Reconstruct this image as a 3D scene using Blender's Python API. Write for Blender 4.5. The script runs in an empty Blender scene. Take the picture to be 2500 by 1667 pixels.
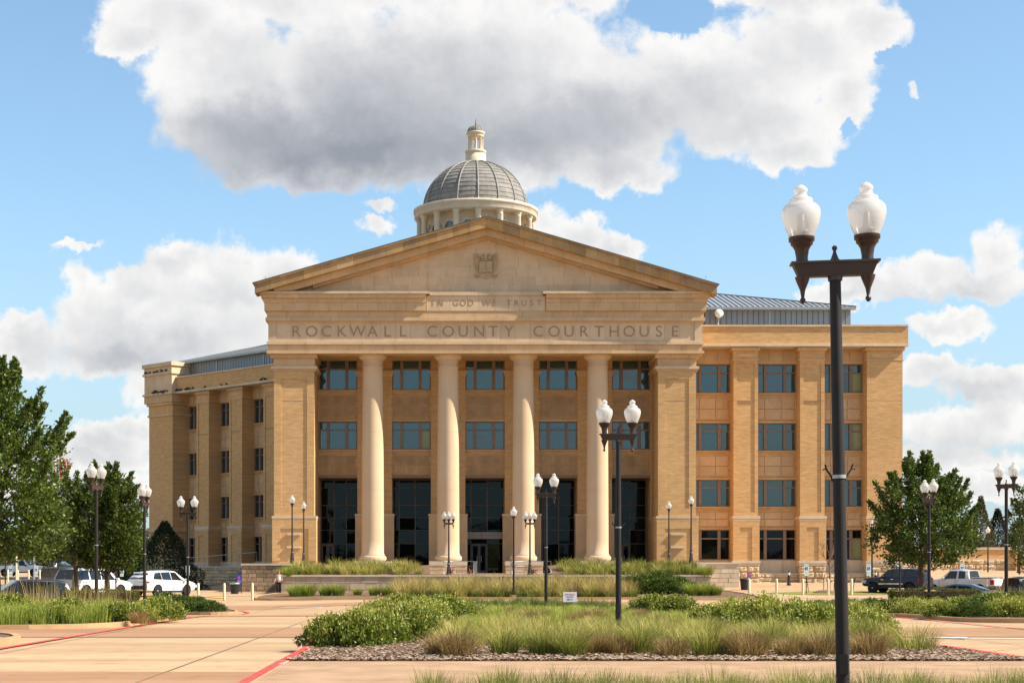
import bpy, bmesh, math, random
import numpy as np
from mathutils import Vector, Matrix
R = math.radians
random.seed(7); rng = np.random.default_rng(7)
scene = bpy.context.scene
COL = scene.collection

# ------------------------------------------------------------------ camera, sky, sun, exposure
K = 4100.0; XV = 1080.0; HY = 1392.0; EYE = 1.77
cam_d = bpy.data.cameras.new('camera'); cam = bpy.data.objects.new('camera', cam_d); COL.objects.link(cam)
cam.location = (0, 0, EYE); cam.rotation_euler = (R(90), 0, 0)
cam_d.sensor_width = 36; cam_d.lens = 36*K/2500
cam_d.shift_x = (1250-XV)/2500; cam_d.shift_y = (HY-833.5)/2500
cam_d.clip_start = .5; cam_d.clip_end = 6000
scene.camera = cam
SUN = Vector((5.0, -1.0, 4.9)).normalized()
SKY_STRENGTH = .10
EXPO = 1.05
scene.view_settings.view_transform = 'Standard'; scene.view_settings.look = 'None'
scene.view_settings.exposure = EXPO; scene.view_settings.gamma = 1
scene.view_settings.use_curve_mapping = False
sd = bpy.data.lights.new('sun', 'SUN'); sd.energy = 4.35; sd.angle = R(.53); sd.color = (1, .91, .79)
sun = bpy.data.objects.new('sun', sd); COL.objects.link(sun)
sun.rotation_euler = SUN.to_track_quat('Z', 'Y').to_euler(); sun.location = (60, -20, 60)

world = bpy.data.worlds.new("World"); scene.world = world; world.use_nodes = True
wn = world.node_tree; wn.nodes.clear()
def N(t, kind, **kw):
    n = t.nodes.new(kind)
    for k, v in kw.items():
        if k == 'ins':
            for i, val in v.items(): n.inputs[i].default_value = val
        else: setattr(n, k, v)
    return n
def M_(t, op, a, b=None, c=None, clamp=False):
    n = t.nodes.new('ShaderNodeMath'); n.operation = op; n.use_clamp = clamp
    for i, v in enumerate((a, b, c)):
        if v is None: continue
        if isinstance(v, (int, float)): n.inputs[i].default_value = v
        else: t.links.new(v, n.inputs[i])
    return n.outputs[0]
def smooth(t, v, a, b):
    n = t.nodes.new('ShaderNodeMapRange'); n.interpolation_type = 'SMOOTHSTEP'
    t.links.new(v, n.inputs[0]); n.inputs[1].default_value = a; n.inputs[2].default_value = b
    return n.outputs[0]
CL = [(420,40,190,110),(325,85,105,62),(560,150,220,150),(600,300,240,140),(720,400,270,75),(900,200,400,200),(870,380,380,88),
 (1200,150,400,190),(1200,370,330,110),(1450,240,330,180),(1490,425,170,55),(1720,210,300,150),(1850,300,230,105),(1930,370,130,58),
 (1960,120,220,130),(2110,60,115,80),(2070,250,80,90),(1330,-40,230,90),(700,-30,300,120),(1950,-20,260,80),(1000,-60,320,110),
 (440,655,105,75),(560,665,90,85),(690,690,110,85),(330,700,100,62),(185,690,52,70),(250,770,150,90),(450,800,220,100),(600,780,180,120),
 (300,880,190,58),(55,820,110,60),(60,880,60,40),(250,1075,150,48),(330,1045,90,40),(345,960,60,50),(190,1130,260,45),
 (930,500,52,20),(912,552,50,28),(1330,545,65,52),(1420,575,95,58),(1500,612,75,46),(1370,625,150,55),
 (2150,690,140,48),(2290,665,115,58),(2435,625,70,66),(2380,695,160,56),(2050,725,110,38),(2320,795,110,38),(2275,905,105,48),
 (2400,925,130,60),(2350,1045,170,58),(2430,1015,100,60),(2300,1125,210,38),(2380,1195,260,40),(150,1190,260,45),(2232,225,20,24),(190,595,70,14)]
NEG = [(1645,10,85,62),(2066,318,24,22),(2195,130,40,30)]
DK = [(700,370,420,170,.95),(1150,330,430,150,.75),(950,150,380,110,.35),(1560,320,330,110,.42),(1750,200,200,80,.2),(300,860,330,70,.55),(560,720,260,36,.3),
 (330,640,160,40,.2),(2280,730,280,32,.4),(2350,960,260,34,.4),(2330,1090,260,34,.35),(230,1110,240,40,.3),(1400,640,200,40,.15)]
gn_ = bpy.data.node_groups.new('cloud_relief', 'ShaderNodeTree')
gn_.interface.new_socket('V', in_out='INPUT', socket_type='NodeSocketVector'); gn_.interface.new_socket('R', in_out='OUTPUT', socket_type='NodeSocketFloat')
ni = gn_.nodes.new('NodeGroupInput'); no_ = gn_.nodes.new('NodeGroupOutput')
n1 = N(gn_, 'ShaderNodeTexNoise', noise_dimensions='2D', ins={'Scale': .62, 'Detail': 6.5, 'Roughness': .6}); gn_.links.new(ni.outputs[0], n1.inputs['Vector'])
n2 = N(gn_, 'ShaderNodeTexVoronoi', voronoi_dimensions='2D', ins={'Scale': 1.25})
wv = N(gn_, 'ShaderNodeTexNoise', noise_dimensions='2D', ins={'Scale': 1.6, 'Detail': 3}); gn_.links.new(ni.outputs[0], wv.inputs['Vector'])
wa = N(gn_, 'ShaderNodeVectorMath', operation='MULTIPLY_ADD'); gn_.links.new(wv.outputs['Color'], wa.inputs[0]); wa.inputs[1].default_value = (.7,.7,.7); gn_.links.new(ni.outputs[0], wa.inputs[2])
gn_.links.new(wa.outputs[0], n2.inputs['Vector'])
gn_.links.new(M_(gn_, 'ADD', M_(gn_, 'MULTIPLY', M_(gn_, 'SUBTRACT', n1.outputs[0], .5), 1.15), M_(gn_, 'MULTIPLY', M_(gn_, 'SUBTRACT', .42, n2.outputs[0]), .22)), no_.inputs[0])
g = bpy.data.node_groups.new('cloud_field', 'ShaderNodeTree')
g.interface.new_socket('V', in_out='INPUT', socket_type='NodeSocketVector')
g.interface.new_socket('seed', in_out='INPUT', socket_type='NodeSocketFloat')
g.interface.new_socket('D', in_out='OUTPUT', socket_type='NodeSocketFloat')
gi = g.nodes.new('NodeGroupInput'); go = g.nodes.new('NodeGroupOutput')
def blob(t, xy, prev, b):   # prev rides in z (times 0) so the nodes are evaluated one after the other
    cx, cy, rx, ry = [v/100 for v in b[:4]]
    c = N(t, 'ShaderNodeCombineXYZ'); t.links.new(xy[0], c.inputs[0]); t.links.new(xy[1], c.inputs[1]); t.links.new(prev, c.inputs[2])
    m = N(t, 'ShaderNodeVectorMath', operation='MULTIPLY_ADD'); t.links.new(c.outputs[0], m.inputs[0])
    m.inputs[1].default_value = (1/rx, 1/ry, 0); m.inputs[2].default_value = (-cx/rx, -cy/ry, 0)
    l = N(t, 'ShaderNodeVectorMath', operation='LENGTH'); t.links.new(m.outputs[0], l.inputs[0])
    return l.outputs['Value']
cur = None
gs = N(g, 'ShaderNodeSeparateXYZ'); g.links.new(gi.outputs[0], gs.inputs[0]); gxy = (gs.outputs[0], gs.outputs[1])
for b in CL:
    v = blob(g, gxy, gi.outputs[1] if cur is None else cur, b)
    if min(b[2], b[3]) < 36 or b[2] < 72: v = M_(g, 'MULTIPLY_ADD', v, .62, .38)
    cur = v if cur is None else M_(g, 'SMOOTH_MIN', cur, v, .22)
D = M_(g, 'SUBTRACT', 1.0, cur)
for b in NEG:
    v = blob(g, gxy, D, b)
    D = M_(g, 'SUBTRACT', D, M_(g, 'MULTIPLY', M_(g, 'SUBTRACT', 1.25, v, clamp=True), .9))
g.links.new(D, go.inputs[0])

tc = N(wn, 'ShaderNodeTexCoord'); sx = N(wn, 'ShaderNodeSeparateXYZ'); wn.links.new(tc.outputs['Generated'], sx.inputs[0])
X_, Y_, Z_ = sx.outputs
yc = M_(wn, 'MAXIMUM', Y_, .05)
qx = M_(wn, 'MULTIPLY_ADD', M_(wn, 'DIVIDE', X_, yc), K/100, XV/100)
qy = M_(wn, 'MULTIPLY_ADD', M_(wn, 'DIVIDE', Z_, yc), -K/100, HY/100)
q = N(wn, 'ShaderNodeCombineXYZ'); wn.links.new(qx, q.inputs[0]); wn.links.new(qy, q.inputs[1])
qw_n = N(wn, 'ShaderNodeTexNoise', noise_dimensions='2D', ins={'Scale': .95, 'Detail': 6, 'Roughness': .62}); wn.links.new(q.outputs[0], qw_n.inputs['Vector'])
qw = N(wn, 'ShaderNodeVectorMath', operation='MULTIPLY_ADD'); wn.links.new(qw_n.outputs['Color'], qw.inputs[0]); qw.inputs[1].default_value = (1.1, 1.1, 0)
qw0 = N(wn, 'ShaderNodeVectorMath', operation='SUBTRACT'); wn.links.new(q.outputs[0], qw0.inputs[0]); qw0.inputs[1].default_value = (.55, .55, 0); wn.links.new(qw0.outputs[0], qw.inputs[2])
qws = N(wn, 'ShaderNodeSeparateXYZ'); wn.links.new(qw.outputs[0], qws.inputs[0])
def grp(vec, seed):
    n = wn.nodes.new('ShaderNodeGroup'); n.node_tree = g; wn.links.new(vec, n.inputs[0]); wn.links.new(seed, n.inputs[1]); return n.outputs[0]
off = N(wn, 'ShaderNodeVectorMath', operation='ADD'); wn.links.new(q.outputs[0], off.inputs[0]); off.inputs[1].default_value = (.42, -.5, 0)
off2 = N(wn, 'ShaderNodeVectorMath', operation='ADD'); wn.links.new(q.outputs[0], off2.inputs[0]); off2.inputs[1].default_value = (.12, -.16, 0)
def rel(vec):
    n = wn.nodes.new('ShaderNodeGroup'); n.node_tree = gn_; wn.links.new(vec, n.inputs[0]); return n.outputs[0]
R0 = rel(q.outputs[0]); R1 = rel(off.outputs[0]); R2 = rel(off2.outputs[0])
B0 = grp(qw.outputs[0], R2); D0 = M_(wn, 'ADD', M_(wn, 'MULTIPLY', B0, 1.45), R0)
alpha = smooth(wn, D0, -.10, .40)
sh = M_(wn, 'MULTIPLY_ADD', smooth(wn, B0, .05, .95), -.22, 1.0)
sh = M_(wn, 'ADD', sh, M_(wn, 'MULTIPLY', M_(wn, 'SUBTRACT', R0, R1), .20))
sh = M_(wn, 'ADD', sh, M_(wn, 'MULTIPLY', M_(wn, 'SUBTRACT', R0, R2), .10))
for b in DK:
    v = blob(wn, (qws.outputs[0], qws.outputs[1]), sh, b)
    sh = M_(wn, 'SUBTRACT', sh, M_(wn, 'MULTIPLY', smooth(wn, M_(wn, 'SUBTRACT', 1.35, v), 0, 1.3), b[4]*.70))
# clouds elsewhere in the sky
zc = M_(wn, 'MAXIMUM', Z_, .06)
pv = N(wn, 'ShaderNodeCombineXYZ'); wn.links.new(M_(wn, 'DIVIDE', X_, zc), pv.inputs[0]); wn.links.new(M_(wn, 'DIVIDE', Y_, zc), pv.inputs[1])
gn = N(wn, 'ShaderNodeTexNoise', noise_dimensions='2D', ins={'Scale': .8, 'Detail': 5, 'Roughness': .55}); wn.links.new(pv.outputs[0], gn.inputs['Vector'])
galpha = M_(wn, 'MULTIPLY', smooth(wn, gn.outputs[0], .5, .62), smooth(wn, Z_, .02, .12))
gsh = M_(wn, 'MULTIPLY_ADD', gn.outputs[0], -2.2, 2.0, clamp=True)
ins = M_(wn, 'MULTIPLY', smooth(wn, Y_, .55, .75), M_(wn, 'MULTIPLY',
      M_(wn, 'SUBTRACT', 1.0, smooth(wn, M_(wn, 'ABSOLUTE', M_(wn, 'SUBTRACT', qx, 12.5)), 13.5, 18.0)),
      smooth(wn, qy, -3.0, -.8)))
def mixf(t, f, a, b):
    return M_(t, 'ADD', M_(t, 'MULTIPLY', a, M_(t, 'SUBTRACT', 1.0, f)), M_(t, 'MULTIPLY', b, f))
alpha = mixf(wn, ins, galpha, alpha); sh = mixf(wn, ins, gsh, sh)
cr = N(wn, 'ShaderNodeValToRGB'); wn.links.new(sh, cr.inputs[0])
e = cr.color_ramp.elements
e[0].position = 0; e[0].color = (.33, .355, .40, 1); e[1].position = 1; e[1].color = (1.0, .985, .965, 1)
m = e.new(.5); m.color = (.60, .61, .64, 1)
sky = N(wn, 'ShaderNodeTexSky'); sky.sky_type = 'NISHITA'; sky.sun_disc = False
sky.sun_elevation = math.asin(SUN.z); sky.sun_rotation = math.atan2(SUN.x, SUN.y)
sky.air_density = 1.0; sky.dust_density = .6; sky.ozone_density = 1.6; sky.altitude = 150
stn = N(wn, 'ShaderNodeVectorMath', operation='MULTIPLY'); wn.links.new(sky.outputs[0], stn.inputs[0]); stn.inputs[1].default_value = (.86, .98, .98)
bg1 = N(wn, 'ShaderNodeBackground'); wn.links.new(stn.outputs[0], bg1.inputs[0]); bg1.inputs[1].default_value = SKY_STRENGTH
bg2 = N(wn, 'ShaderNodeBackground'); wn.links.new(cr.outputs[0], bg2.inputs[0]); bg2.inputs[1].default_value = .99/2**EXPO
bg3 = N(wn, 'ShaderNodeBackground'); bg3.inputs[0].default_value = (.52, .65, .76, 1); bg3.inputs[1].default_value = 1/2**EXPO
mh = N(wn, 'ShaderNodeMixShader'); wn.links.new(M_(wn, 'MULTIPLY_ADD', M_(wn, 'SUBTRACT', 1.0, smooth(wn, Z_, .0, .24)), .76, .09), mh.inputs[0]); wn.links.new(bg1.outputs[0], mh.inputs[1]); wn.links.new(bg3.outputs[0], mh.inputs[2])
ms = N(wn, 'ShaderNodeMixShader'); wn.links.new(M_(wn, 'MULTIPLY', alpha, .97), ms.inputs[0])
wn.links.new(mh.outputs[0], ms.inputs[1]); wn.links.new(bg2.outputs[0], ms.inputs[2])
wo = N(wn, 'ShaderNodeOutputWorld'); wn.links.new(ms.outputs[0], wo.inputs[0])

# ------------------------------------------------------------------ measuring helpers
def X(px, Y): return (px-XV)*Y/K
def Z(py, Y): return EYE+(HY-py)*Y/K
def ss(a, b, v):
    t = min(1, max(0, (v-a)/(b-a))); return t*t*(3-2*t)
def gz(x, y):
    amp = .13 + .27*ss(8, 15, abs(x-4))
    dip = -amp*ss(60, 86, y)*(1-ss(97, 110, y))
    sl = .011 + .023*ss(-4, 15, x)
    up = sl*(min(y, 150)-108) if y > 108 else 0
    if y > 150: up += .022*(min(y, 205)-150)
    return dip+up

# ------------------------------------------------------------------ mesh helpers
class MB:
    def __init__(s): s.v = []; s.f = []; s.sm = []
    def add(s, vs, fs, smooth=False):
        o = len(s.v); s.v += [tuple(v) for v in vs]; s.f += [tuple(i+o for i in f) for f in fs]; s.sm += [smooth]*len(fs)
    def box(s, x0, x1, y0, y1, z0, z1, F=None):
        vs = [(x, y, z) for z in (z0, z1) for x, y in ((x0, y0), (x1, y0), (x1, y1), (x0, y1))]
        if F: vs = [F.w(*v) for v in vs]
        s.add(vs, [(3,2,1,0), (4,5,6,7), (0,1,5,4), (1,2,6,5), (2,3,7,6), (3,0,4,7)])
    def taper(s, b, t, z0, z1, F=None):   # b,t = (x0,x1,y0,y1)
        vs = [(x, y, z) for (q, z) in ((b, z0), (t, z1)) for x, y in ((q[0], q[2]), (q[1], q[2]), (q[1], q[3]), (q[0], q[3]))]
        if F: vs = [F.w(*v) for v in vs]
        s.add(vs, [(3,2,1,0), (4,5,6,7), (0,1,5,4), (1,2,6,5), (2,3,7,6), (3,0,4,7)])
    def lathe(s, prof, n=16, c=(0, 0), smooth=True, axis=None):
        vs = []; fs = []
        for r, z in prof:
            for i in range(n):
                a = 2*math.pi*i/n; vs.append((c[0]+r*math.cos(a), c[1]+r*math.sin(a), z))
        for j in range(len(prof)-1):
            for i in range(n):
                fs.append((j*n+i, j*n+(i+1) % n, (j+1)*n+(i+1) % n, (j+1)*n+i))
        if axis: vs = [axis @ Vector(v) for v in vs]
        s.add(vs, fs, smooth)
        s.add([vs[i] for i in range(n)][::-1], [tuple(range(n))]); s.add(vs[-n:], [tuple(range(n))])
    def tube(s, p, r, n=6):
        p = [Vector(a) for a in p]; r = r if isinstance(r, (list, tuple)) else [r]*len(p); vs = []
        for i, a in enumerate(p):
            d = (p[min(i+1, len(p)-1)]-p[max(i-1, 0)]).normalized()
            u = d.orthogonal().normalized() if abs(d.z) > .9 else d.cross(Vector((0, 0, 1))).normalized(); w = d.cross(u)
            for k in range(n):
                t = 2*math.pi*k/n; vs.append(a+(u*math.cos(t)+w*math.sin(t))*r[i])
        fs = [(i*n+k, i*n+(k+1) % n, (i+1)*n+(k+1) % n, (i+1)*n+k) for i in range(len(p)-1) for k in range(n)]
        fs += [tuple(range(n)), tuple(range((len(p)-1)*n, len(p)*n))[::-1]]
        s.add(vs, fs, True)
    def ball(s, c, r, n=10, m=6, sz=1):
        prof = [(max(.0005, r*math.sin(math.pi*j/m)), c[2]-r*sz*math.cos(math.pi*j/m)) for j in range(m+1)]
        s.lathe(prof, n, (c[0], c[1]))
    def prism(s, poly, y0, y1, F=None):   # poly in (x,z), extruded in y
        n = len(poly); vs = [(x, y0, z) for x, z in poly]+[(x, y1, z) for x, z in poly]
        if F: vs = [F.w(*v) for v in vs]
        s.add(vs, [tuple(range(n)), tuple(range(n, 2*n))[::-1]]+[((i+1) % n, i, n+i, n+(i+1) % n) for i in range(n)])
    def mesh(s, name, mat):
        me = bpy.data.meshes.new(name); me.from_pydata(s.v, [], s.f); me.polygons.foreach_set('use_smooth', s.sm)
        if mat: me.materials.append(mat)
        me.update(); return me
    def build(s, name, mat, parent=None, **kw): return obj(name, s.mesh(name, mat), parent, **kw)
class Fr:   # local frame: u along wall, d into the wall, z
    def __init__(s, ox, oy, a): s.o = (ox, oy); s.a = a; s.c = math.cos(a); s.s = math.sin(a)
    def w(s, u, d, z): return (s.o[0]+u*s.c-d*s.s, s.o[1]+u*s.s+d*s.c, z)
ID = Fr(0, 0, 0)
def islocal(p):
    while p.parent: p = p.parent
    return p.name in LOCAL
LOCAL = set()
def link(o, parent=None):
    COL.objects.link(o)
    if parent is not None:
        o.parent = parent
        if not islocal(parent): o.matrix_parent_inverse = WM(parent).inverted()
    return o
def WM(o):
    m = Matrix.LocRotScale(o.location, o.rotation_euler, o.scale)
    return (WM(o.parent) @ o.matrix_parent_inverse @ m) if o.parent else m
def obj(name, me, parent=None, label=None, cat=None, group=None, kind=None):
    o = bpy.data.objects.new(name, me); link(o, parent); return tag(o, label, cat, group, kind)
def tag(o, label=None, cat=None, group=None, kind=None):
    for k, v in (('label', label), ('category', cat), ('group', group), ('kind', kind)):
        if v: o[k] = v
    return o
def lthing(*a, **k):   # parts of this thing are built in its own coordinates
    t = thing(*a, **k); LOCAL.add(t.name); return t
def thing(name, label, cat, loc=(0, 0, 0), rz=0, group=None, kind=None):
    o = bpy.data.objects.new(name, None); o.location = loc; o.rotation_euler = (0, 0, rz); o.empty_display_size = .3
    COL.objects.link(o); return tag(o, label, cat, group, kind)
KIDS = {}
def dup(root, loc, rz, label, group=None, scale=None, tilt=0, skip=()):
    r = root.copy(); COL.objects.link(r); r.location = loc; r.rotation_euler = (0, tilt, rz); r['label'] = label
    if scale: r.scale = (scale,)*3
    if group: r['group'] = group
    for ch in [o for o in root.children if o.name.split('.')[0] not in skip]:
        c = ch.copy(); COL.objects.link(c); c.parent = r
        for gg in [o for o in ch.children]:
            d = gg.copy(); COL.objects.link(d); d.parent = c
    return r
_cube = {}
def cube(mat):
    if mat.name not in _cube:
        b = MB(); b.box(-.5, .5, -.5, .5, -.5, .5); _cube[mat.name] = b.mesh('block', mat)
    return _cube[mat.name]
def piece(name, mat, parent, u0, u1, d0, d1, z0, z1, F=ID, me=None, label=None, kind=None):
    o = bpy.data.objects.new(name, me or cube(mat)); o.location = F.w((u0+u1)/2, (d0+d1)/2, (z0+z1)/2)
    o.rotation_euler = (0, 0, F.a); o.scale = (u1-u0, d1-d0, z1-z0); link(o, parent); return tag(o, label, kind=kind)
def np_mesh(name, V, Q, mat, tint=None):
    me = bpy.data.meshes.new(name); V = np.asarray(V, np.float32); Q = np.asarray(Q, np.int32); k = Q.shape[1]
    me.vertices.add(len(V)); me.vertices.foreach_set('co', V.ravel())
    me.loops.add(Q.size); me.loops.foreach_set('vertex_index', Q.ravel())
    me.polygons.add(len(Q)); me.polygons.foreach_set('loop_start', np.arange(0, Q.size, k, dtype=np.int32))
    me.polygons.foreach_set('loop_total', np.full(len(Q), k, np.int32)); 
    me.update(calc_edges=True); me.materials.append(mat)
    if tint is not None:
        a = me.attributes.new('tint', 'FLOAT', 'POINT'); a.data.foreach_set('value', np.asarray(tint, np.float32))
    return me

# ------------------------------------------------------------------ materials
def mat(name, col, rough=.8, spec=.3, metal=0, var=None, vs=1.0, bump=0, bs=20, stretch=(1, 1, 1), rnd=0, dirt=0, coat=0, ior=None, det=5):
    m = bpy.data.materials.new(name); m.use_nodes = True; t = m.node_tree; p = t.nodes['Principled BSDF']
    p.inputs['Roughness'].default_value = rough; p.inputs['Specular IOR Level'].default_value = spec; p.inputs['Metallic'].default_value = metal
    p.inputs['Coat Weight'].default_value = coat; p.inputs['Coat Roughness'].default_value = .05
    if ior: p.inputs['IOR'].default_value = ior
    p.inputs['Base Color'].default_value = (*col, 1)
    geo = N(t, 'ShaderNodeNewGeometry'); mp = N(t, 'ShaderNodeMapping'); mp.inputs['Scale'].default_value = stretch
    t.links.new(geo.outputs['Position'], mp.inputs[0]); out = None
    if var is not None:
        n = N(t, 'ShaderNodeTexNoise', ins={'Scale': vs, 'Detail': det, 'Roughness': .6}); t.links.new(mp.outputs[0], n.inputs['Vector'])
        f = smooth(t, n.outputs[0], .3, .7)
        mx = N(t, 'ShaderNodeMix', data_type='RGBA'); t.links.new(f, mx.inputs[0]); mx.inputs[6].default_value = (*col, 1); mx.inputs[7].default_value = (*var, 1); out = mx.outputs[2]
        if rnd:
            oi = N(t, 'ShaderNodeObjectInfo'); hv = N(t, 'ShaderNodeHueSaturation'); t.links.new(out, hv.inputs['Color'])
            t.links.new(M_(t, 'MULTIPLY_ADD', oi.outputs['Random'], 2*rnd, 1-rnd), hv.inputs['Value'])
            t.links.new(M_(t, 'MULTIPLY_ADD', M_(t, 'FRACT', M_(t, 'MULTIPLY', oi.outputs['Random'], 7.3)), .5*rnd, 1-.25*rnd), hv.inputs['Saturation']); out = hv.outputs[0]
        if dirt:
            n3 = N(t, 'ShaderNodeTexNoise', ins={'Scale': 1.3, 'Detail': 8, 'Roughness': .7}); mp2 = N(t, 'ShaderNodeMapping'); mp2.inputs['Scale'].default_value = (1, 1, .25)
            t.links.new(geo.outputs['Position'], mp2.inputs[0]); t.links.new(mp2.outputs[0], n3.inputs['Vector'])
            mx = N(t, 'ShaderNodeMix', data_type='RGBA', blend_type='MULTIPLY'); t.links.new(M_(t, 'MULTIPLY', smooth(t, n3.outputs[0], .5, .75), dirt), mx.inputs[0])
            t.links.new(out, mx.inputs[6]); mx.inputs[7].default_value = (.45, .42, .38, 1); out = mx.outputs[2]
        t.links.new(out, p.inputs['Base Color'])
    if bump:
        n = N(t, 'ShaderNodeTexNoise', ins={'Scale': bs, 'Detail': 6}); t.links.new(mp.outputs[0], n.inputs['Vector'])
        b = N(t, 'ShaderNodeBump', ins={'Strength': bump, 'Distance': .05}); t.links.new(n.outputs[0], b.inputs['Height']); t.links.new(b.outputs[0], p.inputs['Normal'])
    return m
def brick_mat(name, c1, c2, mortar):
    m = mat(name, c1, .85, .2); t = m.node_tree; p = t.nodes['Principled BSDF']
    geo = N(t, 'ShaderNodeNewGeometry'); s = N(t, 'ShaderNodeSeparateXYZ'); t.links.new(geo.outputs['Position'], s.inputs[0])
    c = N(t, 'ShaderNodeCombineXYZ'); t.links.new(M_(t, 'MULTIPLY_ADD', s.outputs[1], -.7, s.outputs[0]), c.inputs[0]); t.links.new(s.outputs[2], c.inputs[1])
    b = N(t, 'ShaderNodeTexBrick', ins={'Color1': (*c1, 1), 'Color2': (*c2, 1), 'Mortar': (*mortar, 1), 'Scale': 1.0, 'Mortar Size': .009, 'Mortar Smooth': .3, 'Bias': 0, 'Brick Width': .42, 'Row Height': .105})
    t.links.new(c.outputs[0], b.inputs['Vector'])
    n = N(t, 'ShaderNodeTexNoise', ins={'Scale': 1, 'Detail': 6, 'Roughness': .7}); mp = N(t, 'ShaderNodeMapping'); mp.inputs['Scale'].default_value = (1.1, 7, 1)
    t.links.new(c.outputs[0], mp.inputs[0]); t.links.new(mp.outputs[0], n.inputs['Vector'])
    hv = N(t, 'ShaderNodeHueSaturation'); t.links.new(b.outputs[0], hv.inputs['Color']); t.links.new(M_(t, 'MULTIPLY_ADD', n.outputs[0], .75, .64), hv.inputs['Value'])
    n4 = N(t, 'ShaderNodeTexNoise', ins={'Scale': .25, 'Detail': 3}); t.links.new(c.outputs[0], n4.inputs['Vector'])
    hv2 = N(t, 'ShaderNodeHueSaturation'); t.links.new(hv.outputs[0], hv2.inputs['Color']); t.links.new(M_(t, 'MULTIPLY_ADD', n4.outputs[0], .3, .85), hv2.inputs['Value'])
    t.links.new(hv2.outputs[0], p.inputs['Base Color'])
    bp = N(t, 'ShaderNodeBump', ins={'Strength': .35, 'Distance': .012}); t.links.new(b.outputs['Fac'], bp.inputs['Height']); bp.invert = True; t.links.new(bp.outputs[0], p.inputs['Normal'])
    return m
def leaf_mat(name, stops, rough=.5, trans=.3, rnd=.12):
    m = bpy.data.materials.new(name); m.use_nodes = True; t = m.node_tree; p = t.nodes['Principled BSDF']
    a = N(t, 'ShaderNodeAttribute', attribute_name='tint'); r = N(t, 'ShaderNodeValToRGB'); t.links.new(a.outputs['Fac'], r.inputs[0])
    el = r.color_ramp.elements; el[0].position = stops[0][0]; el[0].color = (*stops[0][1], 1); el[1].position = stops[-1][0]; el[1].color = (*stops[-1][1], 1)
    for q_, c_ in stops[1:-1]: k = el.new(q_); k.color = (*c_, 1)
    oi = N(t, 'ShaderNodeObjectInfo'); hv = N(t, 'ShaderNodeHueSaturation'); t.links.new(r.outputs[0], hv.inputs['Color'])
    t.links.new(M_(t, 'MULTIPLY_ADD', oi.outputs['Random'], 2*rnd, 1-rnd), hv.inputs['Value'])
    t.links.new(hv.outputs[0], p.inputs['Base Color']); p.inputs['Roughness'].default_value = rough; p.inputs['Specular IOR Level'].default_value = .35
    tr = N(t, 'ShaderNodeBsdfTranslucent'); t.links.new(hv.outputs[0], tr.inputs[0]); mx = N(t, 'ShaderNodeMixShader'); mx.inputs[0].default_value = trans
    t.links.new(p.outputs[0], mx.inputs[1]); t.links.new(tr.outputs[0], mx.inputs[2]); t.links.new(mx.outputs[0], t.nodes['Material Output'].inputs[0])
    return m
BRICK = brick_mat('tan_brick', (.61, .375, .168), (.52, .305, .13), (.54, .36, .19))
STONE = mat('limestone', (.66, .49, .32), .8, .2, var=(.59, .425, .27), vs=.8, rnd=.065, dirt=.3, bump=.12, bs=15)
STONE2 = mat('warm_limestone', (.63, .43, .245), .8, .2, var=(.55, .365, .20), vs=.9, rnd=.07, dirt=.3, bump=.12, bs=15)
STONEO = mat('ochre_limestone', (.46, .29, .13), .8, .2, var=(.36, .23, .12), vs=1.2, rnd=.22, dirt=.5, bump=.12, bs=15)
STONEP = mat('pale_limestone', (.64, .52, .38), .75, .2, var=(.56, .45, .32), vs=.7, rnd=.08, dirt=.4, bump=.1, bs=15)
COLST = mat('column_stone', (.64, .465, .30), .75, .25, var=(.60, .43, .27), vs=.5, bump=.05, bs=30)
LETTER = mat('letter_shade_and_joint', (.38, .25, .155), .9, .1)  # raised letters: shade of cut strokes put into the colour; also pier joints
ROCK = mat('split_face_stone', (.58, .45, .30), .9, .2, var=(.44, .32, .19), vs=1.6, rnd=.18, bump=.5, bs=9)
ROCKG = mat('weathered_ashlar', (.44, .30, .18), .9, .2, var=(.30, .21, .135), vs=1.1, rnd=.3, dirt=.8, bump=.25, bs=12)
DRUMST = mat('drum_stone', (.70, .58, .43), .75, .25, var=(.62, .50, .36), vs=.9, rnd=.04, bump=.05, bs=25)
BRONZE = mat('bronze_frame', (.20, .14, .10), .5, .4, var=(.17, .115, .08), vs=3)
TAUPE = mat('window_mullion', (.26, .175, .12), .55, .35, var=(.23, .15, .10), vs=3)
def glass(name, col, ior=1.7, rough=.03):
    m = mat(name, col, rough, .5, ior=ior); t = m.node_tree; p = t.nodes['Principled BSDF']
    p.inputs['Specular Tint'].default_value = (.75, .95, 1, 1)
    geo = N(t, 'ShaderNodeNewGeometry'); n = N(t, 'ShaderNodeTexNoise', ins={'Scale': .55, 'Detail': 2}); t.links.new(geo.outputs['Position'], n.inputs['Vector'])
    b = N(t, 'ShaderNodeBump', ins={'Strength': .35, 'Distance': .02}); t.links.new(n.outputs[0], b.inputs['Height']); t.links.new(b.outputs[0], p.inputs['Normal'])
    return m
GLASS = glass('tinted_glass', (.012, .045, .055), 2.05)
GLASSD = glass('dark_glass', (.005, .006, .007), 1.36)
CURTAIN = mat('curtained_glass', (.30, .32, .14), .2, .5)
SLATE = mat('dome_slate', (.27, .25, .22), .75, .2, var=(.19, .18, .165), vs=1.5, rnd=.09, bump=.2, bs=20)
RIBM = mat('dome_rib', (.24, .225, .20), .5, .4, var=(.2, .19, .17), vs=2)
METAL = mat('grey_seam_metal', (.235, .25, .27), .4, .5, metal=.3, var=(.21, .225, .245), vs=.8, rnd=.06)
METALR = mat('roof_seam_metal', (.36, .375, .385), .38, .5, metal=.3, var=(.32, .335, .345), vs=.8, rnd=.05)
SEAM = mat('seam_dark', (.10, .11, .12), .5, .4)
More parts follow.
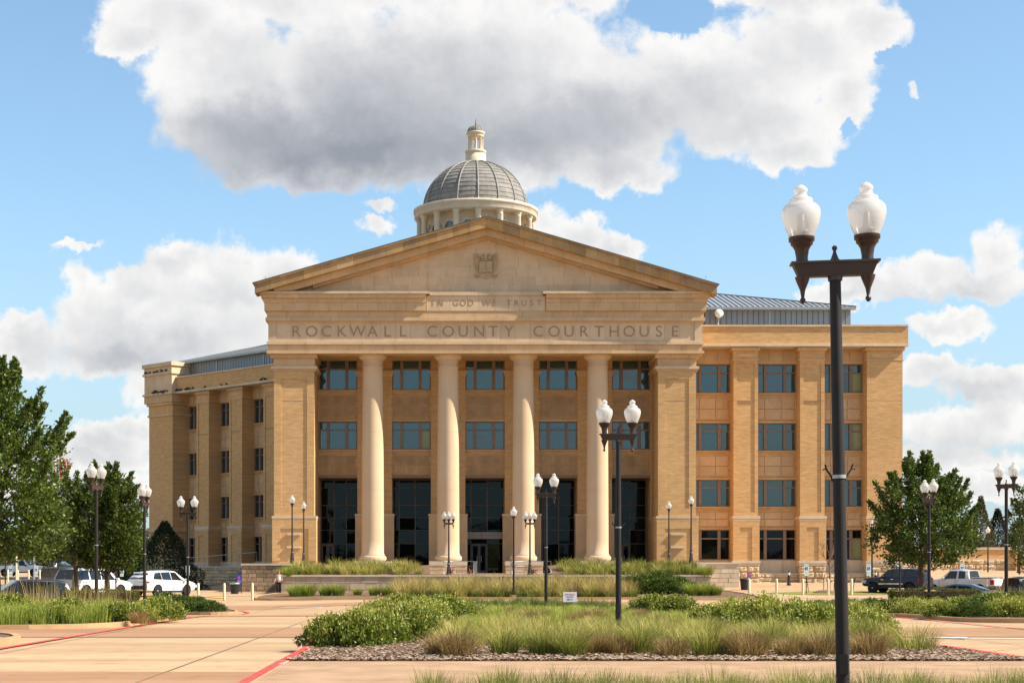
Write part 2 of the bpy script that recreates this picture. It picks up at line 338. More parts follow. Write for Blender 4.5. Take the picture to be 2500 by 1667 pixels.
CONC = mat('tan_concrete', (.475, .325, .19), .9, .15, var=(.37, .245, .14), vs=.35, stretch=(.3, 1.6, 1), bump=.08, bs=30, dirt=.55, det=9)
CONCP = mat('pink_concrete', (.375, .215, .12), .9, .15, var=(.30, .17, .095), vs=.5, stretch=(.25, 1.5, 1), bump=.08, bs=30, dirt=.4)
CONCK = mat('kerb_concrete', (.46, .30, .16), .9, .15, var=(.40, .25, .13), vs=1.2, rnd=.05, bump=.1, bs=30, dirt=.35)
ASPH = mat('worn_asphalt', (.16, .13, .11), .9, .15, var=(.12, .10, .085), vs=.6, bump=.1, bs=40)
DRYG = mat('turf', (.16, .15, .045), .95, .1, var=(.24, .19, .07), vs=1.5, bump=.4, bs=8)
RED = mat('red_paint', (.60, .03, .03), .65, .3, var=(.52, .10, .075), vs=5, dirt=.7, det=9)
PATHC = mat('path_concrete', (.42, .275, .17), .9, .15, var=(.33, .21, .125), vs=.9, bump=.1, bs=30, dirt=.6)
WHITEP = mat('white_paint', (.78, .76, .72), .6, .3, var=(.66, .64, .6), vs=6)
YELP = mat('yellow_paint', (.68, .42, .07), .7, .3, var=(.55, .36, .1), vs=3)
MULCH = mat('bark_mulch', (.22, .145, .095), .95, .1, var=(.14, .09, .06), vs=14, bump=1.0, bs=30)
CHIP = mat('mulch_chip', (.50, .37, .26), .9, .1, var=(.13, .085, .06), vs=11)
LAMPM = mat('brown_lamp_metal', (.055, .032, .024), .4, .5, var=(.045, .028, .022), vs=4)
POLEM = mat('bronze_pole', (.024, .019, .016), .55, .3, var=(.018, .015, .013), vs=4)
BLACK = mat('black_metal', (.02, .019, .018), .5, .4)
STEEL = mat('galvanised_steel', (.42, .42, .41), .4, .5, metal=.6)
CREAM = mat('cream_paint', (.68, .58, .40), .55, .4, var=(.62, .52, .35), vs=4, dirt=.2)
BARK = mat('bark', (.12, .085, .06), .95, .1, var=(.07, .05, .035), vs=6, stretch=(3, 3, .6), bump=.7, bs=10)

# ------------------------------------------------------------------ ground and paving
def inside(poly, x, y):
    c = False; j = len(poly)-1
    for i in range(len(poly)):
        if (poly[i][1] > y) != (poly[j][1] > y) and x < (poly[j][0]-poly[i][0])*(y-poly[i][1])/(poly[j][1]-poly[i][1])+poly[i][0]: c = not c
        j = i
    return c
def drape(name, poly, dz, m, step=2.0, kind='structure', parent=None, label=None):
    bm = bmesh.new(); vs = [bm.verts.new((x, y, 0)) for x, y in poly]; f = bm.faces.new(vs)
    if f.normal.z < 0: f.normal_flip()
    xs = [p[0] for p in poly]; ys = [p[1] for p in poly]
    bmesh.ops.triangulate(bm, faces=bm.faces[:])
    for ax, lo, hi in ((0, min(xs), max(xs)), (1, min(ys), max(ys))):
        k = math.ceil(lo/step)*step
        while k < hi:
            co = [0, 0, 0]; co[ax] = k; no = [0, 0, 0]; no[ax] = 1
            bmesh.ops.bisect_plane(bm, geom=bm.verts[:]+bm.edges[:]+bm.faces[:], dist=1e-5, plane_co=co, plane_no=no); k += step
    bmesh.ops.recalc_face_normals(bm, faces=bm.faces[:])
    for v in bm.verts: v.co.z = gz(v.co.x, v.co.y)+dz
    for f in bm.faces:
        if f.normal.z < 0: f.normal_flip()
    me = bpy.data.meshes.new(name); bm.to_mesh(me); bm.free(); me.materials.append(m)
    return obj(name, me, parent, label, kind=kind)
def axis(a, b, s, far):
    v = list(np.arange(a, b+.01, s)); e = [b+40, b+140, b+400, far]; return [-x for x in reversed([-a+40, -a+140, -a+400, far])]+v+e
gxs = axis(-60, 60, 2, 2500); gys = [-2500, -500, -150, -60]+list(np.arange(-20, 210, 2))+[230, 300, 500, 1100, 2800]
gv = [(x, y, gz(x, y)-.03) for y in gys for x in gxs]; nx = len(gxs)
me = bpy.data.meshes.new('ground'); me.from_pydata(gv, [], [(j*nx+i, j*nx+i+1, (j+1)*nx+i+1, (j+1)*nx+i) for j in range(len(gys)-1) for i in range(nx-1)]); me.materials.append(DRYG)
obj('ground', me, kind='structure')
def rect(x0, x1, y0, y1): return [(x0, y0), (x1, y0), (x1, y1), (x0, y1)]
drape('pavement', rect(-80, 80, -18, 208), 0, CONC)
drape('concrete_band', rect(-80, 80, 44.5, 51.8), .012, CONCP)
drape('concrete_band', rect(-80, 80, 65.4, 69.0), .012, CONCP)
drape('concrete_band', rect(-80, 80, 22.0, 29.2), .012, CONCP)
drape('concrete_band', rect(-80, 80, 92, 100), .012, CONCP)
drape('footpath', rect(-2.78, 10.82, 23.3, 30.32), .135, PATHC)
drape('plaza', rect(-24, -11, 112, 124), .012, CONC)
drape('service_road', rect(-78, -20, 140, 152), .012, ASPH)
drape('service_road', rect(-78, -26, 120, 136), .012, ASPH)
drape('driveway', rect(17.5, 60, 92, 101), .024, CONCP)

def offset(poly, d):
    n = len(poly); A = sum(poly[i][0]*poly[(i+1) % n][1]-poly[(i+1) % n][0]*poly[i][1] for i in range(n)); s = 1 if A > 0 else -1; out = []
    for i in range(n):
        a = Vector(poly[i-1]); b = Vector(poly[i]); c = Vector(poly[(i+1) % n]); t = ((b-a).normalized()+(c-b).normalized()).normalized()
        out.append((b.x-t.y*d*s, b.y+t.x*d*s))
    return out
def densify(poly, st=1.4, rounds=2):
    for _ in range(rounds):
        q = []
        for i in range(len(poly)):
            a = poly[i]; b = poly[(i+1) % len(poly)]
            q += [(a[0]*.8+b[0]*.2, a[1]*.8+b[1]*.2), (a[0]*.2+b[0]*.8, a[1]*.2+b[1]*.8)]
        poly = q
    out = []
    for i in range(len(poly)):
        a = Vector(poly[i]); b = Vector(poly[(i+1) % len(poly)]); n = max(1, int((b-a).length/st))
        for k in range(n):
            p = a.lerp(b, k/n)
            if not out or (Vector(out[-1])-p).length > .12: out.append((p.x, p.y))
    return out
def strip(name, pts, w, dz, m, closed=False, kind='structure', side=1, h=0):
    """ribbon following pts (left edge) with width w; h = height of its outer face"""
    n = len(pts); V = []; F = []
    for i, p in enumerate(pts):
        a = Vector(pts[i-1] if (i or closed) else p); c = Vector(pts[(i+1) % n] if (i < n-1 or closed) else p); t = (c-a).normalized()
        q = (p[0]-t.y*w*side, p[1]+t.x*w*side); z = gz(*p)+dz; z2 = gz(*q)+dz
        V += [(p[0], p[1], z-h), (p[0], p[1], z), (q[0], q[1], z2), (q[0], q[1], z2-h)]
    for i in range(n if closed else n-1):
        j = (i+1) % n
        F.append((i*4+1, j*4+1, j*4+2, i*4+2))
        if h: F += [(i*4, j*4, j*4+1, i*4+1), (i*4+2, j*4+2, j*4+3, i*4+3)]
    me = bpy.data.meshes.new(name); me.from_pydata(V, [], F); me.materials.append(m); return obj(name, me, kind=kind)
CHIPS = []
def island(poly, smooth_=True, bed='mulch_bed', chips=0):
    p = densify(poly, rounds=2 if smooth_ else 0)
    n = len(p); A = sum(p[i][0]*p[(i+1) % n][1]-p[(i+1) % n][0]*p[i][1] for i in range(n)); s = 1 if A > 0 else -1
    strip('kerb', p, .18, .15, CONCK, closed=True, side=s, h=.2)
    drape(bed, offset(p, .15), .11, MULCH)
    if chips: CHIPS.append((offset(p, .22), chips))
    return p
ISL1 = [(-2.95, 24.0), (10.95, 24.0), (10.95, 34), (10.8, 42), (10.6, 55), (10.5, 67), (9.2, 74), (6, 82), (3, 83), (-.5, 80), (-2.4, 72), (-2.7, 63), (-2.9, 45)]
side_r = [p for p in densify([(10.98, 31), (10.8, 42), (10.6, 55), (10.5, 67), (9.2, 74), (6, 82), (3, 83), (-.5, 80), (-2.4, 72), (-2.7, 63), (-2.9, 45), (-2.95, 31)], rounds=1) if p[1] > 32.8]
i0_ = max(range(len(side_r)), key=lambda i: (side_r[i-1][0] < 0) and (side_r[i][0] > 0) and side_r[i][1] < 40); side_r = side_r[i0_:]+side_r[:i0_]
isl1 = [(-2.93, 30.3), (10.96, 30.3)]+side_r
strip('kerb', [(11.0, 16), (11.0, 23), (11.0, 30)]+side_r+[(-2.96, 30), (-2.96, 23), (-2.96, 16)], .18, .15, CONCK, side=1, h=.2)
drape('mulch_bed', offset(isl1, .02), .138, MULCH); CHIPS.append((offset(isl1, .15), 26000))
drape('mulch_bed', rect(-2.8, 10.84, -6, 23.31), .125, MULCH)
I2L = [(-13.0, 49.7), (-10.9, 50.9), (-9.95, 53.2), (-9.8, 58), (-10.0, 62), (-12, 65), (-38, 67), (-38, 49.6)]
I3L = [(-9.75, 80), (-10.4, 86), (-11.6, 90), (-14, 95), (-24, 95), (-24, 82), (-14, 80.5), (-11, 79)]
I4L = [(-40, 38), (-12.2, 38.6), (-10.6, 39.5), (-10.35, 41.5), (-11.2, 44), (-13, 45.2), (-40, 45.5)]
I2R = [(17.6, 57.5), (17.5, 66), (17.1, 72), (16.7, 78), (16.9, 83), (18.5, 86), (34, 87), (44, 84), (46, 57.5), (30, 56.5), (20, 56.3)]
P_I = [(-11.6, 105), (13.6, 105), (18.9, 105.6), (20.5, 107), (20.3, 111), (19.5, 117.6), (-11.3, 117.6), (-11.9, 112), (-12.1, 107)]
island(I2L, chips=900); island(I3L, chips=500); island(I4L, chips=900); island(I2R, chips=1200); island(P_I, chips=800)
def lin(a, b, n=24): return [(a[0]+(b[0]-a[0])*i/n, a[1]+(b[1]-a[1])*i/n) for i in range(n+1)]
RL = [(-10.0, 36), (-10.0, 38), (-9.85, 46), (-9.75, 53), (-9.55, 61), (-9.5, 70), (-9.55, 80), (-9.9, 85), (-10.6, 88.5), (-11.6, 91)]
def dens(p, k=8): return [q for a, b in zip(p, p[1:]) for q in lin(a, b, k)[:-1]]+[p[-1]]
strip('fire_lane_line', [(x, y) for x, y in dens(RL)], .17, .03, RED, side=-1)
RR = [(17.45, 50), (17.4, 57), (17.3, 66), (16.85, 72), (16.45, 78), (16.5, 82)]
strip('fire_lane_line', dens(RR), .15, .03, RED, side=1)
strip('red_kerb_line', lin((-2.96, 20), (-2.96, 30.1), 6)+lin((-2.95, 30.3), (-2.9, 45), 10)+lin((-2.86, 47), (-2.7, 63), 8)+[(-2.5, 70), (-1.9, 75)], .165, .156, RED, side=-1, h=.14)
strip('red_kerb_line', lin((10.99, 24), (10.99, 30.9), 5)+lin((10.96, 33), (10.8, 42), 6)+lin((10.77, 44), (10.5, 67), 8)+[(9.9, 71), (8.8, 75)], .17, .156, RED, side=1, h=.14)
def text_mesh(s, size, m, ext=0, name='letter'):
    c = bpy.data.curves.new(name, 'FONT'); c.body = s; c.size = size; c.align_x = 'CENTER'; c.align_y = 'BOTTOM_BASELINE'; c.extrude = ext; c.resolution_u = 4
    o = bpy.data.objects.new(name, c); COL.objects.link(o); bpy.context.view_layer.update()
    me = bpy.data.meshes.new_from_object(o.evaluated_get(bpy.context.evaluated_depsgraph_get())); bpy.data.objects.remove(o); bpy.data.curves.remove(c)
    me.materials.clear(); me.materials.append(m); return me
tm = text_mesh('FIRE LANE', .15, WHITEP); o = obj('kerb_lettering', tm, kind='structure'); o.location = (-2.83, 29.3, .161+gz(-2.9, 29)); o.rotation_euler = (0, 0, R(-90))
def arrow(x, y, rz, dz=.02):
    b = MB(); P = [(-1.5, -.1), (.2, -.1), (.2, -.42), (1.5, 0), (.2, .42), (.2, .1), (-1.5, .1)]
    F = Fr(x, y, rz); b.add([F.w(u, v, gz(x, y)+dz+.012) for u, v in P], [tuple(range(7))]); b.build('road_arrow', WHITEP, kind='structure')
arrow(X(2380, 43.5), 43.5, R(160)); arrow(X(765, 92), 90.5, 0, .02); arrow(X(1800, 92), 91, R(0), .02)
def lines(name, segs, w, m, dz=.03):
    b = MB()
    for (x0, y0, x1, y1) in segs:
        t = Vector((x1-x0, y1-y0)).normalized()*w/2; n = 6; vs = []
        for i in range(n+1):
            x = x0+(x1-x0)*i/n; y = y0+(y1-y0)*i/n; vs += [(x-t.y, y+t.x, gz(x-t.y, y+t.x)+dz), (x+t.y, y-t.x, gz(x+t.y, y-t.x)+dz)]
        b.add(vs, [(2*i, 2*i+1, 2*i+3, 2*i+2) for i in range(n)])
    b.build(name, m, kind='structure')
jx = [-60+4.6*i for i in range(27)]; jy = [5, 9.6, 14.2, 18.8, 22, 29.2, 33, 37, 40.8, 44.5, 48.2, 51.8, 56.3, 60.8, 65.4, 69, 74, 79, 84, 88, 92, 96, 100, 104, 108, 113, 118]
JN = mat('joint_sealant', (.24, .16, .105), .9, .1)
def joints(nm, hor, ver): lines(nm, hor, .035, JN, .018); lines(nm, ver, .03, JN, .019)
joints('pavement_joint', [(-62, y, 62, y) for y in jy if not 23 < y < 30.3], [(x, 4, x, 100) for x in jx if x < -3.2 or x > 11.2])
CRK = mat('tyre_mark', (.20, .14, .10), .9, .1)
def sweep(cx, cy, r, a0, a1, w):
    n = 24; P_ = [(cx+r*math.cos(a0+(a1-a0)*i/n), cy+r*math.sin(a0+(a1-a0)*i/n)) for i in range(n+1)]; strip('tyre_mark', P_, w, .021, CRK)
for a_ in ((-8, 58, 9, -2.4, -1.5, .03), (-13, 30, 14, .3, 1.1, .025), (-4, 60, 13, 3.6, 4.3, .025), (22, 30, 12, 2.2, 2.9, .03)): sweep(*a_)
lines('parking_line', [(-14+4*i*-1, 108, -17-4*i, 113) for i in range(4)], .6, YELP)
lines('parking_line', [(24+3.4*i, 108, 21+3.4*i, 114.5) for i in range(7)], .12, WHITEP)
drape('lawn', [(X(1868, 114), 114.2), (X(2000, 112), 112), (X(2120, 112), 112), (X(2200, 112), 112.3), (X(2200, 118), 117), (X(1960, 118), 117)], .03, mat('green_lawn', (.15, .20, .035), .95, .1, var=(.26, .25, .06), vs=1.2, bump=.4, bs=10))
drape('grass_verge', rect(-30, -20, 101, 104), .03, DRYG)
# loose bark chips
CV = []; CQ = []
for poly, n in CHIPS:
    xs = [p[0] for p in poly]; ys = [p[1] for p in poly]
    y0, y1 = min(ys), max(ys)
    for _ in range(n):
        y = y0+(y1-y0)*random.random()**(2.6 if n > 2000 else 1.3); x = random.uniform(min(xs), max(xs))
        if not inside(poly, x, y): continue
        a = random.random()*6.28; l = random.uniform(.015, .055); w = l*random.uniform(.3, .6); z = gz(x, y)+(.14 if n > 2000 else .112)+random.random()*.02
        tx, ty = math.cos(a), math.sin(a); t1 = random.uniform(-.02, .02); t2 = random.uniform(-.012, .02); o = len(CV)
        CV += [(x-tx*l-ty*w, y-ty*l+tx*w, z+.004), (x-tx*l+ty*w, y-ty*l-tx*w, z+.01), (x+tx*l+ty*w, y+ty*l-tx*w, z+.012+abs(t1)), (x+tx*l-ty*w, y+ty*l+tx*w, z+.012+abs(t2))]; CQ.append((o, o+1, o+2, o+3))
obj('bark_chips', np_mesh('bark_chips', CV, CQ, CHIP), label='pale loose bark chips scattered over the planting beds', kind='stuff')['category'] = 'bark chips'

# ------------------------------------------------------------------ courthouse
YP = 128.0
CX = X(1184.8, YP)
ch = thing('courthouse', 'tan brick and limestone courthouse with columned portico, pediment and slate dome', 'courthouse', (CX, YP, 1.0))
ent = MB(); x0, x1 = X(655, YP), X(1714.5, YP)
ZP = lambda py: Z(py, YP)
ent.box(x0+.1, x1-.1, YP+.3, YP+4.2, ZP(861), ZP(716)); ent = ent.build('entablature', STONE2, ch)
def course(py0, py1, p, n, m, name='cornice_stone', xa=None, xb=None, parent=None, jit=.25):
    parent = parent or ent; a = x0-p if xa is None else xa; b = x1+p if xb is None else xb
    cuts = [a+(b-a)*(i+(random.uniform(-jit, jit) if 0 < i < n else 0))/n for i in range(n+1)]
    for i in range(n): piece(name, m, parent, cuts[i]+.006, cuts[i+1]-.006, YP-p, YP+.6, ZP(py1)+.002, ZP(py0)-.002)
    for sx_, xs_ in ((-1, a), (1, b)):     # side returns
        if xa is None and sx_ == -1: piece(name, m, parent, xs_, x0+.12, YP+.62, YP+4.2, ZP(py1)+.002, ZP(py0)-.002)
        if xb is None and sx_ == 1: piece(name, m, parent, x1-.12, xs_, YP+.62, YP+4.2, ZP(py1)+.002, ZP(py0)-.002)
course(856, 863, .13, 13, STONE2); course(841, 856, .0, 20, STONE2); course(834, 841, .12, 14, STONE)
for (a, b, ya, yb) in ((655, 1714.5, 784, 788), (655, 1714.5, 831, 834), (655, 674, 788, 831), (1696, 1714.5, 788, 831)):
    piece('frieze_border', STONE, ent, X(a, YP), X(b, YP), YP, YP+.6, ZP(yb), ZP(ya))
fa, fb = X(674, YP), X(1696, YP)
for i in range(28): piece('frieze_stone', STONE, ent, fa+(fb-fa)*i/28+.006, fa+(fb-fa)*(i+1)/28-.006, YP+.07, YP+.6, ZP(831), ZP(788))
for sx_ in (x0, x1-.6): piece('frieze_border', STONE, ent, sx_+.001, sx_+.599, YP+.62, YP+4.2, ZP(834), ZP(784))
course(775.5, 784, .20, 13, STONE2); course(759.7, 775.5, .10, 17, STONE2)
pa, pb = X(1040.5, YP), X(1332.6, YP)
for (py0, py1, p, n) in ((739.6, 759.7, .28, 10), (729.6, 739.6, .34, 9), (719.5, 729.6, .50, 9)):
    course(py0, py1, p, n, STONE2, xb=pa); course(py0, py1, p, n, STONE2, xa=pb)
course(713.8, 719.5, .62, 8, STONE, xb=pa+.25); course(713.8, 719.5, .62, 8, STONE, xa=pb-.25)
course(713.8, 722, .24, 5, STONE, xa=pa+.26, xb=pb-.26)
course(722, 759.7, .14, 9, STONE, name='motto_stone', xa=pa+.02, xb=pb-.02)
_lt = {}
def letters(chars, size, y, py):
    for c, px in chars:
        if (c, size) not in _lt: _lt[(c, size)] = text_mesh(c, size, LETTER, ext=.012)
        o = bpy.data.objects.new('letter', _lt[(c, size)]); o.location = (X(px, YP), y, ZP(py)); o.rotation_euler = (R(90), 0, 0); link(o, ent); 
        o['label'] = 'dark raised letter '+c
big = [(c, 600+z/3.4846) for c, z in zip('ROCKWALL', (427, 560, 685, 815, 950, 1078, 1203, 1335))]+[(c, 600+z/3.4846) for c, z in zip('COUNT', (1585, 1722, 1850, 1985, 2105))]+[('Y', 1200+148/3.4846)]+[(c, 1200+z/3.4846) for c, z in zip('COURTHOUSE', (398, 532, 660, 785, 915, 1044, 1172, 1300, 1425, 1560))]
letters(big, 1.20, YP+.062, 821.5)
sm_ = [(c, 600+z/3.4846) for c, z in zip('INGODWE', (1590, 1655, 1787, 1850, 1915, 2045, 2110))]+[(c, 1200+z/3.4846) for c, z in zip('TRUST', (148, 210, 275, 340, 405))]
letters(sm_, .63, YP-.146, 747)

# pediment: gable block, tympanum stones, raking cornice
apx, apz = X(1186.9, YP), ZP(535.9); lt = (X(623, YP), ZP(696.6)); rt = (X(1747.5, YP), ZP(700))
ped = MB(); ped.prism([(x0+.2, ZP(713)), (x1-.2, ZP(713)), (apx, apz-1.1)], YP+.5, YP+3.9); ped = ped.build('pediment', STONE2, ch)
rowsT = [714, 694.5, 672.5, 650.5, 628.5, 606, 584, 564]
def rake_z(x): return apz-1.0-abs(x-apx)*(apz-(lt[1]))/(apx-lt[0]) if x < apx else apz-1.0-abs(x-apx)*(apz-rt[1])/(rt[0]-apx)
for r_, (pa_, pb_) in enumerate(zip(rowsT, rowsT[1:])):
    z0, z1 = ZP(pa_), ZP(pb_); w = 1.55
    hw = lambda z: (apz-.75-z)/(apz-lt[1])*(apx-lt[0])
    h0 = max(.3, hw(z0)); xs = -h0+(r_ % 2)*.6
    cuts = [-h0]
    while cuts[-1] < h0-.8: cuts.append(cuts[-1]+w*random.uniform(.8, 1.5))
    cuts[-1] = h0
    for a, b in zip(cuts, cuts[1:]):
        # clip stone to the slope
        h1 = hw(z1); pts = [(a, z0), (b, z0)]
        def zt(x): return min(z1, z0+(h0-abs(x))/(h0-h1)*(z1-z0)) if h0 > h1 else z1
        tb, ta = zt(b), zt(a)
        if tb > z0+.01: pts.append((b, tb-.004))
        for xk in sorted([k for k in (-h1, h1) if a < k < b], reverse=True): pts.append((xk, z1-.004))
        if ta > z0+.01: pts.append((a, ta-.004))
        if len(pts) < 3: continue
        k = MB(); k.prism([(apx+x+(.006 if x == a else -.006 if x == b else 0), z) for x, z in pts], YP+.32+random.uniform(0, .012), YP+.6); k.build('tympanum_stone', STONE, ped)
for s, tip in ((-1, lt), (1, rt)):
    L = Vector((tip[0]-apx, tip[1]-apz)); ln = L.length; e = L/ln
    for (t0, t1, yf, n, m, nm) in ((0, .10, -1.12, 9, STONEO, 'raking_stone'), (.10, .60, -1.02, 14, STONEO, 'raking_stone'), (.60, .98, -.55, 12, STONE2, 'raking_stone'), (.98, 1.12, -.05, 8, STONE2, 'raking_stone')):
        for i in range(n):
            # vertical thickness slices of a sloping band
            xa = apx+e.x*ln*i/n; xb = apx+e.x*ln*(i+1)/n; end = i == n-1
            za = apz+e.y*ln*i/n; zb = apz+e.y*ln*(i+1)/n
            if end: xb -= s*t0*.75; zb = za+(zb-za)*abs(xb-xa)/abs(e.x*ln/n)
            if end and t0 >= .6: xb = x0-.62 if s < 0 else x1+.62; zb = za+e.y/abs(e.x)*abs(xb-xa)
            T_ = 1.32
            q = [(xa+s*.006, za-t1*T_), (xb-s*.006, max(zb-t1*T_, ZP(713.5)) if t0 >= .6 else zb-t1*T_), (xb-s*.006, zb-t0*T_-.003), (xa+s*.006, za-t0*T_-.003)]
            if q[1][1] >= q[2][1]: continue
            if s < 0: q = q[::-1]
            k = MB(); k.prism(q, YP+yf, YP+.7); k.build(nm, m, ped)
rf = MB(); ov = .35
rf.add([(lt[0]-.1, YP-1.15, lt[1]+.02), (apx, YP-1.15, apz+.05), (rt[0]+.1, YP-1.15, rt[1]+.02), (lt[0]-.1, YP+42, lt[1]+.02), (apx, YP+42, apz+.05), (rt[0]+.1, YP+42, rt[1]+.02)]+
       [(lt[0]-.1, YP-1.15, lt[1]-.03), (apx, YP-1.15, apz), (rt[0]+.1, YP-1.15, rt[1]-.03), (lt[0]-.1, YP+42, lt[1]-.03), (apx, YP+42, apz), (rt[0]+.1, YP+42, rt[1]-.03)],
       [(0, 3, 4, 1), (1, 4, 5, 2), (0, 1, 7, 6), (1, 2, 8, 7), (6, 7, 10, 9), (7, 8, 11, 10), (0, 6, 9, 3), (2, 5, 11, 8)])
rf = rf.build('gable_roof', SEAM, ch)
blk = MB(); blk.box(X(669, YP)+.1, X(1700, YP)-.1, YP+9, YP+42, .4, ZP(720)); blk.box(X(669, YP)+.1, X(1700, YP)-.1, YP+6.4, YP+9, ZP(1150), ZP(720)); blk.prism([(x0+.3, ZP(714)), (x1-.3, ZP(714)), (apx, apz-1.15)], YP+4, YP+41)
blk.build('main_block', BRICK, ch)
for px_, pz_, yy in ((1186.9, 535.5, YP-.6), (1051, 575, YP-.6), (1043, 577, YP+14), (1720, 692, YP-.6), (650, 690, YP-.6)):
    r_ = MB(); zb_ = apz-abs(X(px_, YP)-apx)*.29; r_.tube([(X(px_, YP), yy, zb_), (X(px_, YP), yy, zb_+.42)], .018, 5); r_.build('lightning_rod', STEEL, rf)
# crest: open book between two eagles' wings and scrolls
cc = (X(1186.7, YP), ZP(648)); S_ = 1.93/63.4
def cr_(px, py): return (X(1130+px/17.42, YP), ZP(600+py/17.42))
k = MB(); yb = YP+.32
a_ = cr_(690, 650); b_ = cr_(985, 1120); c_ = cr_(1275, 1120)
for (l, r) in ((690, 980), (990, 1275)):
    P = [cr_(l, 665), cr_(l, 1110), cr_((l+r)/2, 1095 if l == 690 else 1090), cr_(r, 1125), cr_(r, 650), cr_((l+r)/2, 640)]
    k.prism([(x, z) for x, z in P], yb-.14, yb+.05)
crest = k.build('crest', mat('crest_stone', (.50, .36, .22), .85, .2, var=(.42, .30, .18), vs=3), ch, label='carved open book between two winged birds and scrolls')
k = MB()
for s in (-1, 1):
    f = lambda px: 985+s*(px-985)
    for (pp, dpt) in (([(1290, 330), (1475, 300), (1480, 700), (1420, 1000), (1330, 1130), (1290, 1100)], .10), ([(1300, 560), (1400, 330), (1475, 310), (1450, 760), (1340, 1050)], .17)):
        P = [cr_(f(a), b) for a, b in pp]; k.prism([(x, z) for x, z in (P if s < 0 else P[::-1])], yb-dpt, yb+.05)
    for ww in range(4):
        a0 = cr_(f(1310+ww*45), 420+ww*10); a1 = cr_(f(1305+ww*30), 1040-ww*60); k.tube([(a0[0], yb-.17, a0[1]), (a1[0], yb-.15, a1[1])], .022, 5)
    hx, hz_ = cr_(f(1085), 360); k.ball((hx, yb-.13, hz_), .085, 8, 6); bx_, bz_ = cr_(f(1140), 480); k.ball((bx_, yb-.1, bz_), .15, 8, 6)
    sxx, szz = cr_(f(1350), 1250)
    pts = [(sxx+math.cos(a)*(.02+.028*a)*s, yb-.12, szz+math.sin(a)*(.02+.028*a)) for a in [i*.5 for i in range(15)]]; k.tube(pts, .035, 6)
P = [cr_(720, 1290), cr_(985, 1390), cr_(1250, 1290), cr_(1230, 1170), cr_(985, 1160), cr_(740, 1170)]; k.prism(P, yb-.06, yb+.05)
for t_ in range(5):
    a0 = cr_(720+t_*110, 600-(20 if t_ in (1, 2, 3) else 0)); k.ball((a0[0], yb-.12, a0[1]), .07, 7, 5)
k.build('eagle_relief', crest.data.materials[0], crest)

# ---- windows
def window(F, u0, u1, z0, z1, d=.35, frame=TAUPE, gl=GLASS, sub=(.19, .42, .22), parent=ch, curtain=()):
    w = u1-u0; jw = .10; mw = .24; k = MB()
    k.box(u0, u0+jw, d-.1, d+.2, z0, z1, F); k.box(u1-jw, u1, d-.1, d+.2, z0, z1, F)
    k.box(u0+jw, u1-jw, d-.1, d+.2, z0, z0+.08, F); k.box(u0+jw, u1-jw, d-.1, d+.2, z1-.08, z1, F)
    tot = w-2*jw-2*mw; s = sum(sub); a = u0+jw; cols = []
    for i, f in enumerate(sub):
        b = a+tot*f/s; cols.append((a, b)); 
        if i < 2: k.box(b, b+mw, d-.12, d+.2, z0+.08, z1-.08, F)
        a = b+mw
    zt = z1-(z1-z0)*.30; t = .05
    for a, b in cols: k.box(a, b, d+.0, d+.1, zt-t, zt+t, F)
    k = k.build('window', frame, parent)
    for ci, (a, b) in enumerate(cols):
        for ri, (q, r) in enumerate(((z0+.08, zt-t), (zt+t, z1-.08))):
            o = piece('pane', CURTAIN if (ci, ri) in curtain else gl, k, a, b, d+.06, d+.09, q, r, F); o.rotation_euler = (random.uniform(-.012, .012), 0, F.a+random.uniform(-.012, .012))
    return k
# portico wall
YW = 132.4; FW = Fr(0, YW, 0); ZW = lambda py: Z(py, YW)
bays = [(777, 872.5), (957, 1052), (1136, 1232.5), (1316, 1410), (1494, 1588)]
cols_px = (910, 1094.2, 1277.7, 1458.8)
wl = X(700, YW); wr = X(1690, YW)
edges = [wl]+[v for a, b in bays for v in (X(a, YW), X(b, YW))]+[wr]
for i in range(0, 12, 2):
    a, b = edges[i], edges[i+1]
    k = MB(); k.box(a, b, YW, YW+3.9, 1.4, ZW(866)); k = k.build('pilaster', BRICK, ch)
    if 0 < i < 10:
        piece('pilaster_cap', STONE2, k, a-.12, b+.12, YW-.22, YW-.001, ZW(913), ZW(905)); piece('pilaster_cap', STONE2, k, a-.05, b+.05, YW-.14, YW-.0015, ZW(919), ZW(913))
        piece('pilaster_base', STONE2, k, a-.16, b+.16, YW-.24, YW+.9, 1.4, ZW(1259)); piece('pilaster_base', STONE, k, a-.2, b+.2, YW-.28, YW+.95, ZW(1259), ZW(1254))
def key_mesh(w):   # nested squares tile on a unit block
    k = MB(); k.box(-.5, .5, -.1, .5, -.5, .5)
    for r, dd in ((.48, -.9), (.35, -1.3), (.225, -1.3), (.10, -1.5)):
        t = .06; rx = r
        k.box(-rx, rx, dd, -.1, r-t, r); k.box(-rx, rx, dd, -.1, -r, -r+t); k.box(-rx, -rx+t*.8, dd, -.1, -r+t, r-t); k.box(rx-t*.8, rx, dd, -.1, -r+t, r-t)
    return k.mesh('key_panel', BRICK if w else STONE2)
KEYM = key_mesh(0)
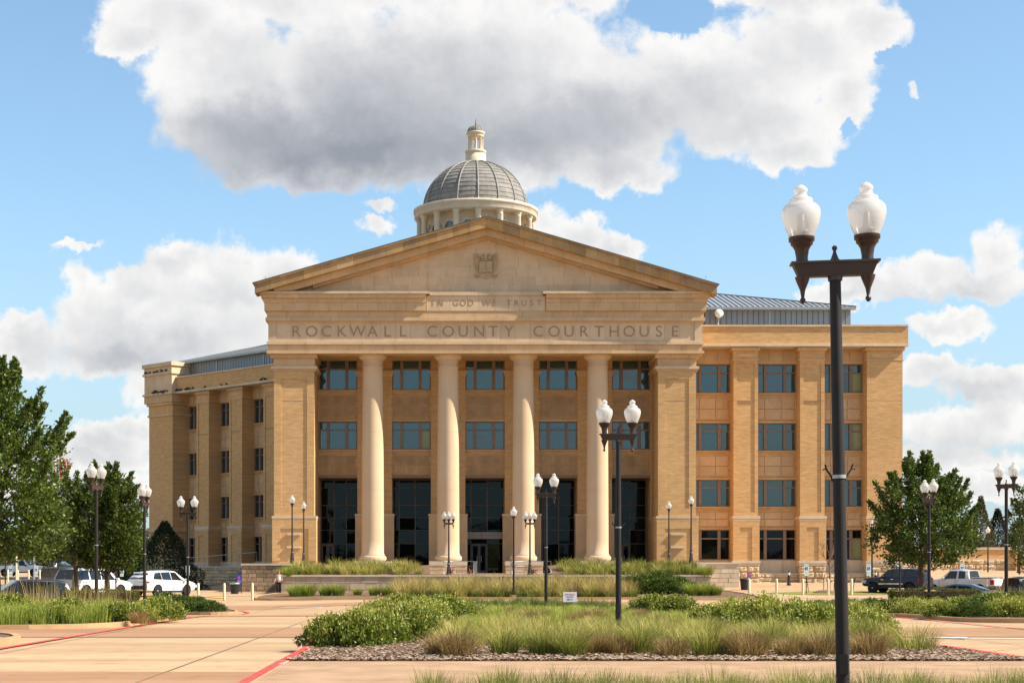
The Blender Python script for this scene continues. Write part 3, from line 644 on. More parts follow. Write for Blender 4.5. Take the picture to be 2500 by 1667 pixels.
def spandrel(F, u0, u1, z0, z1, d, key=False, base=BRICK, band=STONE2):
    k = MB(); k.box(u0, u1, d+.05, d+.5, z0, z1, F); k = k.build('spandrel', base, ch)
    piece('sill', band, k, u0+.01, u1-.01, d-.08, d+.3, z1-.10, z1-.001, F); piece('lintel', band, k, u0+.01, u1-.01, d-.06, d+.3, z0+.001, z0+.12, F)
    za, zb = z0+.26, z1-.42; ua, ub = u0+.18, u1-.18; ws = (.29, .42, .29) if key else (.2, .45, .35)
    a = ua
    for f in ws:
        b = a+(ub-ua)*f
        for j in range(2):
            q = za+(zb-za)*j/2; r = za+(zb-za)*(j+1)/2
            if key: o = piece('key_panel', None, k, a+.03, b-.03, d-.0, d+.08, q+.03, r-.03, F, me=KEYM)
            else: piece('spandrel_panel', band, k, a+.025, b-.025, d+.0, d+.051, q+.025, r-.025, F)
        a = b
for a, b in bays:
    a, b = X(a, YW), X(b, YW)
    window(FW, a+.001, b-.001, ZW(951.5), ZW(878), .30); spandrel(FW, a, b, ZW(1028), ZW(951.5), .12, True)
    window(FW, a+.001, b-.001, ZW(1097), ZW(1028), .30, curtain=((2, 0),) if abs(a-X(957, YW)) < .1 else ()); spandrel(FW, a, b, ZW(1166.5), ZW(1097), .12, True)
    k = MB(); k.box(a, b, YW+.3, YW+.6, ZW(878), ZW(862)); k.build('lintel', STONE2, ch)
# soffit, porch floor, entrance glazing
k = MB(); k.box(x0+.3, x1-.3, YP+.605, YW+.3, ZP(861)-.04, ZP(858)); k.build('soffit', STONE2, ch)
k = MB(); k.box(wl, wr, YW+.02, YW+3.9, ZW(1166.5)-.0, ZW(1160)); k.build('recess_ceiling', TAUPE, ch)
FL = 1.55
k = MB(); k.box(-10.5, 18.7, 121.5, YW+8, 0, FL); k.box(-14.5, -10.5, 128.25, YW+8, 0, FL); k.box(18.7, 20.4, 128.25, YW+8, 0, FL); k.build('terrace', CONC, ch)
YG = YW+3.2; FG = Fr(0, YG, 0)
for bi, (a, b) in enumerate(bays):
    a, b = X(a, YW)-.0, X(b, YW)+.0; top = ZW(1166.5); k = MB(); ro = [FL, FL+2.4, FL+3.5, FL+4.5, FL+5.5, FL+6.9, top]
    vs_ = [a, a+(b-a)*.16, a+(b-a)*.58, b] if bi not in (0,) else [a, a+(b-a)*.34, a+(b-a)*.66, b]
    for z in ro[1:]: k.box(a, b, YG-.06, YG+.06, z-.045, z+.0)
    for v in vs_: k.box(v-.04, v+.04, YG-.08, YG+.02, FL, top)
    k = k.build('glazed_screen', BRONZE, ch)
    for i in range(3):
        for j in range(6):
            if j == 0 and bi in (0, 2, 4) and i == (0 if bi == 0 else 1): continue
            o = piece('pane', GLASSD, k, vs_[i]+.04, vs_[i+1]-.04, YG-.01, YG+.005, ro[j], ro[j+1]-.045); o.rotation_euler = (random.uniform(-.012, .018), 0, random.uniform(-.012, .012))
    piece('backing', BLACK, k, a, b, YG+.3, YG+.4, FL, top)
    if bi in (0, 2, 4):
        i = 0 if bi == 0 else 1; da, db = vs_[i]+.04, vs_[i+1]-.04
        dr = MB()
        for (q, r) in ((da, (da+db)/2), ((da+db)/2, db)):
            dr.box(q, q+.11, YG-.12, YG-.02, FL, FL+2.35); dr.box(r-.11, r, YG-.12, YG-.02, FL, FL+2.35); dr.box(q+.11, r-.11, YG-.12, YG-.02, FL+2.2, FL+2.35); dr.box(q+.11, r-.11, YG-.12, YG-.02, FL, FL+.22)
        dr = dr.build('door', TAUPE if bi != 2 else mat('door_frame_grey', (.16, .15, .145), .5, .4), ch)
        for (q, r) in ((da, (da+db)/2), ((da+db)/2, db)):
            piece('pane', GLASSD, dr, q+.11, r-.11, YG-.08, YG-.06, FL+.22, FL+2.2)
            piece('handle', STEEL, dr, (r-.18 if q == da else q+.15), (r-.15 if q == da else q+.18), YG-.2, YG-.12, FL+.9, FL+1.4)
    if bi == 2:
        k2 = MB(); k2.box(a+.02, b-.02, YG-1.0, YG-.1, FL+2.75, FL+3.3); k2 = k2.build('door_canopy', mat('canopy_panel', (.42, .36, .32), .5, .4, var=(.38, .33, .29), vs=2), ch)
        for v in (a+(b-a)*.42,): piece('panel_joint', BLACK, k2, v-.015, v+.015, YG-1.01, YG-.98, FL+2.75, FL+3.3)
# corner piers
def pier(px0, px1, F=ID, Yf=YP+.4):
    a, b = X(px0, Yf), X(px1, Yf); zf = lambda py: Z(py, Yf); y0_ = Yf; y1_ = YW+.2
    k = MB(); k.box(a, b, y0_+.001, y1_, zf(1259), zf(863)); k = k.build('corner_pier', BRICK, ch)
    piece('pier_base', BRICK, k, a-.12, b+.17, y0_-.15, y1_-.1, FL-.3, zf(1271))
    piece('base_ledge', STONE, k, a-.15, b+.2, y0_-.2, y1_, zf(1265), zf(1259)); piece('base_ledge', STONE2, k, a-.13, b+.18, y0_-.17, y1_, zf(1271), zf(1265)-.001)
    piece('capital_band', STONE2, k, a-.22, b+.22, y0_-.2, y1_, zf(874.5), zf(864.5)); piece('capital_neck', STONE2, k, a-.03, b+.03, y0_-.03, y1_, zf(894), zf(874.7))
    piece('capital_band', STONE, k, a-.22, b+.22, y0_-.2, y1_, zf(901), zf(894.2)); piece('capital_band', STONE2, k, a-.12, b+.12, y0_-.1, y1_, zf(906), zf(901.2))
    # raised border strips leave a recessed panel
    w = b-a
    for (ua, ub, za, zb) in ((a+.001, a+.55, 1240, 925), (b-.55, b-.001, 1240, 925), (a+.001, b-.001, 925, 906.2), (a+.001, b-.001, 1259, 1240)):
        piece('panel_border', BRICK, k, ua, ub, y0_-.06, y0_+.05, zf(za), zf(zb))
    piece('joint', LETTER, k, a, b, y0_-.062, y0_-.05, zf(970.6), zf(970))
    ba, bb = a-.12, b+.17
    for (ua, ub, za, zb) in ((ba+.001, ba+.62, 1368, 1290), (bb-.6, bb-.001, 1368, 1290), (ba+.001, bb-.001, 1290, 1271.3)):
        piece('panel_border', BRICK, k, ua, ub, y0_-.21, y0_-.1, zf(za), zf(zb))
    m = (a+b)/2
    for zc in (1303.5, 1335): piece('plaque_bar', STONEP, k, m-.52, m+.52, y0_-.36, y0_-.1, zf(zc+2.6), zf(zc-2.6))
    piece('plaque', BRICK, k, m-.50, m+.50, y0_-.19, y0_-.12, zf(1332), zf(1306))
pier(669, 767); pier(1606.5, 1699)
# columns on plinths
for cpx in cols_px:
    Yc = YP+1.35; cx = X(cpx, Yc); r0 = 54.6/2*Yc/K; r1 = 49/2*Yc/K; zb_, zt_ = Z(1355.7, Yc), Z(898, Yc); k = MB(); n = 14
    prof = [(r0*1.06, zb_), (r0*1.06, zb_+.1), (r0, zb_+.16)]
    for i in range(1, n+1):
        t = i/n; prof.append((r0-(r0-r1)*(t**1.7), zb_+.16+(zt_-zb_-.16)*t))
    prof += [(r1+.04, zt_+.03), (r1+.04, zt_+.08), (r1, zt_+.1), (r1, Z(882, Yc))]
    k.lathe(prof, 40, (cx, Yc)); k = k.build('column', COLST, ch)
    cap = MB(); zc = Z(882, Yc); zt2 = Z(863.5, Yc)
    cap.lathe([(r1, zc), (r1+.05, zc+.04), (r1+.12, zc+.08), (r1+.27, zc+.22), (r1+.32, zc+.34), (r1+.33, zt2-.04), (r1+.31, zt2)], 40, (cx, Yc)); cap.build('capital', COLST, k)
    bs = MB(); zz = Z(1369.5, Yc); R_ = 67.5/2*Yc/K; h = (zb_-zz)
    bs.lathe([(R_-.12, zz)]+[(R_-.16+.16*math.sin(math.pi*i/8), zz+h*(.5-.5*math.cos(math.pi*i/8))) for i in range(1, 9)]+[(r0*1.06, zb_+.01)], 40, (cx, Yc)); bs.build('torus_base', COLST, k)
    for j in range(1, 5): piece  # drum joints are modelled in the profile below
    jt = MB()
    for zj in (Z(1056, Yc), Z(1196, Yc)): jt.lathe([(r0-(r0-r1)*((zj-zb_)/(zt_-zb_))**1.7+.006, zj), (r0-(r0-r1)*((zj-zb_)/(zt_-zb_))**1.7+.006, zj+.02)], 40, (cx, Yc))
    jt.build('drum_joint', STONE2, k)
    pw = 92/2*Yc/K; pl = MB(); pl.box(cx-pw+.02, cx+pw-.02, Yc-1.35, Yc+1.2, .3, Z(1381, Yc)); pl = pl.build('plinth', ROCK, ch)
    piece('plinth_cap', STONEP, pl, cx-pw, cx+pw, Yc-1.5, Yc+1.3, Z(1379, Yc)-.02, zz-.001)
    PLN = (cx, pw)
    for r_ in range(2):
        za = FL-.15+r_*.42; cu = [-pw+.02]+sorted(random.uniform(-pw*.6, pw*.7) for _ in range(2))+[pw-.02]
        for a, b in zip(cu, cu[1:]): piece('rough_stone', ROCK, pl, cx+a+.015, cx+b-.015, Yc-1.46, Yc-1.32, za+.01, za+.40)

# ---- rough stones
def rough_mesh(seed):
    r = random.Random(seed); k = MB(); nx_, nz_ = 6, 4; vs = []
    for j in range(nz_+1):
        for i in range(nx_+1):
            e_ = i in (0, nx_) or j in (0, nz_); vs.append((-.5+i/nx_, -.36 if e_ else -.38-r.uniform(.02, .22), -.5+j/nz_))
    n = len(vs); vs += [(-.5, .5, -.5), (.5, .5, -.5), (.5, .5, .5), (-.5, .5, .5)]
    fs = [(j*(nx_+1)+i, j*(nx_+1)+i+1, (j+1)*(nx_+1)+i+1, (j+1)*(nx_+1)+i) for j in range(nz_) for i in range(nx_)]
    fs += [(n, 0+0, nz_*(nx_+1), n+3)[::-1], (nx_, n+1, n+2, nz_*(nx_+1)+nx_), (n+3, nz_*(nx_+1), nz_*(nx_+1)+nx_, n+2)[::-1], (n, n+1, nx_, 0)]
    k.add(vs, fs); return k.mesh('rough_stone', ROCK)
ROUGH = [rough_mesh(i) for i in range(6)]
def rough_wall(F, u0, u1, d, z0, z1, parent, h=.42, wl_=.85, depth=.3):
    nr = max(1, round((z1-z0)/h))
    for j in range(nr):
        za = z0+(z1-z0)*j/nr; zb = z0+(z1-z0)*(j+1)/nr; u = u0
        while u < u1-.05:
            w = wl_*random.uniform(.55, 1.5); w = min(w, u1-u)
            if u1-u-w < .3: w = u1-u
            piece('rough_stone', ROCK, parent, u+.012, u+w-.012, d-.14, d+depth, za+.012, zb-.012, F, me=random.choice(ROUGH)); u += w
def ashlar_wall(F, u0, u1, d, z0, z1, parent, m, h=.33, wl_=.95, rough=.02):
    nr = max(1, round((z1-z0)/h))
    for j in range(nr):
        za = z0+(z1-z0)*j/nr; zb = z0+(z1-z0)*(j+1)/nr; u = u0-(wl_*.5 if j % 2 else 0)
        while u < u1-.05:
            w = wl_*random.uniform(.8, 1.25); a = max(u, u0); b = min(u+w, u1)
            if u1-b < .25: b = u1; w = u1-u
            if b-a > .05: piece('wall_stone', m, parent, a+.017, b-.017, d-random.uniform(0, rough), d+.25, za+.016, zb-.016, F)
            u += w
# ---- wings
ZR = lambda py: Z(py, 132.0)
WR = [(883.6, 955), (1028.6, 1097), (1168, 1235), (1291, 1366)]
def wing(F, piers, bays_, u_lo, u_hi, gz_, rows=WR, curt={}):
    for (a, b) in piers:
        wing_pier2(F, a, b, gz_)
    for bi, (a, b) in enumerate(bays_):
        D_ = 1.35
        k = MB(); k.box(a, b, D_-.12, D_+.5, ZR(883.6), ZR(847), F); k = k.build('wall_head', STONE2, ch)
        n = 3
        for i in range(n): piece('head_panel', STONE2, k, a+(b-a)*i/n+.03, a+(b-a)*(i+1)/n-.03, D_-.17, D_-.11, ZR(878), ZR(852), F)
        for ri, (p0, p1) in enumerate(rows):
            window(F, a+.001, b-.001, ZR(p1), ZR(p0), D_+.18, gl=GLASS if ri < 3 else GLASSD, sub=(.2, .42, .22), curtain=curt.get((bi, ri), ()))
        for (p0, p1) in ((955, 1028.6), (1097, 1168), (1235, 1291)): spandrel(F, a, b, ZR(p1), ZR(p0), D_, False)
        k = MB(); k.box(a, b, D_-.05, D_+.5, gz_-.3, ZR(1366), F); k = k.build('base_wall', STONEP, ch)
        for i in range(3): piece('base_panel', STONEP, k, a+(b-a)*i/3+.01, a+(b-a)*(i+1)/3-.01, D_-.10, D_-.04, ZR(1399), ZR(1367), F)
        piece('base_ledge', STONEP, k, a, b, .25, D_-.05, ZR(1401.5), ZR(1399), F)
        rough_wall(F, a+.02, b-.02, .36, gz_-.1, ZR(1401.5), k, h=.3)
    k = MB(); k.box(u_lo, u_hi, -.38, 3.0, ZR(840), ZR(799), F); k = k.build('parapet', BRICK, ch)
    n = int((u_hi-u_lo)/2.6)
    for i in range(n): a = u_lo+(u_hi-u_lo)*i/n; b = u_lo+(u_hi-u_lo)*(i+1)/n; piece('coping_stone', STONEP, k, a+.006, b-.006, -.48, 3.0, ZR(799), ZR(795), F); piece('cornice_stone', STONEP, k, a+.006, b-.006, -.56, 3.0, ZR(847), ZR(840.5), F)
    k = MB(); k.box(u_lo, u_hi, 1.9, 12, gz_-.5, ZR(799)-.05, F); k.build('wing_block', BRICK, ch)
def wing_pier2(F, u0, u1, gz_):
    k = MB(); k.box(u0, u1, .001, 1.9, ZR(1259), ZR(847), F); k = k.build('wall_pier', BRICK, ch)
    piece('pier_base', BRICK, k, u0-.06, u1+.1, -.12, 1.4, ZR(1368), ZR(1272), F)
    piece('base_ledge', STONEP, k, u0-.1, u1+.14, -.22, 1.4, ZR(1266), ZR(1259), F); piece('base_ledge', STONE2, k, u0-.08, u1+.12, -.2, 1.4, ZR(1272), ZR(1266), F)
    piece('capital_band', STONE2, k, u0-.16, u1+.16, -.16, 1.4, ZR(856), ZR(848), F); piece('capital_neck', BRICK, k, u0-.02, u1+.02, -.03, 1.4, ZR(877), ZR(856.2), F)
    piece('capital_band', STONE2, k, u0-.07, u1+.07, -.09, 1.4, ZR(880), ZR(877.2), F); piece('neck_inset', STONE2, k, u0+.4, u1-.4, -.05, .0, ZR(870), ZR(864), F)
    for (a, b, za, zb) in ((u0+.001, u0+.28, 1250, 886), (u1-.28, u1-.001, 1250, 886), (u0+.001, u1-.001, 886, 880.2), (u0+.001, u1-.001, 1259, 1250)):
        piece('panel_border', BRICK, k, a, b, -.06, .05, ZR(za), ZR(zb), F)
    for (a, b, za, zb) in ((u0-.05, u0+.5, 1368, 1287), (u1-.5, u1+.09, 1368, 1287), (u0-.05, u1+.09, 1287, 1272.2)):
        piece('panel_border', BRICK, k, a, b, -.19, -.1, ZR(za), ZR(zb), F)
    if u1-u0 > 2.5: piece('brick_face', BRICK, k, u0+.27, u1-.27, -.062, .05, ZR(1251), ZR(885), F); piece('brick_face', BRICK, k, u0+.49, u1-.49, -.188, -.1, ZR(1368), ZR(1286), F)
    piece('joint', LETTER, k, u0+.002, u1-.002, -.066, .01, ZR(978.5), ZR(978), F)
    piece('plinth_ledge', STONEP, k, u0-.12, u1+.16, -.24, 1.4, ZR(1374), ZR(1368), F); piece('plinth_stone', STONEP, k, u0-.07, u1+.11, -.18, 1.4, ZR(1381), ZR(1374), F)
    pc = MB(); pc.box(u0-.02, u1+.04, -.02, 1.4, gz_-.5, ZR(1381), F); pc = pc.build('plinth', ROCK, ch)
    rough_wall(F, u0-.05, u1+.09, -.06, gz_-.1, ZR(1381), pc, h=.44)
FR_ = Fr(0, 132.0, 0); XR = lambda px: X(px, 132.0)
pr = [(XR(1790.5), XR(1850.5)), (XR(1953), XR(2013)), (XR(2116.5), XR(2203))]
by = [(XR(1690), XR(1790.5)), (XR(1850.5), XR(1953)), (XR(2013), XR(2116.5))]
wing(FR_, pr, by, XR(1690), XR(2214), .78, curt={(2, 1): ((2, 0), (2, 1)), (2, 3): ((2, 0),), (2, 0): ((2, 0),)})
k = MB(); k.box(XR(2203)-1, XR(2203)-.05, 1.9+132, 170, .4, ZR(799)-.1); k.build('end_wall', BRICK, ch)
OL = Vector((-20.96-.99, 164-.99)); FLW = Fr(OL.x, OL.y, R(-45))
pl_ = [(-3.1, -1.1), (2.1, 4.1), (7.3, 9.3)]
bl_ = [(-6.3, -3.1), (-1.1, 2.1), (4.1, 7.3), (9.3, 12.5)]
wing(FLW, pl_, bl_, -6.4, 15.5, .45)
# left end pier with its tall stone cap
a, b = -10.3, -6.3
k = MB(); k.box(a, b, -.6, 5, .2, 17.2, FLW); ep = k.build('end_pier', BRICK, ch)
for (z0, z1, o_, m) in ((17.2, 17.42, .12, STONE2), (17.42, 18.3, .03, BRICK), (18.3, 18.55, .2, STONE2), (18.55, 19.3, .36, STONE2), (19.3, 19.5, .5, STONE), (19.5, 21.3, .34, STONE), (21.3, 21.55, .48, STONE), (21.55, 22.1, .36, STONE), (22.1, 22.5, .52, STONE)):
    for i in range(3):
        w = (b-a+2*o_)/3; piece('cap_stone', m, ep, a-o_+w*i+.006, a-o_+w*(i+1)-.006, -.6-o_, 4.8, z0, z1-.004, FLW)
piece('base_ledge', STONE2, ep, a-.15, b+.15, -.8, 4.9, ZR(1272), ZR(1259), FLW); piece('plinth_ledge', STONEP, ep, a-.2, b+.2, -.85, 4.9, ZR(1374), ZR(1368), FLW)
# shaded split-face wall and ramp in front of the left wing
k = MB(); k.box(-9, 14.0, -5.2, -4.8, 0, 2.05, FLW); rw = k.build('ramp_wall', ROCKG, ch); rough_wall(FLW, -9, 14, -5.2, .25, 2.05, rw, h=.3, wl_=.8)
piece('wall_coping', STONEP, rw, -9, 14, -5.35, -4.75, 2.05, 2.15, FLW)
k = MB(); k.box(-9, 14, -4.8, 1.2, 0, 1.6, FLW); k.build('ramp', CONC, ch)
k = MB(); p0 = FLW.w(-8, -5.0, 2.5); p1 = FLW.w(12.5, -5.0, 3.4); k.tube([p0, p1], .03, 6)
for t in np.linspace(0, 1, 9): q = Vector(p0).lerp(Vector(p1), t); k.tube([q, (q.x, q.y, 2.1)], .025, 5)
k.build('handrail', STEEL, ch)
# ---- clerestory and seam roofs
def seam_roof(F, u_lo, u_hi, hip, eave_d=.8, ze=22.6, run=13.0, sl=.27, zb=None):
    wd = eave_d+.55; zb = ZR(799)
    k = MB(); k.box(u_lo, u_hi, wd+.04, wd+9, zb-.2, ze-.15, F); cw = k.build('clerestory', SEAM, ch)
    n = int((u_hi-u_lo)/.42); s = (u_hi-u_lo)/n
    for i in range(n): piece('wall_panel', METAL, cw, u_lo+s*i+.028, u_lo+s*(i+1)-.028, wd-.0, wd+.06, zb, ze-.2, F)
    for i in range(0, n, 17): piece('corner_post', METALR, cw, u_lo+s*i-.06, u_lo+s*i+.06, wd-.06, wd+.05, zb, ze-.2, F)
    e0 = u_lo-(.3 if hip < 0 else 0); e1 = u_hi+(.3 if hip > 0 else 0)
    k = MB(); k.box(e0, e1, eave_d-.02, eave_d+.1, ze-.2, ze, F); k.box(e0, e1, eave_d+.1, wd+.05, ze-.2, ze-.14, F); rr = k.build('seam_roof', METALR, ch)
    th = math.atan(sl); n = int((e1-e0)/.42); s = (e1-e0)/n
    for i in range(n):
        a, b = e0+s*i, e0+s*(i+1); dist = (e1-b) if hip > 0 else (a-e0); rn = min(run, dist)
        r2 = min(run, (e1-a) if hip > 0 else (b-e0))
        L0, L1 = (r2, rn) if hip > 0 else (rn, r2)
        kk = MB(); top = []
        P = [(a+.02, eave_d, ze), (b-.02, eave_d, ze), (b-.02, eave_d+L1, ze+L1*sl), (a+.02, eave_d+L0, ze+L0*sl)]
        kk.add([F.w(*p) for p in P]+[F.w(p[0], p[1], p[2]-.05) for p in P], [(0, 1, 2, 3), (7, 6, 5, 4), (0, 4, 5, 1), (1, 5, 6, 2), (2, 6, 7, 3), (3, 7, 4, 0)]); kk.build('roof_panel', METALR, rr)
        if L0 > .3:
            kk = MB(); P = [(a-.022, eave_d, ze+.01), (a+.022, eave_d, ze+.01), (a+.022, eave_d+L0, ze+L0*sl+.01), (a-.022, eave_d+L0, ze+L0*sl+.01)]
            kk.add([F.w(p[0], p[1], p[2]+.05) for p in P]+[F.w(p[0], p[1], p[2]-.07) for p in P], [(0, 1, 2, 3), (7, 6, 5, 4), (0, 4, 5, 1), (1, 5, 6, 2), (2, 6, 7, 3), (3, 7, 4, 0)]); kk.build('seam', SEAM, rr)
    # hip end slope
    he = e1 if hip > 0 else e0; sgn = -1 if hip > 0 else 1
    kk = MB(); P = [(he, eave_d, ze), (he+sgn*run, eave_d+run, ze+run*sl), (he+sgn*run, eave_d+run+4, ze+run*sl), (he, eave_d+2*run+4, ze)]
    kk.add([F.w(*p) for p in P]+[F.w(p[0], p[1], p[2]-.06) for p in P], [(0, 1, 2, 3), (7, 6, 5, 4), (0, 4, 5, 1), (1, 5, 6, 2), (2, 6, 7, 3), (3, 7, 4, 0)]); kk.build('hip_slope', METALR, rr)
    k = MB(); k.tube([F.w(he, eave_d, ze+.03), F.w(he+sgn*run, eave_d+run, ze+run*sl+.03)], .05, 5); k.build('hip_ridge', SEAM, rr)
    return rr
seam_roof(FR_, XR(1660), XR(2087), 1)
seam_roof(FLW, -8.6, 14, -1, eave_d=.6)
# ---- dome
YD = 165.0; dx = X(1161.3, YD); ZD = lambda z5: EYE+(1112-z5/4.611)*YD/K
k = MB(); k.lathe([(4.7, 25), (4.7, 36.2)], 48, (dx, YD)); drum = k.build('drum', DRUMST, ch)
k = MB(); k.lathe([(6.3, 26), (6.3, 31.2), (6.1, 31.4)], 48, (dx, YD)); k.build('drum_base', DRUMST, drum)
zc0, zc1 = 36.15, 37.0
cyn = MB(); cyn.lathe([(5.0, zc0-.0), (5.95, zc0), (6.0, zc0+.12), (6.03, zc0+.55), (6.12, zc0+.6), (6.12, zc1), (5.2, zc1+.05)], 64, (dx, YD)); cyn = cyn.build('drum_cornice', DRUMST, ch)
for i in range(16):
    a = R(-90+22.5*i+1.5+11.25); k = MB(); f = Fr(dx, YD, a); k.box(6.11, 6.135, -.012, .012, zc0+.12, zc1-.01, f); k.build('cornice_joint', STONE2, cyn)
colm = None
for i in range(16):
    a = R(-90+22.5*i+1.5); c = (dx+5.5*math.cos(a), YD+5.5*math.sin(a))
    k = MB(); k.lathe([(.34, 31.4), (.34, 31.6), (.305, 31.65), (.28, 35.7), (.30, 35.73), (.30, 35.78), (.28, 35.8), (.28, 35.9), (.38, 36.0), (.38, 36.14)], 18, c); k.build('drum_column', DRUMST, drum)
for i in range(16):
    a = -90+22.5*(i+.5)+1.5; F = Fr(dx, YD, R(a+90))
    # arched window: ring + glass + glazing bar
    zs = 34.7; w = .55; pts = [(-w, 32.4), (w, 32.4)]+[(w*math.cos(R(t)), zs+w*math.sin(R(t))) for t in range(0, 181, 15)]
    k = MB(); k.prism(pts, -4.76, -4.5, F); wi = k.build('arched_window', GLASS, drum)
for i in range(16):
    a = -90+22.5*(i+.5)+1.5; F = Fr(dx, YD, R(a+90)); w = .55; w2 = .72; zs = 34.7; k = MB()
    op = [(w2, 32.3)]+[(w2*math.cos(R(t)), zs+w2*math.sin(R(t))) for t in range(0, 181, 15)]+[(-w2, 32.3)]; ip = [(w, 32.3)]+[(w*math.cos(R(t)), zs+w*math.sin(R(t))) for t in range(0, 181, 15)]+[(-w, 32.3)]
    n = len(op); vs = [F.w(x, -4.86, z) for x, z in op]+[F.w(x, -4.86, z) for x, z in ip]+[F.w(x, -4.6, z) for x, z in op]+[F.w(x, -4.6, z) for x, z in ip]; fs = []
    for j in range(n-1): fs += [(j, j+1, n+j+1, n+j), (2*n+j, 2*n+j+1, j+1, j), (n+j, n+j+1, 3*n+j+1, 3*n+j)]
    k.add(vs, fs); k.box(-.025, .025, -4.8, -4.75, 32.3, zs+w-.03, F); k.box(-w+.03, w-.03, -4.8, -4.75, 34.4, 34.45, F); k.build('window_surround', DRUMST, drum)
DR, DH, DZ = 5.09, 4.75, zc1+.05
def dp(t, r=0): return ((DR+r)*math.cos(t), (DH+r)*math.sin(t)+DZ)   # radius,height
k = MB(); k.lathe([dp(math.pi/2*i/24, -.06) for i in range(24)]+[(.3, DZ+DH-.06)], 64, (dx, YD)); dome = k.build('dome', mat('slate_underlay', (.17, .16, .145), .7, .2), ch)
NC = 14
tv = [R(80)*i/NC for i in range(NC+1)]; gores = []
for c in range(NC):
    k = MB(); t0, t1 = tv[c]+.0006, tv[c+1]-.0004; ns = 4; g0 = R(22.5)/2-.006; vs = []
    for (t, rr_) in ((t0, .045), (t1, .0)):
        for i in range(ns+1):
            ga = -g0+2*g0*i/ns; r_, z_ = dp(t, rr_); vs.append((r_*math.cos(ga), r_*math.sin(ga), z_))
    for i in range(ns+1):
        ga = -g0+2*g0*i/ns; r_, z_ = dp(t0, -.05); vs.append((r_*math.cos(ga), r_*math.sin(ga), z_))
    n = ns+1; k.add(vs, [(i, i+1, n+i+1, n+i) for i in range(ns)]+[(2*n+i, 2*n+i+1, i+1, i) for i in range(ns)]); gores.append(k.mesh('slate_course', SLATE))
k = MB(); pts = [dp(R(83)*i/18, .04) for i in range(19)]; k.tube([(r_, 0, z_) for r_, z_ in pts], .085, 6); ribme = k.mesh('rib', RIBM)
for gI in range(16):
    a = R(-90+22.5*gI+1.5)
    o = obj('rib', ribme); COL.objects.unlink(o); o.location = (dx, YD, 0); o.rotation_euler = (0, 0, a); link(o, dome)
    for c in range(NC):
        o = bpy.data.objects.new('slate_course', gores[c]); o.location = (dx, YD, 0); o.rotation_euler = (0, 0, a+R(11.25)); link(o, dome)
k = MB(); L0 = 41.25
k.lathe([(1.0, L0-.1), (1.0, ZD(455)), (.95, ZD(455)+.02), (.95, ZD(440)), (1.04, ZD(435)), (1.04, ZD(415)), (.7, ZD(410))], 32, (dx, YD)); lan = k.build('lantern', DRUMST, ch)
zt0, zt1 = ZD(408), ZD(268)
for i in range(8):
    a = R(-90+45*i+1.5); k = MB(); k.lathe([(.11, zt0), (.09, zt0+.1), (.08, zt1-.1), (.11, zt1)], 10, (dx+.66*math.cos(a), YD+.66*math.sin(a))); k.build('lantern_column', DRUMST, lan)
k = MB(); k.lathe([(.5, zt1), (.76, zt1), (.8, zt1+.2), (.8, ZD(228)), (.91, ZD(222)), (.91, ZD(206)), (.78, ZD(204))], 32, (dx, YD)); k.build('lantern_cornice', DRUMST, lan)
k = MB(); k.lathe([(.80*math.cos(R(i*10)), ZD(204)+.72*math.sin(R(i*10))) for i in range(9)]+[(.03, ZD(204)+.73)], 24, (dx, YD)); k.build('lantern_cap', SLATE, lan)
for i in range(8):
    a = R(-90+45*i+1.5); k = MB(); k.tube([(dx+.82*math.cos(R(j*9))*math.cos(a), YD+.82*math.cos(R(j*9))*math.sin(a), ZD(204)+.74*math.sin(R(j*9))) for j in range(10)], .025, 5); k.build('cap_rib', RIBM, lan)
k = MB(); k.lathe([(.06, ZD(204)+.7), (.035, ZD(204)+1.0), (.008, ZD(40))], 8, (dx, YD)); k.build('spire', BLACK, lan)
# satellite dish on the roof
sdz = Z(765, 132.6)
t = thing('satellite_dish', 'white round dish antenna on a bracket before the grey rooftop screen', 'antenna', (X(1756, 132.4), 132.6, ZR(797)))
k = MB(); ax = Matrix.Translation((X(1756, 132.4), 132.5, sdz)) @ Matrix.Rotation(R(80), 4, 'X'); k.lathe([(.02, .1), (.2, .08), (.32, .02), (.36, -.04), (.34, -.02), (.2, .05), (.02, .07)], 20, axis=ax); k.build('dish', WHITEP, t)
k = MB(); k.tube([(X(1755, 132.4), 132.65, sdz-.1), (X(1754, 132.4), 132.65, ZR(797)-.05)], .04); k.tube([(X(1756, 132.4), 132.3, sdz-.25), (X(1756, 132.4), 132.05, sdz-.5)], .03); k.build('mount', STEEL, t)

# ------------------------------------------------------------------ terrace and garden walls
def wall(name, label, x0_, x1_, y0_, y1_, z0, z1, m, h, wl_, cap=True, stone=STONEP, capm=STONEP, F=ID, rough=False, face=True):
    t = thing(name, label, 'wall', F.w((x0_+x1_)/2, y0_, z0))
    k = MB(); k.box(x0_+.02, x1_-.02, y0_+.03, y1_, z0-.4, z1-.02, F); k.build('core', m, t)
    zt = z1-.14 if cap else z1
    if rough: rough_wall(F, x0_, x1_, y0_, z0-.1, zt, t, h=h, wl_=wl_)
    else: ashlar_wall(F, x0_, x1_, y0_, z0-.1, zt, t, m, h=h, wl_=wl_)
    if cap:
        n = max(1, int((x1_-x0_)/1.6)); w = (x1_-x0_+.12)/n
        for i in range(n): piece('coping_stone', capm, t, x0_-.06+w*i+.006, x0_-.06+w*(i+1)-.006, y0_-.08, y1_+.04, zt+.003, z1, F)
    return t
wall('retaining_wall', 'long low ashlar wall holding up the raised grass planter before the portico', X(686, 118), X(1735, 118), 118, 118.5, .05, Z(1402.5, 118), ROCKG if False else mat('grey_ashlar', (.50, .385, .27), .9, .2, var=(.40, .30, .21), vs=1, rnd=.12, dirt=.6, bump=.2, bs=12), .42, .95)
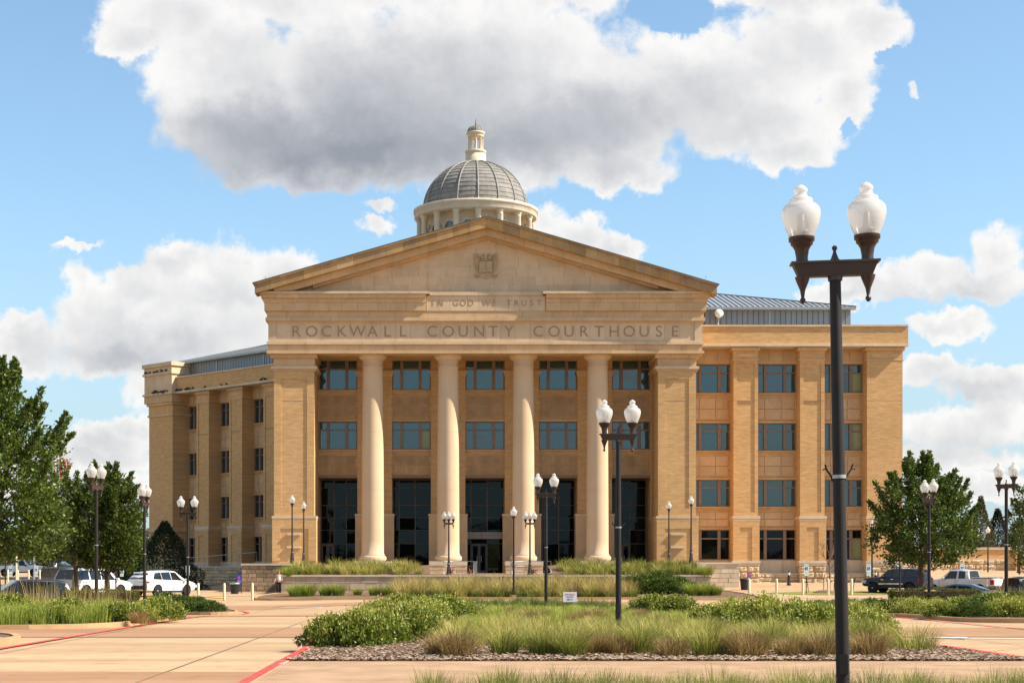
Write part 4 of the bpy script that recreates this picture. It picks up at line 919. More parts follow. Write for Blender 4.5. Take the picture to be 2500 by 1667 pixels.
wall('terrace_wall', 'tall weathered ashlar wall beside the walking woman, below the left lamps', X(590, 124), X(728, 124), 124, 128.2, .15, Z(1375, 124), ROCKG, .32, .62)
wall('terrace_wall', 'tall pale ashlar wall right of the planter, beside the bin', X(1702, 124), X(1805, 124), 124, 131.7, .3, Z(1372, 124), STONEP, .34, .8)
wall('garden_wall', 'tan site wall with rough stone lower half at the far right', X(2225, 165), X(2700, 165), 165, 165.5, 1.1, Z(1366, 165), ROCK, .42, .95, cap=False, rough=True)
k = MB(); a, b = X(2215, 165.3), X(2700, 165.3); k.box(a, b, 165.06, 165.5, Z(1366, 165), Z(1341, 165)); 
gw = [o for o in bpy.data.objects if o.name.startswith('garden_wall')][0]; k.build('brick_band', BRICK, gw); piece('coping', STONEP, gw, a, b, 164.95, 165.6, Z(1341, 165), Z(1339, 165)); piece('band_course', STONEP, gw, a, b, 164.95, 165.5, Z(1368, 165), Z(1364, 165))
for px in (2400, 2430, 2455): piece('pier_cap', STONEP, gw, X(px-14, 166), X(px+14, 166), 165.8, 166.8, Z(1341, 165), Z(1335, 165))
piece('wall_pier', BRICK, gw, X(2478, 164.7), X(2500, 164.7), 164.4, 165, 1, Z(1343, 165))
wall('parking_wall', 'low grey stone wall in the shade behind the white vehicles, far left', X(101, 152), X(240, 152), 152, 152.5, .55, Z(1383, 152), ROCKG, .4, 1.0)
# planter soil behind the retaining wall
for (xa, xb) in ((X(690, 118), X(1048, 121)), (X(1345, 121), X(1733, 118))):
    vs = []; nx_, ny_ = 12, 5
    for j in range(ny_+1):
        for i in range(nx_+1):
            y = 118.45+j*1.35; vs.append((xa+(xb-xa)*i/nx_, y, 1.33+.17*j+.05*math.sin(i*1.7+j)))
    me = bpy.data.meshes.new('planter_soil'); me.from_pydata(vs, [], [(j*13+i, j*13+i+1, (j+1)*13+i+1, (j+1)*13+i) for j in range(ny_) for i in range(nx_)]); me.materials.append(MULCH); obj('planter_soil', me, kind='structure')
k = MB(); k.box(X(1048, 121)+.01, X(1345, 121)-.01, 118.45, 121.5, .6, 1.44); k.build('entrance_landing', CONC, kind='structure')
k = MB(); k.box(X(726, 124), X(700, 121)+1.6, 121.6, 128, 1, 2.25); k.box(X(1690, 124), X(1702, 124)+.3, 121.6, 128, 1, 2.25); k.build('raised_terrace', STONEP, kind='structure')

# ------------------------------------------------------------------ lamps
def globe_prof(z0, s=1.0):
    P = [(0.1395, 0.0000), (0.1424, 0.0190), (0.1538, 0.0522), (0.1737, 0.0997), (0.1927, 0.1471), (0.2041, 0.1851), (0.2145, 0.2278), (0.2193, 0.2705), (0.2155, 0.3085), (0.2060, 0.3370), (0.1822, 0.3654), (0.1595, 0.3825), (0.1376, 0.3892), (0.1338, 0.3987), (0.1319, 0.4319), (0.1253, 0.4414), (0.0987, 0.4509), (0.0797, 0.4680), (0.0702, 0.4888), (0.0683, 0.5126), (0.0778, 0.5240), (0.0807, 0.5363), (0.0759, 0.5534), (0.0589, 0.5695), (0.0475, 0.5838), (0.0285, 0.5952), (0.0076, 0.6047)]
    return [(r*s, z0+h*s) for r, h in P]
GLOBE = bpy.data.materials.new('frosted_globe'); GLOBE.use_nodes = True
_t = GLOBE.node_tree; _p = _t.nodes['Principled BSDF']; _p.inputs['Base Color'].default_value = (.74, .69, .62, 1); _p.inputs['Roughness'].default_value = .2; _p.inputs['Coat Weight'].default_value = .5
_tr = N(_t, 'ShaderNodeBsdfTranslucent'); _tr.inputs[0].default_value = (.9, .9, .88, 1); _tp = N(_t, 'ShaderNodeBsdfTransparent'); _tp.inputs[0].default_value = (.95, .95, .95, 1)
_m1 = N(_t, 'ShaderNodeMixShader'); _m1.inputs[0].default_value = .45; _t.links.new(_p.outputs[0], _m1.inputs[1]); _t.links.new(_tr.outputs[0], _m1.inputs[2])
_m2 = N(_t, 'ShaderNodeMixShader'); _m2.inputs[0].default_value = .24; _t.links.new(_m1.outputs[0], _m2.inputs[1]); _t.links.new(_tp.outputs[0], _m2.inputs[2]); _t.links.new(_m2.outputs[0], _t.nodes['Material Output'].inputs[0])
def head(root, x, z, s=1.0, fin=True, bar=.0, n=24):
    k = MB(); zt = z+.285*s
    k.lathe([(.07*s, z), (.066*s, z+.05*s), (.08*s, z+.14*s), (.105*s, z+.185*s), (.125*s, z+.2*s), (.127*s, z+.235*s), (.145*s, z+.24*s), (.147*s, zt)], n, (x, 0)); h = k.build('lamp_holder', LAMPM, root)
    k = MB(); k.lathe([(.05*s, zt), (.09*s, zt+.02), (.1*s, zt+.07*s), (.05*s, zt+.09*s), (.04*s, zt+.25*s), (.02*s, zt+.27*s)], 12, (x, 0)); k.build('bulb_socket', STEEL, h)
    g_ = MB(); g_.lathe(globe_prof(zt-.005, s), n, (x, 0)); g_.build('globe', GLOBE, root)
    if fin:
        k = MB(); zb = z-.165*s; k.lathe([(.012, zb-.30*s), (.032*s, zb-.275*s), (.032*s, zb-.25*s), (.018*s, zb-.235*s), (.03*s, zb-.15*s), (.075*s, zb-.04*s), (.085*s, zb)], 14, (x, 0)); k.build('pendant_finial', LAMPM, root)
def lamp_pole(root, h, r0=.078, r1=.064, base=True, clamp=None, m=POLEM, n=20):
    k = MB(); k.lathe([(r0, 0), (r0, .1), (r1, h)], n); k.build('pole', m, root)
    if base: k = MB(); k.lathe([(.28, -.3), (.28, .12), (.25, .16)], 20); k.build('footing', CONC, root)
    k = MB(); k.box(-.045, .045, -r0-.018, -r0+.03, .55, .78); k.build('hand_hole_cover', m, root)
def double_lamp(label, bar=True, arms=True):
    t = thing('street_lamp', label, 'street lamp', group='twin-globe street lamps'); H = 6.1; zb = 5.045
    lamp_pole(t, zb)
    k = MB(); k.taper((-.41, .41, -.06, .06), (-.47, .47, -.085, .085), zb, zb+.145); k.box(-.495, .495, -.105, .105, zb+.145, zb+.17); k.build('crossbar', LAMPM, t)
    for x in (-.365, .365): head(t, x, zb+.17)
    k = MB(); k.lathe([(.07, zb+.17), (.045, zb+.2), (.022, zb+.26), (.016, zb+.29), (.03, zb+.31), (.03, zb+.335), (.01, zb+.35)], 14); k.build('finial', LAMPM, t)
    k = MB(); k.lathe([(.08, zb-.05), (.085, zb-.01), (.08, zb)], 16); k.build('collar', LAMPM, t)
    if arms:
        k = MB(); za = 2.78; k.lathe([(.082, za-.02), (.082, za+.02)], 16); k.build('clamp_band', STEEL, t)
        for s in (-1, 1):
            k = MB(); k.tube([(s*.07, 0, za-.05), (s*.09, 0, za+.01), (s*.135, 0, za+.08), (s*.155, -.01, za+.14)], [.013, .012, .012, .009], 6); k.tube([(s*.14, 0, za+.10), (s*.18, 0, za+.08)], .008, 5); k.build('banner_bracket', BLACK, t)
    return t
LA = double_lamp('nearest and tallest twin-globe lamp, its dark pole rising in front of the right wing')
LA.location = (X(2060, 19), 19.0, .05); LA.rotation_euler = (0, R(-1.1), R(-5))
lamps = [(4.58, 43.7, 0, 'twin-globe lamp in the middle of the grass island, before the rightmost portico column'),
 (X(1333, 75.4), 75.4, R(3), 'twin-globe lamp at the back of the grass island, left of the infusion sign'),
 (-14.05, 68.2, R(70), 'leftmost twin-globe lamp, turned almost edge-on, before the large white vehicle'),
 (-14.1, 79.5, R(80), 'twin-globe lamp with overlapping globes, rising before the white crossover'),
 (-13.8, 91, R(4), 'twin-globe lamp facing front on the far left island tip, beside the left wing'),
 (22.7, 67.6, R(-58), 'twin-globe lamp at the far right edge, before the black pickup'),
 (22.2, 76.6, R(-75), 'twin-globe lamp in front of the round tree at right')]
for i_, (x, y, rz, lb) in enumerate(lamps): dup(LA, (x, y, gz(x, y)+.11), rz, lb, scale=1.0, skip=() if i_ == 0 else ('banner_bracket',))
def deco_lamp(label, h, n=1):
    t = lthing('entrance_lamp', label, 'lamp', group='fluted-base entrance lamps'); zt = h-.605-.285
    k = MB(); N_ = 24; prof = [(.2, 0), (.2, .08), (.17, .12), (.16, .3), (.11, .62), (.10, .7), (.12, .74), (.12, .78), (.09, .84), (.085, 1.05), (.07, 1.1)]
    vs = []; fs = []
    for r, z in prof:
        for i in range(N_): a = 2*math.pi*i/N_; rr = r*(1-.10*(i % 2)*(z > .1)); vs.append((rr*math.cos(a), rr*math.sin(a), z))
    for j in range(len(prof)-1):
        for i in range(N_): fs.append((j*N_+i, j*N_+(i+1) % N_, (j+1)*N_+(i+1) % N_, (j+1)*N_+i))
    k.add(vs, fs); k.build('fluted_base', LAMPM, t)
    k = MB(); k.lathe([(.065, 1.05), (.05, zt)], 16); k.build('pole', LAMPM, t)
    if n == 1: head(t, 0, zt, fin=False, n=16)
    else:
        k = MB(); k.taper((-.3, .3, -.04, .04), (-.36, .36, -.06, .06), zt-.12, zt); k.build('crossbar', LAMPM, t)
        for x in (-.32, 0, .32): head(t, x, zt, .82 if False else .9, fin=x != 0, n=16)
    return t
da = deco_lamp('left one of the two single-globe lamps before the left corner pier', 5.0)
da.location = (X(710.3, 121.4), 121.4+1, 2.27-.0)
for (px, y, h, lb) in ((741.5, 127.4, 4.75, 'right one of the two single-globe lamps before the left corner pier'), (1633, 127.2, 4.75, 'single-globe lamp nearer the entrance, before the right corner pier'), (1687.5, 122.6, 4.95, 'single-globe lamp at the outer edge of the right corner pier')):
    dup(da, (X(px, y), y, 2.26), 0, lb, scale=h/5.0)
ta = deco_lamp('three-globe lamp on the planter wall before the second column from the left', 4.6, 3)
ta['group'] = 'three-globe entrance lamps'; ta.location = (X(1095.7, 119.3), 119.3, 1.44)
dup(ta, (X(1293.9, 119.3), 119.3, 1.44), 0, 'three-globe lamp on the planter wall before the third column from the left')
t = lthing('entrance_lamp', 'single-globe lamp standing in the tan grasses left of the tall island lamps', 'lamp', (X(1254, 106), 106, gz(4, 106)+.1)); lamp_pole(t, 4.85, .07, .055); head(t, 0, 4.85, fin=False)
k = MB(); k.lathe([(.09, 1.9), (.09, 1.94)], 12); k.tube([(-.07, 0, 1.95), (-.2, 0, 2.12)], .015, 5); k.tube([(.07, 0, 1.95), (.2, 0, 2.12)], .015, 5); k.build('banner_bracket', BLACK, t)
for px, y, z0, top, lb in ((2412, 158, 1.26, 1284.8, 'small single-globe lamp before the rough stone site wall at far right'), (2129, 128.5, .86, 1268, 'slim lamp half hidden by the round tree, against the end of the right wing'), (2485, 155, 1.2, 1281, 'small lamp behind the thin tree at the right edge')):
    h = Z(top, y)-z0; t = lthing('path_lamp', lb, 'lamp', (X(px, y), y, z0)); lamp_pole(t, h-.89, .07, .05, base=False); head(t, 0, h-.89, fin=False, n=12)
    k = MB(); k.box(-.25, .25, -.25, .25, 0, .15); k.build('base_plate', BLACK, t)
    if px == 2412: k = MB(); k.box(.06, .3, -.08, .06, .95, 1.25); k.build('utility_box', STEEL, t)
t = lthing('area_light', 'tall dark square area light on a pole beyond the right edge tree', 'street light', (X(2489, 150), 150, 1.0)); k = MB(); k.lathe([(.1, 0), (.08, Z(1222, 150)-1)], 8); k.build('pole', BLACK, t)
k = MB(); k.box(-.75, -.1, -.2, .2, Z(1232, 150)-1, Z(1228, 150)-1); k.box(.1, .75, -.2, .2, Z(1240, 150)-1, Z(1236, 150)-1); k.box(-.75, .1, -.2, .2, Z(1258, 150)-1, Z(1254, 150)-1); k.build('luminaire', BLACK, t)

# ------------------------------------------------------------------ bollards, signs, bins
bo = thing('bollard', 'cream bollard', 'bollard', group='cream bollards across the drive'); k = MB(); k.lathe([(.085, -.1), (.085, 1.02), (.07, 1.07), (.03, 1.1)], 16); k.build('post', CREAM, bo); k = MB(); k.lathe([(.09, .0), (.09, .03)], 16); k.build('base_ring', CONCK, bo)
bl = [(484, 'leftmost cream bollard, beside the white crossover'), (547.6, 'middle cream bollard of the three at left, before the bin'), (616, 'cream bollard nearest the walking woman'),
      (1829, 'leftmost cream bollard at right, in front of the black bin'), (1896, 'second cream bollard from the black bin at right'), (1960, 'cream bollard just left of the first accessible parking sign'), (2022, 'cream bollard left of the bare young tree trunk'), (2079, 'cream bollard between the bare tree and the dark blue vehicle'), (2408, 'cream bollard just right of the white pickup tailgate'), (2452, 'rightmost cream bollard, beyond the black pickup')]
for i, (px, lb) in enumerate(bl):
    y = 105.5 if px < 700 else 112.0; x = X(px, y)
    if i == 0: bo.location = (x, y, gz(x, y)); bo['label'] = lb
    else: dup(bo, (x, y, gz(x, y)), 0, lb)
for px, lb in ((19, 'cream bollard under the large oak beside the far white pickup bed'), (44, 'cream bollard behind the painted post, far left'), (70, 'cream bollard before the front wheel of the far white pickup'), (97, 'cream bollard before the nose of the far white pickup')):
    dup(bo, (X(px, 160), 160, gz(-40, 160)), 0, lb, scale=1.05)
def post(name, lb, px, y, pt, m, r, cat='post'):
    z0 = gz(X(px, y), y); t = lthing(name, lb, cat, (X(px, y), y, z0)); k = MB(); k.lathe([(r, 0), (r, Z(pt, y)-z0)], 12); k.build('shaft', m, t); k = MB(); k.lathe([(r*1.8, 0), (r*1.8, .05), (r*1.1, .12)], 12); k.build('base', m, t); return t
post('painted_post', 'thick cream painted post under the big oak at far left', 40, 118, 1355, CREAM, .07)
post('painted_post', 'grey metal post between two accessible parking signs, far left', 83.5, 118, 1345, STEEL, .07)
post('painted_post', 'thin brown post at the far left edge under the oak', 13, 118, 1355, POLEM, .05)
post('painted_post', 'thin brown post right of the oak trunk behind the large white vehicle', 283, 100, 1385, POLEM, .045)
post('painted_post', 'thin brown post before the dark blue vehicle at right', 2197, 104, 1378, POLEM, .06)
post('painted_post', 'short dark post behind the white pickup bed', 2349, 128, 1395, BLACK, .1)
bp_ = thing('bollard_light', 'black bollard light between the first two pier bases of the right wing', 'bollard light', group='black bollard lights'); k = MB(); k.lathe([(.17, 0), (.17, .08), (.12, .2), (.1, .28), (.1, .78)], 18); k.build('post', BLACK, bp_)
k = MB(); k.lathe([(.085, .78), (.085, .98)], 16); k.build('lens', WHITEP, bp_); k = MB(); k.lathe([(.1, .98), (.1, 1.03), (.06, 1.09), (.01, 1.1)], 16); k.build('cap', BLACK, bp_)
bp_.location = (X(1926, 127), 127, gz(X(1926, 127), 127)); dup(bp_, (X(2138, 127), 127, gz(30, 127)), 0, 'black bollard light behind the dark blue vehicle')
dup(bp_, (X(2131, 124), 123, gz(30, 123)-.1), 0, 'lower black bollard light beside the accessible sign near the dark blue vehicle', scale=.8)
def bin_(px, y, lb, lid):
    x = X(px, y); t = lthing('litter_bin', lb, 'litter bin', (x, y, gz(x, y))); k = MB(); N_ = 28; vs = []; fs = []
    for r, z in ((.26, 0), (.27, .05), (.33, .68)):
        for i in range(N_): a = 2*math.pi*i/N_; rr = r*(1-.05*(i % 2)); vs.append((rr*math.cos(a), rr*math.sin(a), z))
    for j in range(2):
        for i in range(N_): fs.append((j*N_+i, j*N_+(i+1) % N_, (j+1)*N_+(i+1) % N_, (j+1)*N_+i))
    k.add(vs, fs); k.build('drum', BLACK, t); k = MB(); k.lathe([(.35, .68), (.37, .72), (.37, .76), (.3, .80), (.2, .8), (.19, .7)], 28); k.build('rim', lid, t)
bin_(573, 118.5, 'black litter bin beside the blue notice board at left', STEEL); bin_(1818, 119.5, 'black litter bin in front of the pale terrace wall at right', BLACK)
BLUE = mat('sign_blue', (.02, .06, .42), .5, .4); PURP = mat('sign_purple', (.35, .04, .42), .5, .4); PINK = mat('sign_pink', (.8, .1, .35), .5, .4); GREENT = mat('sign_green', (.02, .22, .10), .5, .3); SIGNW = mat('sign_white', (.62, .78, .72), .5, .4); SIGNB = mat('sign_back_blue', (.03, .14, .36), .5, .4)
t = lthing('notice_board', 'blue notice board with a pink round emblem on black legs, behind the left bin', 'notice board', (X(583, 119.5), 119.5, gz(-14, 119.5)))
k = MB(); k.box(-.19, .19, 0, .04, .72, 1.32); k.build('panel', BLUE, t)
k = MB(); ax = Matrix.Translation((0, -.012, 1.12)) @ Matrix.Rotation(R(90), 4, 'X'); k.lathe([(.13, -.004), (.13, .004)], 20, axis=ax); k.build('emblem', PURP, t)
k = MB(); pts = [(.08*math.cos(a), -.02, 1.12+.08*math.sin(a)) for a in np.linspace(.5, 5.2, 12)]; k.tube(pts, .018, 5); k.tube([(-.03, -.02, 1.1), (.04, -.02, 1.15)], .02, 5); k.build('emblem_mark', PINK, t)
for z in (.92, .84, .78): piece('text_line', WHITEP, t, -.13, .13, -.012, -.003, z, z+.025)
for x in (-.16, .16):
    k = MB(); k.tube([(x, .03, .74), (x*1.1, -.05, 0)], .018, 5); k.tube([(x, .03, .74), (x*1.1, .25, 0)], .018, 5); k.build('leg', BLACK, t)
t = lthing('vertical_sign', 'narrow purple and blue vertical sign above the right bin', 'sign', (X(1827.5, 121), 121, gz(22, 121))); k = MB(); k.box(-.1, .1, 0, .03, .88, 1.22); k.build('upper_panel', PURP, t); k = MB(); k.box(-.1, .1, 0, .03, .6, .879); k.build('lower_panel', BLUE, t)
k = MB(); k.lathe([(.02, 0), (.02, .62)], 8, (0, .04)); k.build('post', BLACK, t)
for z, c in ((1.08, PINK), (.78, WHITEP), (.66, WHITEP)):
    k = MB(); k.box(-.045, .045, -.006, 0, z-.04, z+.04); k.build('emblem', c, t)
# accessible parking signs
ac = thing('parking_sign', 's', 'parking sign', group='accessible parking signs'); k = MB(); k.box(-.152, .152, -.012, 0, 1.42, 1.98); k.build('panel', SIGNW, ac)
k = MB(); k.box(-.1, .1, -.016, -.012, 1.58, 1.78); sq = k.build('symbol_square', BLUE, ac)
k = MB(); k.ball((-.01, -.02, 1.745), .018, 8, 5); k.tube([(-.01, -.02, 1.72), (-.005, -.02, 1.67), (.035, -.02, 1.665), (.055, -.02, 1.62)], .009, 5); k.tube([(.04*math.cos(a)-.008, -.02, 1.645+.04*math.sin(a)) for a in np.linspace(2.2, 6.0, 9)], .008, 5); k.build('wheelchair_symbol', WHITEP, sq)
for i, s_ in enumerate(('RESERVED', 'PARKING')):
    tm = text_mesh(s_, .055, GREENT, name='sign_text'); o = obj('sign_text', tm, ac); o.location = (0, -.0135, 1.90-i*.06); o.rotation_euler = (R(90), 0, 0)
k = MB(); k.box(-.13, .13, -.012, 0, 1.2, 1.39); k.build('lower_panel', SIGNW, ac); tm = text_mesh('FINE', .06, GREENT, name='sign_text'); o = obj('sign_text', tm, ac); o.location = (0, -.0135, 1.28); o.rotation_euler = (R(90), 0, 0)
k = MB(); k.box(-.025, .025, .001, .03, 0, 1.9); k.build('post', POLEM, ac)
asg = [(1968.6, 113.5, 'accessible parking sign right of the third cream bollard, before the rough stone base'), (2120.8, 113.5, 'accessible parking sign at the nose of the dark blue vehicle'), (2190, 119, 'accessible parking sign rising behind the dark blue vehicle'), (2349.5, 120, 'accessible parking sign behind the white pickup bed'),
       (26.5, 118, 'leftmost accessible parking sign, under the big oak'), (87.5, 118, 'accessible parking sign before the hood of the far white pickup'), (297.5, 121, 'accessible parking sign in the shade behind the white crossover'), (458.5, 128, 'accessible parking sign beside the front-facing left lamp'), (229, 128, 'accessible parking sign peeking over the roof of the large white vehicle')]
for i, (px, y, lb) in enumerate(asg):
    x = X(px, y); z = Z(1376 if px > 1000 else (1379 if px < 400 else 1379), y)-1.98
    z = gz(x, y); s = (Z(1376 if px > 1000 else 1380, y)-z)/1.98
    if i == 0: ac.location = (x, y, z); ac.scale = (1, 1, 1); ac.scale = (s, s, s); ac['label'] = lb
    else: dup(ac, (x, y, z), 0, lb, scale=s)
# infusion sign
y = 72.0; x = X(1391.5, y); z0 = gz(x, y)+.1
t = lthing('yard_sign', 'small white yard sign with red lettering and a black arrow in the grass island', 'yard sign', (x, y, z0)); zb, zt = Z(1468.5, y)-z0, Z(1444, y)-z0
k = MB(); k.box(-.295, .295, -.008, 0, zb, zt); k.build('panel', mat('sign_card', (.8, .74, .76), .6, .3), t)
RT = mat('sign_red_ink', (.55, .03, .08), .6, .2); BT = mat('sign_navy_ink', (.12, .04, .20), .6, .2)
for s_, dz, sz, m in (('INFUSION', .285, .095, RT), ('CENTER', .185, .085, BT)):
    tm = text_mesh(s_, sz, m, name='sign_text', ext=.001); o = obj('sign_text', tm, t); o.location = (-.01, -.0105, zb+dz); o.rotation_euler = (R(90), 0, 0)
k = MB(); k.prism([(-.14, zb+.1), (-.06, zb+.055), (-.06, zb+.085), (.12, zb+.085), (.12, zb+.112), (-.06, zb+.112), (-.06, zb+.145)][::1], -.0115, -.0085); k.build('arrow', BLACK, t)
for sx_ in (-.2, .2): k = MB(); k.tube([(sx_, .012, 0), (sx_, .012, zt-.05)], .005, 5); k.build('wire_leg', STEEL, t)
# flagpole
y = 160; x = X(135, y); z0 = gz(x, y); hh = Z(1086, y)-z0
t = lthing('flagpole', 'white flagpole with a gold ball, mostly hidden by the big oak', 'flagpole', (x, y, z0)); k = MB(); k.lathe([(.22, 0), (.2, .3), (.16, .35), (.07, hh)], 14); k.build('pole', mat('flagpole_white', (.6, .62, .66), .4, .5), t); k = MB(); k.ball((0, 0, hh+.12), .16, 12, 8); k.build('gold_ball', mat('gold', (.75, .45, .12), .3, .5, metal=.8), t)
FLR = mat('flag_red', (.55, .03, .03), .8, .1)
fl = lthing('flag', 'red and white striped flag hanging limp from the pole behind the oak', 'flag', (x, y, z0+hh-3.9))
for i in range(7):
    k = MB(); vs = []
    for j in range(9):
        zz = 2.6-j*.33; xx = .1+.16*i+.04*math.sin(j*.9+i); yy = .12*math.sin(i*1.9+j*.35)
        vs += [(xx, yy, zz), (xx+.16, yy+.12*math.sin(i*1.9+1.9+j*.35)-yy*0, zz-.05)]
    k.add(vs, [(2*j, 2*j+1, 2*j+3, 2*j+2) for j in range(8)]); k.build('stripe', FLR if i % 2 == 0 else WHITEP, fl)
# metal stars and railing at the entrance
STAR = mat('rust_red_star', (.16, .03, .02), .6, .3)
def star(px, lb, y=119.2):
    t = lthing('metal_star', lb, 'star ornament', (X(px, y), y, 1.45)); k = MB(); P = []
    for i in range(10): a = R(90+36*i+12); r = .3 if i % 2 == 0 else .11; P.append((r*math.cos(a), .26+r*math.sin(a)))
    vs = [(px_, 0, pz) for px_, pz in P]+[(0, -.07, .26), (0, .07, .26)]; k.add(vs, [(i, (i+1) % 10, 10) for i in range(10)]+[((i+1) % 10, i, 11) for i in range(10)]); k.build('star', STAR, t)
star(1101.5, 'rust red metal star on the wall at the foot of the left three-globe lamp'); star(1303.5, 'rust red metal star on the wall at the foot of the right three-globe lamp'); star(1147, 'small dark metal star hanging on the railing near the entrance doors')
def railing(px0, px1, lb, y=120.3):
    a, b = X(px0, y), X(px1, y); t = lthing('railing', lb, 'railing', ((a+b)/2, y, 1.45)); h = (b-a)/2
    for z in (.98, .62, .3):
        k = MB(); k.tube([(-h, 0, z), (h, 0, z)], .022 if z > .9 else .012, 6); k.build('rail', STEEL, t)
    n = max(2, int((b-a)/1.6)+1)
    for i in range(n): k = MB(); xx = -h+2*h*i/(n-1); k.tube([(xx, 0, 0), (xx, 0, .98)], .02, 6); k.build('upright', STEEL, t)
    n = int((b-a)/.12)
    k = MB()
    for i in range(1, n): xx = -h+2*h*i/n; k.tube([(xx, 0, .06), (xx, 0, .3)], .006, 4)
    o = k.build('baluster', STEEL, t); o['kind'] = 'stuff'
railing(1084, 1156, 'metal railing left of the entrance walk'); railing(1250, 1345, 'metal railing right of the entrance walk')
for px, lb in ((1161, 'slatted metal bin post left of the entrance doors'), (1250, 'slatted metal post at the right side of the entrance walk')):
    y = 120.6; t = lthing('slatted_post', lb, 'bin', (X(px, y), y, 1.45))
    for i in range(5): k = MB(); k.box(-.12+.05*i, -.09+.05*i, -.1, .1, 0, .92); k.build('slat', STEEL, t)
    k = MB(); k.box(-.14, .14, -.12, .12, .92, .97); k.build('top', STEEL, t)
# birds on the ledges of the left wing
birdm = mat('dark_feathers', (.035, .033, .035), .7, .3); k = MB(); k.ball((0, 0, .1), .085, 8, 6, .85); k.ball((.1, 0, .2), .045, 7, 5); k.add([(.14, 0, .2), (.19, 0, .19), (.14, .015, .18), (.14, -.015, .18)], [(0, 1, 2), (0, 3, 1), (2, 1, 3)]); k.add([(-.05, -.05, .13), (-.05, .05, .13), (-.27, 0, .06), (-.06, 0, .04)], [(0, 1, 2), (0, 2, 3), (1, 3, 2)]); k.tube([(0, .02, .04), (0, .02, 0)], .008, 4)
bird_me = k.mesh('bird', birdm)
ORD = ['leftmost', 'second', 'third', 'fourth', 'fifth', 'sixth', 'seventh', 'eighth', 'ninth', 'tenth', 'eleventh', 'twelfth', 'thirteenth', 'fourteenth', 'fifteenth', 'sixteenth']
br = random.Random(3)
BC = {}
def bird(F, u, d, z, lb):
    i_ = BC.get(lb, 0); BC[lb] = i_+1; lb = ORD[i_]+' '+('' if i_ == 0 else 'from left ')+lb
    o = obj('bird', bird_me, None, lb, 'bird', 'birds perched along the left wing ledges'); o.location = F.w(u, d, z); o.rotation_euler = (0, 0, br.random()*6.28); s = br.uniform(.95, 1.3); o.scale = (s, s, s)
L1, L2, L3, L4 = 'dark bird on the upper ledge of the end pier', 'dark bird on the lower ledge of the end pier', 'dark bird on the lowest band of the end pier', 'dark bird on the left wing cornice'
for u in (-10.5, -10.3, -10.15, -9.6, -9.0, -8.8, -8.5, -8.2, -7.7, -7.5, -7.0, -6.8): bird(FLW, u, -1.0, 21.55, L1)
for u in (-9.2, -9.0, -8.85, -8.7, -8.5, -8.3, -7.9, -7.7, -7.4, -7.1, -6.7): bird(FLW, u, -1.02, 19.5, L2)
for u in (-8.8, -8.1, -7.4, -7.2, -7.05): bird(FLW, u, -1.04, 18.55+.75, L3)
for u in (-5.9, -5.6, -5.4, -5.1, -4.4, -4.2, -3.9, -3.7, -3.2, -1.2, 1.4, 2.2, 7.5, 8.0, 8.2, 9.9): bird(FLW, u, -.48, ZR(840.4), L4)

# ------------------------------------------------------------------ vehicles
PAINT = {n: mat('paint_'+n, c, .35, .3, coat=.9 if c[0] > .4 else (.1 if n == 'black' else .35), var=tuple(v*.93 for v in c), vs=2) for n, c in dict(white=(.74, .74, .72), pearl=(.70, .70, .68), navy=(.006, .009, .04), dark=(.01, .01, .02), blue=(.03, .05, .11), black=(.005, .005, .006), silver=(.52, .52, .53), slate=(.03, .05, .09)).items()}
CARG = glass('car_glass', (.012, .014, .016), 1.6, .02); CARGB = glass('pale_windscreen', (.10, .14, .15), 1.7, .05)
RUB = mat('tyre_rubber', (.02, .02, .02), .85, .2); RIM = mat('alloy_rim', (.45, .45, .46), .3, .5, metal=.7); TRIM = mat('black_trim', (.02, .02, .022), .6, .3); TAIL = mat('tail_lens', (.35, .012, .015), .2, .6, coat=1); CHROME = mat('chrome', (.7, .7, .7), .15, .5, metal=1); HEADL = mat('head_lens', (.6, .62, .64), .1, .7, coat=1); PLATE = mat('plate_white', (.6, .6, .58), .5, .3)
WSH = {}
def wheel(parent, x, y, r, s):
    if r not in WSH:
        ax = Matrix.Rotation(R(90), 4, 'X'); k = MB(); w = .12
        k.lathe([(r*.62, -w), (r*.93, -w), (r, -w*.75), (r, w*.75), (r*.93, w), (r*.62, w)], 28, axis=ax); ty = k.mesh('tyre', RUB)
        k = MB(); k.lathe([(r*.62, -w*.9), (r*.64, w*.95), (r*.58, w*.95), (r*.55, w*.5), (r*.1, w*.35)], 28, axis=ax)
        for i in range(6):
            a = i*math.pi/3; c, s_ = math.cos(a), math.sin(a); q = lambda u, v, d: (u*c-v*s_, -d, u*s_+v*c)
            k.add([q(.03, -.035, w*.9), (q(r*.6, -.03, w*.95)), q(r*.6, .03, w*.95), q(.03, .035, w*.9), q(.03, -.035, w*.4), q(r*.6, -.03, w*.4), q(r*.6, .03, w*.4), q(.03, .035, w*.4)], [(0, 1, 2, 3), (0, 4, 5, 1), (2, 6, 7, 3), (1, 5, 6, 2)])
        k.lathe([(.06, w*.4), (.06, w*1.0), (.02, w*1.02)], 12, axis=ax); WSH[r] = (ty, k.mesh('rim', RIM))
    e = bpy.data.objects.new('wheel', WSH[r][0]); e.location = (x, y, r); e.rotation_euler = (0, 0, 0 if s < 0 else math.pi); e.parent = parent; COL.objects.link(e)
    o = bpy.data.objects.new('rim', WSH[r][1]); o.parent = e; COL.objects.link(o)
